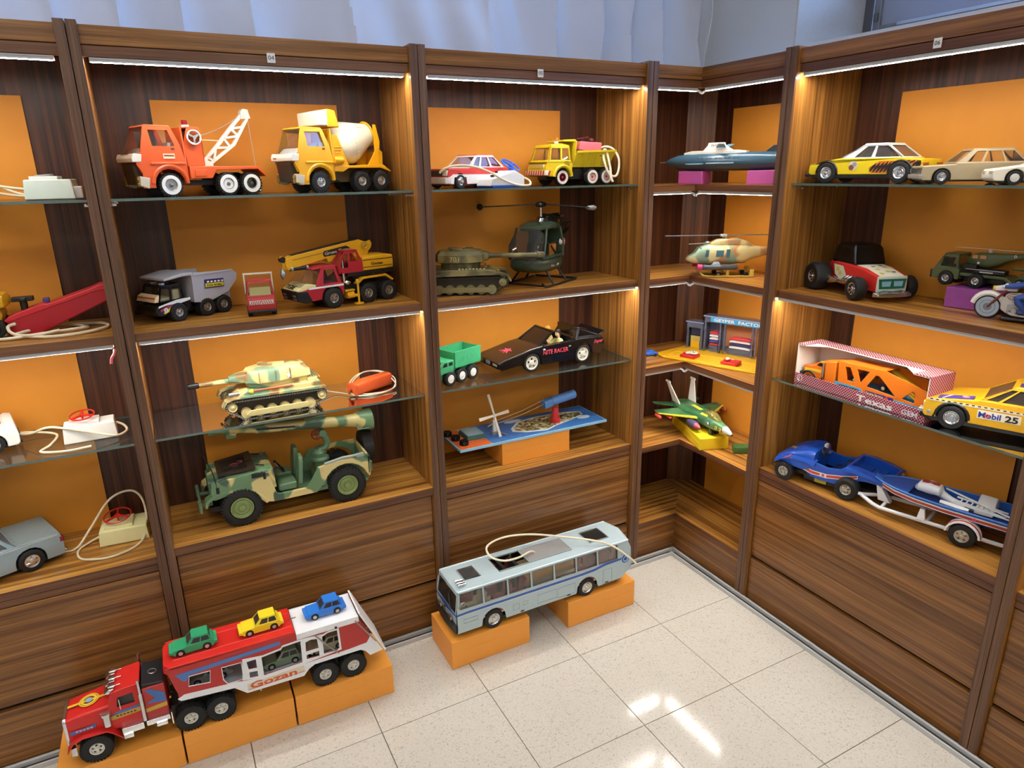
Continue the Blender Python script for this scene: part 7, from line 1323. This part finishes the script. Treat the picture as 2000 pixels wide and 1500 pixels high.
part('engine', t, BLK, box(-.25, -.20, -.035, .035, .030, .062), *[cyl((-.255, y, .05), .006, .02, 'x', 10) for y in (-.02, .0, .02)], bevel=.002); part('number_plate', t, P('#d9b85a', .4), box(-.2485, -.2465, -.020, .008, .052, .068)); part('plate_print', t, BLK, box(-.2492, -.2484, -.017, .005, .0615, .0655), box(-.2492, -.2484, -.017, .003, .0545, .0585)); part('bonnet_badge', t, GOLD, prz([(.075, .02), (.098, .012), (.098, .030), (.088, .036), (.075, .034)], .1075, .1085)); part('tow_hook', t, BLK, box(-.262, -.245, -.006, .006, .030, .036))
put(t, 90+16, (.095, .087), (-.006, -.548), .5705)

# ---- boat and trailer
t = thing('boat_trailer', 'white toy boat trailer hitched behind the blue beach buggy', 'toy trailer')
TW = P('#e9eaec', .35)
part('drawbar', t, TW, tube([(.36, 0, .036), (.30, 0, .034)], .006, 8), tube([(.31, 0, .034), (.26, .04, .032), (.235, .05, .030), (-.20, .058, .030)], .006, 6), tube([(.31, 0, .034), (.26, -.04, .032), (.235, -.05, .030), (-.20, -.058, .030)], .006, 6), *[bar((x, -.052, .030), (x, .052, .030), .008) for x in (.23, .10, -.02, -.16)])
part('coupling', t, TW, box(.345, .375, -.008, .008, .028, .044), bevel=.002); part('bow_post', t, TW, hexa([(.255, -.005, .034), (.215, -.012, .034), (.215, .012, .034), (.255, .005, .034)], [(.265, -.004, .082), (.245, -.012, .078), (.245, .012, .078), (.265, .004, .082)]), bevel=.002); each('bunk', t, TW, [hexa([(x-.012, s*.050, .034), (x+.012, s*.050, .034), (x+.012, s*.062, .034), (x-.012, s*.062, .034)], [(x-.006, s*.046, .07), (x+.006, s*.046, .07), (x+.006, s*.058, .07), (x-.006, s*.058, .07)]) for x in (.115, -.135) for s in (1, -1)], bevel=.001)
for s in (1, -1):
    f_ = part('mudguard', t, TW, loft([[(.046*cos(radians(a_)), s*y, .036+.046*sin(radians(a_))) for y in (.062, .092)]+[(.041*cos(radians(a_)), s*y, .036+.041*sin(radians(a_))) for y in (.092, .062)] for a_ in range(5, 176, 17)])); part('mudguard_stripe', f_, P('#c0473a', .4), loft([[(.0468*cos(radians(a_)), s*y, .036+.0468*sin(radians(a_))) for y in (.078, .086)]+[(.046*cos(radians(a_)), s*y, .036+.046*sin(radians(a_))) for y in (.086, .078)] for a_ in range(5, 176, 17)])); wheel(t, 0, s*.077, .036, .028, 'holes', P('#c6c2b4', .25, .7), .020)
put(t, 90+17, (0, .091), (.073, -1.123), .5705); TR = t
t = thing('toy_boat', 'blue toy speedboat with a red and white stripe resting on the white trailer', 'toy boat')
st = [(.27, .003, .094, .098), (.24, .030, .080, .098), (.20, .052, .066, .098), (.14, .066, .054, .096), (.06, .072, .046, .094), (-.10, .074, .042, .092), (-.21, .070, .044, .092)]
def bsec(x, w_, z0, z1, inner=False):
    k = .90 if inner else 1.; b0 = z0+.012 if inner else z0
    return [(x, -w_*k, z1), (x, -w_*k*.92, (z0+z1)/2), (x, -w_*.55*k, b0+.006), (x, 0, b0), (x, w_*.55*k, b0+.006), (x, w_*k*.92, (z0+z1)/2), (x, w_*k, z1)]
O_ = [bsec(*q) for q in st]; I_ = [bsec(x, w_, z0, z1, True) for x, w_, z0, z1 in st]
v = [p for r in O_ for p in r]+[p for r in I_ for p in r]; n = 7; m = len(st); f = []
for k in range(m-1):
    for i in range(n-1):
        f.append((k*n+i, k*n+i+1, (k+1)*n+i+1, (k+1)*n+i)); o = m*n; f.append((o+k*n+i, o+(k+1)*n+i, o+(k+1)*n+i+1, o+k*n+i+1))
    for i in (0, n-1): f.append((k*n+i, (k+1)*n+i, m*n+(k+1)*n+i, m*n+k*n+i))
for i in range(n-1): f.append(((m-1)*n+i, (m-1)*n+i+1, m*n+(m-1)*n+i+1, m*n+(m-1)*n+i)); f.append((i, m*n+i, m*n+i+1, i+1))
BOAT = P('#2154a8', .3)
part('hull', t, BOAT, (v, f)); part('foredeck', t, BOAT, prz([(.268, 0), (.24, .028), (.20, .050), (.16, .058), (.16, -.058), (.20, -.050), (.24, -.028)], .0945, .0975)); part('transom', t, BOAT, prx([(-.07, .09), (-.064, .06), (0, .048), (.064, .06), (.07, .09)], -.212, -.207)); each('rub_rail', t, P('#3f78c8', .3), [tube([(x, s*(w_+.0015), z1) for x, w_, z0, z1 in st], .003, 6) for s in (1, -1)])
for s in (1, -1):
    z_ = [(.24, .0305, .090), (.20, .0520, .086), (.14, .0655, .083), (.06, .0712, .080), (-.10, .0732, .078), (-.205, .0700, .078)]
    q = part('stripe', t, WHT, loft([[(x, s*(y-.002), z-.010), (x, s*(y+.0008), z-.008), (x, s*(y+.0030), z+.005), (x, s*(y-.001), z+.006)] for x, y, z in z_])); part('stripe_red', q, P('#b03c2e', .4), loft([[(x, s*(y-.001), z-.007), (x, s*(y+.0016), z-.0055), (x, s*(y+.0032), z+.003), (x, s*(y-.001), z+.003)] for x, y, z in z_])); part('badge', q, P('#c94a5a', .4), cyl((-.02, s*.076, .079), .005, .003, 'y', 12))
part('outboard_cover', t, TW, loft([hring(.155, .010, .098, .108), hring(.145, .024, .096, .122), hring(.115, .027, .094, .128), hring(.088, .024, .094, .122), hring(.08, .012, .098, .110)])); part('cover_stripe', t, P('#a03a34', .4), box(.092, .138, .004, .010, .1255, .1285), box(.092, .138, -.006, .0, .1255, .1285)); part('outboard_leg', t, TW, tube([(.09, 0, .102), (.06, 0, .088), (.02, 0, .080)], [.014, .011, .008], 10, smooth=3), loft([hring(.05, .006, .074, .086), hring(.02, .01, .072, .09), hring(-.03, .006, .076, .084)])); part('propeller_boss', t, BLK, lathe([(.006, 0), (.006, -.02), (.001, -.03)], (.018, .018, .09), 'x', 10))
part('boarding_ladder', t, P('#f0f0ee', .35), *[bar((.045, y, .098), (-.085, y, .088), .004) for y in (-.012, .022)], *[bar((.03-.014*k, -.012, .0972-.001*k), (.03-.014*k, .022, .0972-.001*k), .0035) for k in range(6)]); part('oar', t, P('#f0f0ee', .35), bar((.08, -.03, .108), (-.14, .045, .093), .004), bar((.05, .042, .102), (-.12, .048, .094), .0035)); part('bench', t, TW, hexa([(-.005, -.062, .078), (-.055, -.064, .078), (-.055, .02, .075), (-.005, .02, .075)], [(-.005, -.062, .108), (-.05, -.064, .106), (-.05, -.036, .098), (-.005, -.036, .1)]), bevel=.003); part('fender', t, TW, loft([ell(.075, .007, .096, .006, 10, .052), ell(.02, .009, .094, .008, 10, .056), ell(-.0, .006, .094, .005, 10, .056)]))
t.location = TR.location.copy(); t.location.z += .0125; t.rotation_euler = (0, 0, radians(90+17))

# ================================================================== on the floor
# ---- silver blue coach
BUS = P('#b2c4c9', .25, .12); BUSD = P('#7f9296', .3, .25)
t = thing('toy_bus', 'silver blue toy coach with a blue stripe standing on two orange boxes', 'toy bus')
hw = .088; xf, xr = .142, -.588; zf, zw0, zw1, zr = .026, .118, .174, .180
wx = [.132-.0945*k for k in range(8)]
aF = [(.046*cos(pi*i/9), .036+.046*sin(pi*i/9)) for i in range(10)]; aR = [(-.389+.046*cos(pi*i/9), .036+.046*sin(pi*i/9)) for i in range(10)]
out = [(xf, zf), (xf, .118), (xf-.012, zr), (xr+.012, zr), (xr, .15), (xr-.004, .07), (xr+.04, .030), (-.44, zf)]+list(reversed(aR))+[(-.34, zf), (-.048, zf)]+list(reversed(aF))+[(.048, zf)]
hs = []
for k in range(7):
    a1, b1 = wx[k]-.004, wx[k+1]+.004
    hs.append([(a1, zw0), (a1-(.004 if k == 0 else 0), zw1), (b1, zw1), (b1, zw0)])
for s in (1, -1):
    sd = part('side_panel', t, BUS, sheet(out, hs, lambda x, z, d, s=s: (x, s*(hw-(max(0, z-.12))*.10-.003*d), z)), bevel=.0006)
    each('window_pane', sd, CLEAR, [sheet(h_, [], lambda x, z, d, s=s: (x, s*(hw-.0045-(max(0, z-.12))*.10-.0006*d), z)) for h_ in hs])
    each('window_frame', sd, P('#5c6468', .35, .4), [tube([(x, s*(hw-max(0, z-.12)*.10), z) for x, z in h_], .0012, 5, closed=True) for h_ in hs])
    part('stripe', sd, P('#2c56a8', .35), sheet([(xf-.001, .094), (xf-.001, .101), (.10, .104), (-.36, .1045), (-.42, .108), (-.47, .117), (-.545, .117), (-.54, .109), (-.47, .107), (-.42, .098), (-.36, .096), (.10, .097)], [], lambda x, z, d, s=s: (x, s*(hw+.0008*d), z))); part('thin_stripe', sd, P('#c9d6e2', .35), box(-.36, xf-.002, s*(hw-.0002), s*(hw+.0007), .0925, .0942))
    each('panel_line', sd, P('#61706f', .4), [tube([(x0, s*(hw+.0001), z0), (x1, s*(hw+.0001), z0), (x1, s*(hw+.0001), z1), (x0, s*(hw+.0001), z1)], .0006, 4, closed=True) for x0, x1, z0, z1 in ((.115, .062, .060, .075), (-.075, -.10, .045, .068), (-.115, -.135, .055, .068), (-.175, -.255, .040, .075), (-.26, -.335, .035, .075), (-.46, -.50, .03, .088))]); each('vent', sd, BLK, [box(x-.014, x, s*(hw-.0002), s*(hw+.0008), .030, .035) for x in (-.105, -.30, -.47)]); q = part('badge', sd, P('#2c62b0', .35), cyl((-.562, s*(hw-.0006), .108), .0165, .003, 'y', 24)); part('badge_ring', q, P('#d6e2ee', .35), ring((-.562, s*(hw+.0012), .108), .010, .0012, 'y', 20, 6))
    part('mirror', sd, STEEL, tube([(.128, s*hw, .128), (.134, s*(hw+.010), .132), (.130, s*(hw+.012), .146), (.122, s*(hw+.010), .150)], .0018, 6, smooth=3), ring((.118, s*(hw+.008), .142), .007, .0018, 'y', 14, 6))
    for x in (0, -.389): wheel(t, x, s*(hw-.012), .037, .024, 'dish', P('#d2d2cf', .2, .9), .023)
# front, rear, roof
part('front_panel', t, BUS, sheet([(-hw, zf), (hw, zf), (hw, .118), (hw-.006, zr), (-hw+.006, zr), (-hw, .118)], [[(-hw+.008, .102), (hw-.008, .102), (hw-.012, .168), (-hw+.012, .168)]], lambda y, z, d: (xf-(max(0, z-.118)*.19)-.003*d+.006*(1-(y/hw)**2), y, z))); part('windscreen', t, CLEAR, sheet([(-hw+.008, .102), (0, .102), (hw-.008, .102), (hw-.012, .168), (0, .168), (-hw+.012, .168)], [], lambda y, z, d: (xf-.002-(max(0, z-.118)*.19)-.0006*d+.006*(1-(y/hw)**2), y, z)))
part('front_stripe', t, P('#2c56a8', .35), sheet([(-hw, .094), (0, .094), (hw, .094), (hw, .100), (0, .1), (-hw, .100)], [], lambda y, z, d: (xf+.001-.003*d+.006*(1-(y/hw)**2), y, z))); part('front_bumper', t, BLK, loft([[(xf-.01, y, z), (xf+.006+.006*(1-(y/hw)**2), y, z)] for y, z in ((0, 0),)]*0 or [[(x+.006*(1-(y/hw)**2), y, z) for x, z in ((xf-.004, .028), (xf+.005, .028), (xf+.005, .062), (xf-.004, .062))] for y in (-hw, -.04, 0, .04, hw)])); each('head_lamp', t, CHROME, [box(xf+.004, xf+.010, s*.045-.014, s*.045+.014, .066, .080) for s in (1, -1)], bevel=.002); part('emblem', t, CHROME, cyl((xf+.008, 0, .084), .008, .004, 'x', 14)); each('wiper', t, BLK, [bar((xf+.006, s*.05, .104), (xf-.002, s*.02, .150), .002) for s in (1,)])
part('rear_panel', t, BUS, sheet([(-hw, .06), (hw, .06), (hw, .118), (hw-.006, zr), (-hw+.006, zr), (-hw, .118)], [[(-hw+.012, .122), (hw-.012, .122), (hw-.014, .168), (-hw+.014, .168)]], lambda y, z, d: (xr+(max(0, z-.118)*.19)+.003*d-.008*(1-(y/hw)**2), y, z))); part('rear_window', t, CLEAR, sheet([(-hw+.012, .122), (hw-.012, .122), (hw-.014, .168), (-hw+.014, .168)], [], lambda y, z, d: (xr+.003+(max(0, z-.118)*.19)+.0006*d-.006*(1-(y/hw)**2), y, z)))
def roofz(y): return zr+.010*(1-(abs(y)/hw)**3)
rh = [[(.085, -.035), (.085, .035), (.025, .035), (.025, -.035)], [(-.045, -.045), (-.045, .045), (-.345, .045), (-.345, -.045)], [(-.43, -.04), (-.43, .04), (-.515, .04), (-.515, -.04)]]
ro = [(xf-.010, -hw+.006), (xf-.010, 0.), (xf-.010, hw-.006), (.1, hw-.006), (-.3, hw-.006), (xr+.010, hw-.006), (xr-.002, 0.), (xr+.010, -hw+.006), (-.3, -hw+.006), (.1, -hw+.006)]
part('roof', t, BUS, sheet(ro, rh, lambda x, y, d: (x, y, roofz(y)-.003*d))); each('roof_edge', t, BUS, [tube([(xf-.012, s*(hw-.008), zr), (xr+.012, s*(hw-.008), zr)], .005, 8) for s in (1, -1)]+[tube([(xf-.012, -hw+.008, zr), (xf-.008, 0, zr+.006), (xf-.012, hw-.008, zr)], .004, 8, smooth=4), tube([(xr+.012, -hw+.008, zr), (xr+.004, 0, zr+.006), (xr+.012, hw-.008, zr)], .004, 8, smooth=4)])
HB_ = P('#9da8aa', .3, .3)
for h_ in rh: part('hatch_frame', t, HB_, tube([(x, y, roofz(y)+.001) for x, y in h_], .0028, 4, closed=True))
part('hatch_pane', t, TINT, box(.025, .085, -.035, .035, zr+.0085, zr+.0095)); part('hatch_pane', t, CLEAR, box(-.515, -.43, -.04, .04, zr+.0085, zr+.0095)); part('sliding_pane', t, glass('roof_pane', (.85, .84, .83), .5, .1), box(-.345, -.165, -.045, .045, zr+.0095, zr+.0105)); part('pane_edge', t, HB_, bar((-.165, -.046, zr+.011), (-.165, .046, zr+.011), .004)); part('roof_horn', t, CHROME, *[tube([(.118, y, zr+.012), (.09, y, zr+.012)], [.004, .002], 8) for y in (.03, .045, .058)], box(.09, .1, .028, .062, zr+.006, zr+.012))
each('inner_arch', t, BLK, [box(x-.046, x+.046, s*.05 if s > 0 else -hw+.02, hw-.02 if s > 0 else -.05, .03, .086) for x in (0, -.389) for s in (1, -1)]); part('floor_pan', t, P('#efe2b4', .5), box(xr+.03, xf-.006, -hw+.006, hw-.006, .052, .056)); part('underbody', t, BLK, box(xr+.05, xf-.01, -hw+.012, hw-.012, .020, .03))
for x in (.06, -.04, -.10, -.40, -.46, -.52):
    for y in (.05, -.05): seat(t, P('#a8464e', .5) if (x*100) % 3 > 1 or y < 0 else P('#ecdfae', .5), x, y, .056, .058, .095, .042)
part('inner_wall', t, P('#efe2b4', .5), box(xr+.03, xf-.02, -hw+.006, -hw+.009, .056, .118), box(.10, .125, -.07, .07, .056, .10)); part('motor', t, P('#f0b040', .4), lathe([(.004, 0), (.036, .002), (.036, .21), (.004, .212)], (-.365, 0, .118), 'x', 22)); each('battery_frame', t, BLK, [box(x-.006, x+.006, -.036, .036, .06, .182) for x in (-.075, -.125)])
part('cable', t, IVORY, tube([(-.24, -.01, .16), (-.20, .0, .200), (-.14, .02, .205), (-.075, .025, .213), (-.035, -.005, .226), (-.05, -.06, .235), (-.13, -.085, .235), (-.23, -.06, .232), (-.33, .0, .224), (-.43, .055, .208), (-.50, .085, .180), (-.57, .103, .118), (-.60, .108, .085)], .0038, 8, smooth=8))
put(t, 180, (0, .088), (-1.017, -.243), .1085)

# ---- red car transporter
RT = P('#cf2722', .28); RTD = P('#b5302c', .35); WT = P('#e6e8ea', .3)
t = thing('toy_car_transporter', 'long red and white toy car transporter carrying small cars, on orange boxes', 'toy truck')
r = .040; HUBW = P('#d9d6cc', .3, .4)
for s in (1, -1):
    wheel(t, 0, s*.052, r, .030, 'holes', HUBW, .019, 30)
    for x in (-.236, -.317, -.620, -.708): wheel(t, x, s*.050, r, .034, 'holes', HUBW, .019, 30)
ch = .052
part('bonnet', t, RT, loft([rr(.058, .046, .070, .142, .18), rr(.03, .048, .070, .148, .18), rr(-.045, .052, .07, .156, .15)])); part('radiator', t, CHROME, prx([(-.046, .062), (.046, .062), (.048, .138), (.042, .147), (-.042, .147), (-.048, .138)], .057, .066), bevel=.002); each('grille_bar', t, P('#8c8f92', .3, .6), [box(.0655, .068, y-.003, y+.003, .075, .135) for y in (-.032, -.019, -.006, .007, .020, .033)]); part('bumper', t, CHROME, loft([[(x, y, z) for x, z in ((.060-.25*abs(y), .040), (.074-.25*abs(y), .042), (.072-.25*abs(y), .066), (.060-.25*abs(y), .068))] for y in (-.068, -.035, 0, .035, .068)]), bevel=.001)
each('front_wing', t, RT, [loft([[(x, s*y, z) for y, z in ((.040, z0), (.066, z0-.003), (.066, z0-.008), (.040, z0-.005))] for x, z0 in ((.066, .060), (.050, .084), (.025, .094), (-.030, .092), (-.045, .080), (-.070, .050))]) for s in (1, -1)])
cs = [(-.045, .075), (-.045, .165), (-.055, .190), (-.125, .195), (-.125, .075)]
each('cab_side', t, RT, [sheet(cs, [[(-.064, .142), (-.068, .172), (-.106, .174), (-.108, .142)]], lambda x, z, d, s=s: (x, s*(ch-(max(0, z-.15))*.08-.003*d), z)) for s in (1, -1)]); part('cab_roof', t, RT, pr([(-.052, .186), (-.056, .192), (-.124, .198), (-.127, .193)], -ch+.002, ch-.002), bevel=.002); part('cab_front', t, RT, sheet([(-ch, .15), (ch, .15), (ch-.003, .19), (-ch+.003, .19)], [[(-ch+.006, .156), (ch-.006, .156), (ch-.008, .184), (-ch+.008, .184)]], lambda y, z, d: (-.044-(z-.15)*.28-.002*d, y, z))); part('cab_glass', t, SMOKE, box(-.112, -.058, -ch+.006, ch-.006, .13, .178)); part('cab_inner', t, BLK, box(-.122, -.05, -ch+.005, ch-.005, .075, .13))
part('sun_visor', t, CHROME, *[pr([(-.040, .190), (-.052, .200), (-.066, .200), (-.050, .186)], y-.013, y+.013) for y in (-.034, 0, .034)], *[bar((-.05, y, .200), (-.082, y, .2015), .003) for y in (-.034, 0, .034)], bevel=.001); each('mirror_arm', t, CHROME, [bar((-.072, s*(ch+.002), .135), (-.072, s*(ch+.004), .168), .002) for s in (1, -1)])
part('sleeper', t, RTD, box(-.185, -.129, -.056, .056, .072, .178), bevel=.002); part('sleeper_top', t, P('#1d1e22', .35), pr([(-.129, .178), (-.129, .190), (-.185, .182), (-.185, .174)], -.052, .052), bevel=.002); part('roof_hatch', t, STEEL, tf(ring((0, 0, 0), .0105, .0015, 'z', 18, 6), lambda x, y, z: (-.157+x, y, .188+z+.14*x)))
for s in (1, -1):
    part('exhaust_stack', t, CHROME, cyl((-.124, s*(ch+.008), .125), .0055, .09, n=12), cyl((-.124, s*(ch+.008), .19), .0035, .05, n=12)); q = part('side_print', t, P('#3f6fae', .35), sheet([(-.005, .100), (.052, .096), (.052, .106), (-.01, .112)], [], lambda x, z, d, s=s: (x, s*(.0505+.0008*d), z)), sheet([(-.046, .120), (-.122, .126), (-.122, .133), (-.06, .128)], [], lambda x, z, d, s=s: (x, s*(ch+.0008*d), z)), sheet([(-.135, .128), (-.182, .120), (-.182, .148), (-.150, .172), (-.135, .172), (-.158, .140)], [], lambda x, z, d, s=s: (x, s*(.056+.0008*d), z))); part('gold_band', q, P('#c9a040', .35), sheet([(-.046, .106), (-.122, .110), (-.122, .124), (-.046, .119)], [], lambda x, z, d, s=s: (x, s*(ch+.0007*d), z)), sheet([(-.130, .100), (-.184, .104), (-.184, .117), (-.130, .112)], [], lambda x, z, d, s=s: (x, s*(.056+.0007*d), z)))
    part('small_print', q, BLK, *[box(-.064-.0085*k, -.0585-.0085*k, s*(ch+.0003), s*(ch+.0011), .1135, .1175) for k in range(6)]); part('small_print', q, P('#e2a08a', .4), *[box(.034-.0085*k, .040-.0085*k, s*.0508, s*.0518, .1015, .1065) for k in range(5)]); part('air_cleaner', t, CHROME, cyl((-.036, s*(ch+.006), .118), .010, .036, n=14), cyl((-.036, s*(ch+.006), .138), .013, .008, n=14)); part('fuel_tank', t, CHROME, box(-.120, -.066, s*.056-.010, s*.056+.010, .058, .078), box(-.092, -.068, s*.066-.006, s*.066+.004, .046, .060), box(-.186, -.126, s*.056-.008, s*.056+.010, .062, .078), box(-.178, -.15, s*.062-.004, s*.062+.008, .052, .064), bevel=.001); part('mudflap_stay', t, CHROME, box(-.192, -.189, s*.06-.003, s*.06+.008, .045, .085))
hz = lambda x: .1495+(.055-x)/.1*.008
part('bonnet_emblem', t, P('#e2c038', .35), *[hexa([(x0, y0, hz(x0)), (x1, y0, hz(x1)), (x1, y1, hz(x1)), (x0, y1, hz(x0))], [(x0, y0, hz(x0)+.0012), (x1, y0, hz(x1)+.0012), (x1, y1, hz(x1)+.0012), (x0, y1, hz(x0)+.0012)]) for x0, x1, y0, y1 in ((.056, -.043, -.004, .004),)], tf(ring((0, 0, 0), .017, .003, 'z', 24, 6), lambda x, y, z: (.004+x, y, hz(x)+.0012+z*.3)), tf(ring((0, 0, 0), .023, .002, 'z', 24, 6), lambda x, y, z: (.004+x, y, hz(x)+.001+z*.3))); part('emblem_core', t, P('#8fa6b8', .3), cyl((.004, 0, hz(.004)+.001), .009, .003))
part('chassis', t, BLK, box(-.36, .05, -.024, .024, .040, .062), box(-.36, -.19, -.03, .03, .058, .075)); part('fifth_wheel', t, P('#2a2b2e', .4), box(-.30, -.21, -.034, .034, .075, .098), bevel=.002)
# trailer
tw = .066
so = [(-.195, .224), (-.215, .135), (-.215, .118), (-.36, .100), (-.39, .070), (-.555, .066), (-.572, .085), (-.590, .094), (-.735, .094), (-.750, .085), (-.765, .064), (-.802, .070), (-.735, .208), (-.56, .206), (-.545, .218)]
def sc(x): return x
holes = [[(-.245, .150), (-.250, .182), (-.305, .180), (-.300, .142)], [(-.335, .136), (-.335, .178), (-.388, .176), (-.388, .118), (-.345, .118)], [(-.405, .145), (-.402, .172), (-.428, .172), (-.428, .142)], [(-.405, .115), (-.405, .134), (-.428, .131), (-.428, .112)], [(-.444, .108), (-.444, .172), (-.50, .178), (-.505, .185), (-.558, .188), (-.556, .112)], [(-.570, .145), (-.572, .178), (-.588, .182), (-.606, .178), (-.608, .145)], [(-.570, .118), (-.570, .132), (-.608, .134), (-.608, .116)], [(-.622, .118), (-.622, .180), (-.640, .188), (-.668, .188), (-.670, .122), (-.662, .116)]]
def split(poly, zc): return poly
for s in (1, -1):
    sd = part('trailer_side', t, RTD, sheet(so, holes, lambda x, z, d, s=s: (x, s*(tw-.003*d), z)), bevel=.0005)
    part('white_skirt', sd, WT, sheet([(-.212, .119), (-.22, .110), (-.36, .097), (-.392, .066), (-.556, .062), (-.574, .082), (-.592, .091), (-.733, .091), (-.748, .082), (-.763, .060), (-.804, .066), (-.77, .14), (-.765, .125), (-.755, .110), (-.70, .106), (-.672, .106), (-.566, .104), (-.556, .104), (-.43, .104), (-.405, .108), (-.38, .112), (-.37, .115), (-.23, .128)], [], lambda x, z, d, s=s: (x, s*(tw+.0012*d), z)))
    part('white_frame', sd, WT, sheet([(-.384, .114), (-.392, .185), (-.448, .178), (-.500, .184), (-.505, .191), (-.562, .194), (-.612, .190), (-.626, .188), (-.642, .193), (-.674, .193), (-.676, .114), (-.555, .104), (-.43, .104)], holes[2:], lambda x, z, d, s=s: (x, s*(tw+.0010*d), z)))
    each('blue_band', sd, P('#4d78b4', .35), [sheet([(-.215, .198), (-.235, .170), (-.242, .170), (-.25, .186), (-.50, .196), (-.50, .208)], [], lambda x, z, d, s=s: (x, s*(tw+.0008*d), z))])
    each('hole_rim', sd, WT, [tube([(x, s*(tw+.0004), z) for x, z in h_], .0016, 5, closed=True) for h_ in holes[:2]])
    q = part('sticker', sd, P('#d8cfb8', .4), sheet([(-.395, .074), (-.56, .078), (-.56, .100), (-.395, .096)], [], lambda x, z, d, s=s: (x, s*(tw+.0012+.0005*d), z))); part('lettering', q, P('#cf5a2a', .4), txt('Gozan', .030, (LS if s > 0 else RS)(-.402 if s > 0 else -.545, tw+.0016, .077), w=.135, off=.0008)); part('sticker_line', q, P('#cf5a2a', .4), sheet([(-.396, .0745), (-.559, .0785), (-.559, .0800), (-.396, .0760)], [], lambda x, z, d, s=s: (x, s*(tw+.0016+.0005*d), z))); part('strut', t, STEEL, cyl((0, 0, 0), .002, .09, 'z', 8)); o = t.children[-1]
    each('hydraulic_strut', t, STEEL, [tube([(-.60, s*(tw+.006), .196), (-.665, s*(tw+.006), .108)], .0022, 8), tube([(-.725, s*(tw+.006), .204), (-.785, s*(tw+.006), .108)], .0022, 8)]); part('pivot', t, BLK, cyl((-.665, s*(tw+.002), .2), .004, .006, 'y', 10))
for o in [c for c in t.children if c.name.startswith('strut')]: bpy.data.objects.remove(o)
part('upper_deck', t, RT, prz([(-.19, -.045), (-.19, .045), (-.205, tw), (-.545, tw), (-.545, -tw), (-.205, -tw)], .216, .226), bevel=.002); each('deck_groove', t, P('#e4625a', .3), [bar((-.215, y, .2262), (-.54, y, .2262), .0022) for y in (.036, -.036)]); part('deck_front_lip', t, RT, hexa([(-.188, -.045, .200), (-.188, .045, .200), (-.205, tw, .200), (-.205, -tw, .200)], [(-.189, -.045, .218), (-.189, .045, .218), (-.205, tw, .218), (-.205, -tw, .218)])); part('front_wall', t, RTD, prx([(-tw+.003, .12), (tw-.003, .12), (tw-.003, .216), (-tw+.003, .216)], -.235, -.215))
part('rear_deck', t, WT, box(-.737, -.548, -tw-.002, tw+.002, .206, .214), *[box(-.737, -.548, s*(tw+.001)-.002, s*(tw+.001)+.002, .196, .216) for s in (1, -1)], bevel=.001); part('tail_ramp', t, WT, hexa([(-.737, -tw-.004, .224), (-.810, -tw-.004, .062), (-.815, -tw-.004, .064), (-.742, -tw-.004, .226)], [(-.737, tw+.004, .224), (-.810, tw+.004, .062), (-.815, tw+.004, .064), (-.742, tw+.004, .226)]), bevel=.001); part('lower_deck', t, P('#b9c0c8', .35), pr([(-.22, .120), (-.36, .105), (-.40, .085), (-.75, .100), (-.75, .096), (-.40, .08), (-.36, .10), (-.22, .115)], -tw+.003, tw-.003)); part('underframe', t, BLK, box(-.75, -.58, -.03, .03, .036, .094)); each('clip', t, STEEL, [bar((-.535, y, .2275), (-.56, y, .2285), .003) for y in (.0,)]); each('landing_leg', t, CHROME, [cyl((-.43, s*.05, .058), .003, .022) for s in (1, -1)])
put(t, 180-1, (0, .067), (-2.222, -.228), .1085); CT = t
# small hatchbacks on the decks
def hatch(label, col, lx, ly, z, dh=0, kind='toy_car', hubm=None):
    c, w, a, zb = saloon(kind, label, .098, .046, .0395, .0085, P(col, .3), .030, -.030, .0248, .0222, .0258, (-.042, .016, -.036, .001), hub='plain', hubm=hubm or P('#c9bfb4', .3, .5), wins=((.06, .42), (.47, .84)), gl=SMOKE, bevel=.0012, front_z=.0198, tw=.0015, grp='small toy hatchbacks', bump=P(col, .4))
    m = Matrix.Translation(CT.location) @ Matrix.Rotation(CT.rotation_euler.z, 4, 'Z'); p = m @ Vector((lx, ly, z)); c.location = p; c.rotation_euler = (0, 0, CT.rotation_euler.z+radians(dh)); c.scale = (1.16, 1.16, 1.16); return c
hatch('green toy hatchback on the upper deck of the red car transporter', '#2f9a68', -.272, .002, .2268, 1); hatch('yellow toy hatchback on the upper deck of the red car transporter', '#ecd32a', -.458, .002, .2268, 1); hatch('blue toy hatchback on the white rear deck of the red car transporter', '#2a76d2', -.648, -.004, .2145, 1)
hatch('sage green toy hatchback inside the lower deck of the red car transporter', '#7f9178', -.505, .006, .0915); hatch('beige toy hatchback inside the rear of the red car transporter', '#b9ae8c', -.640, .010, .0975)
hatch('pale grey toy hatchback inside the front of the red car transporter', '#9aa09a', -.30, .0, .1105)
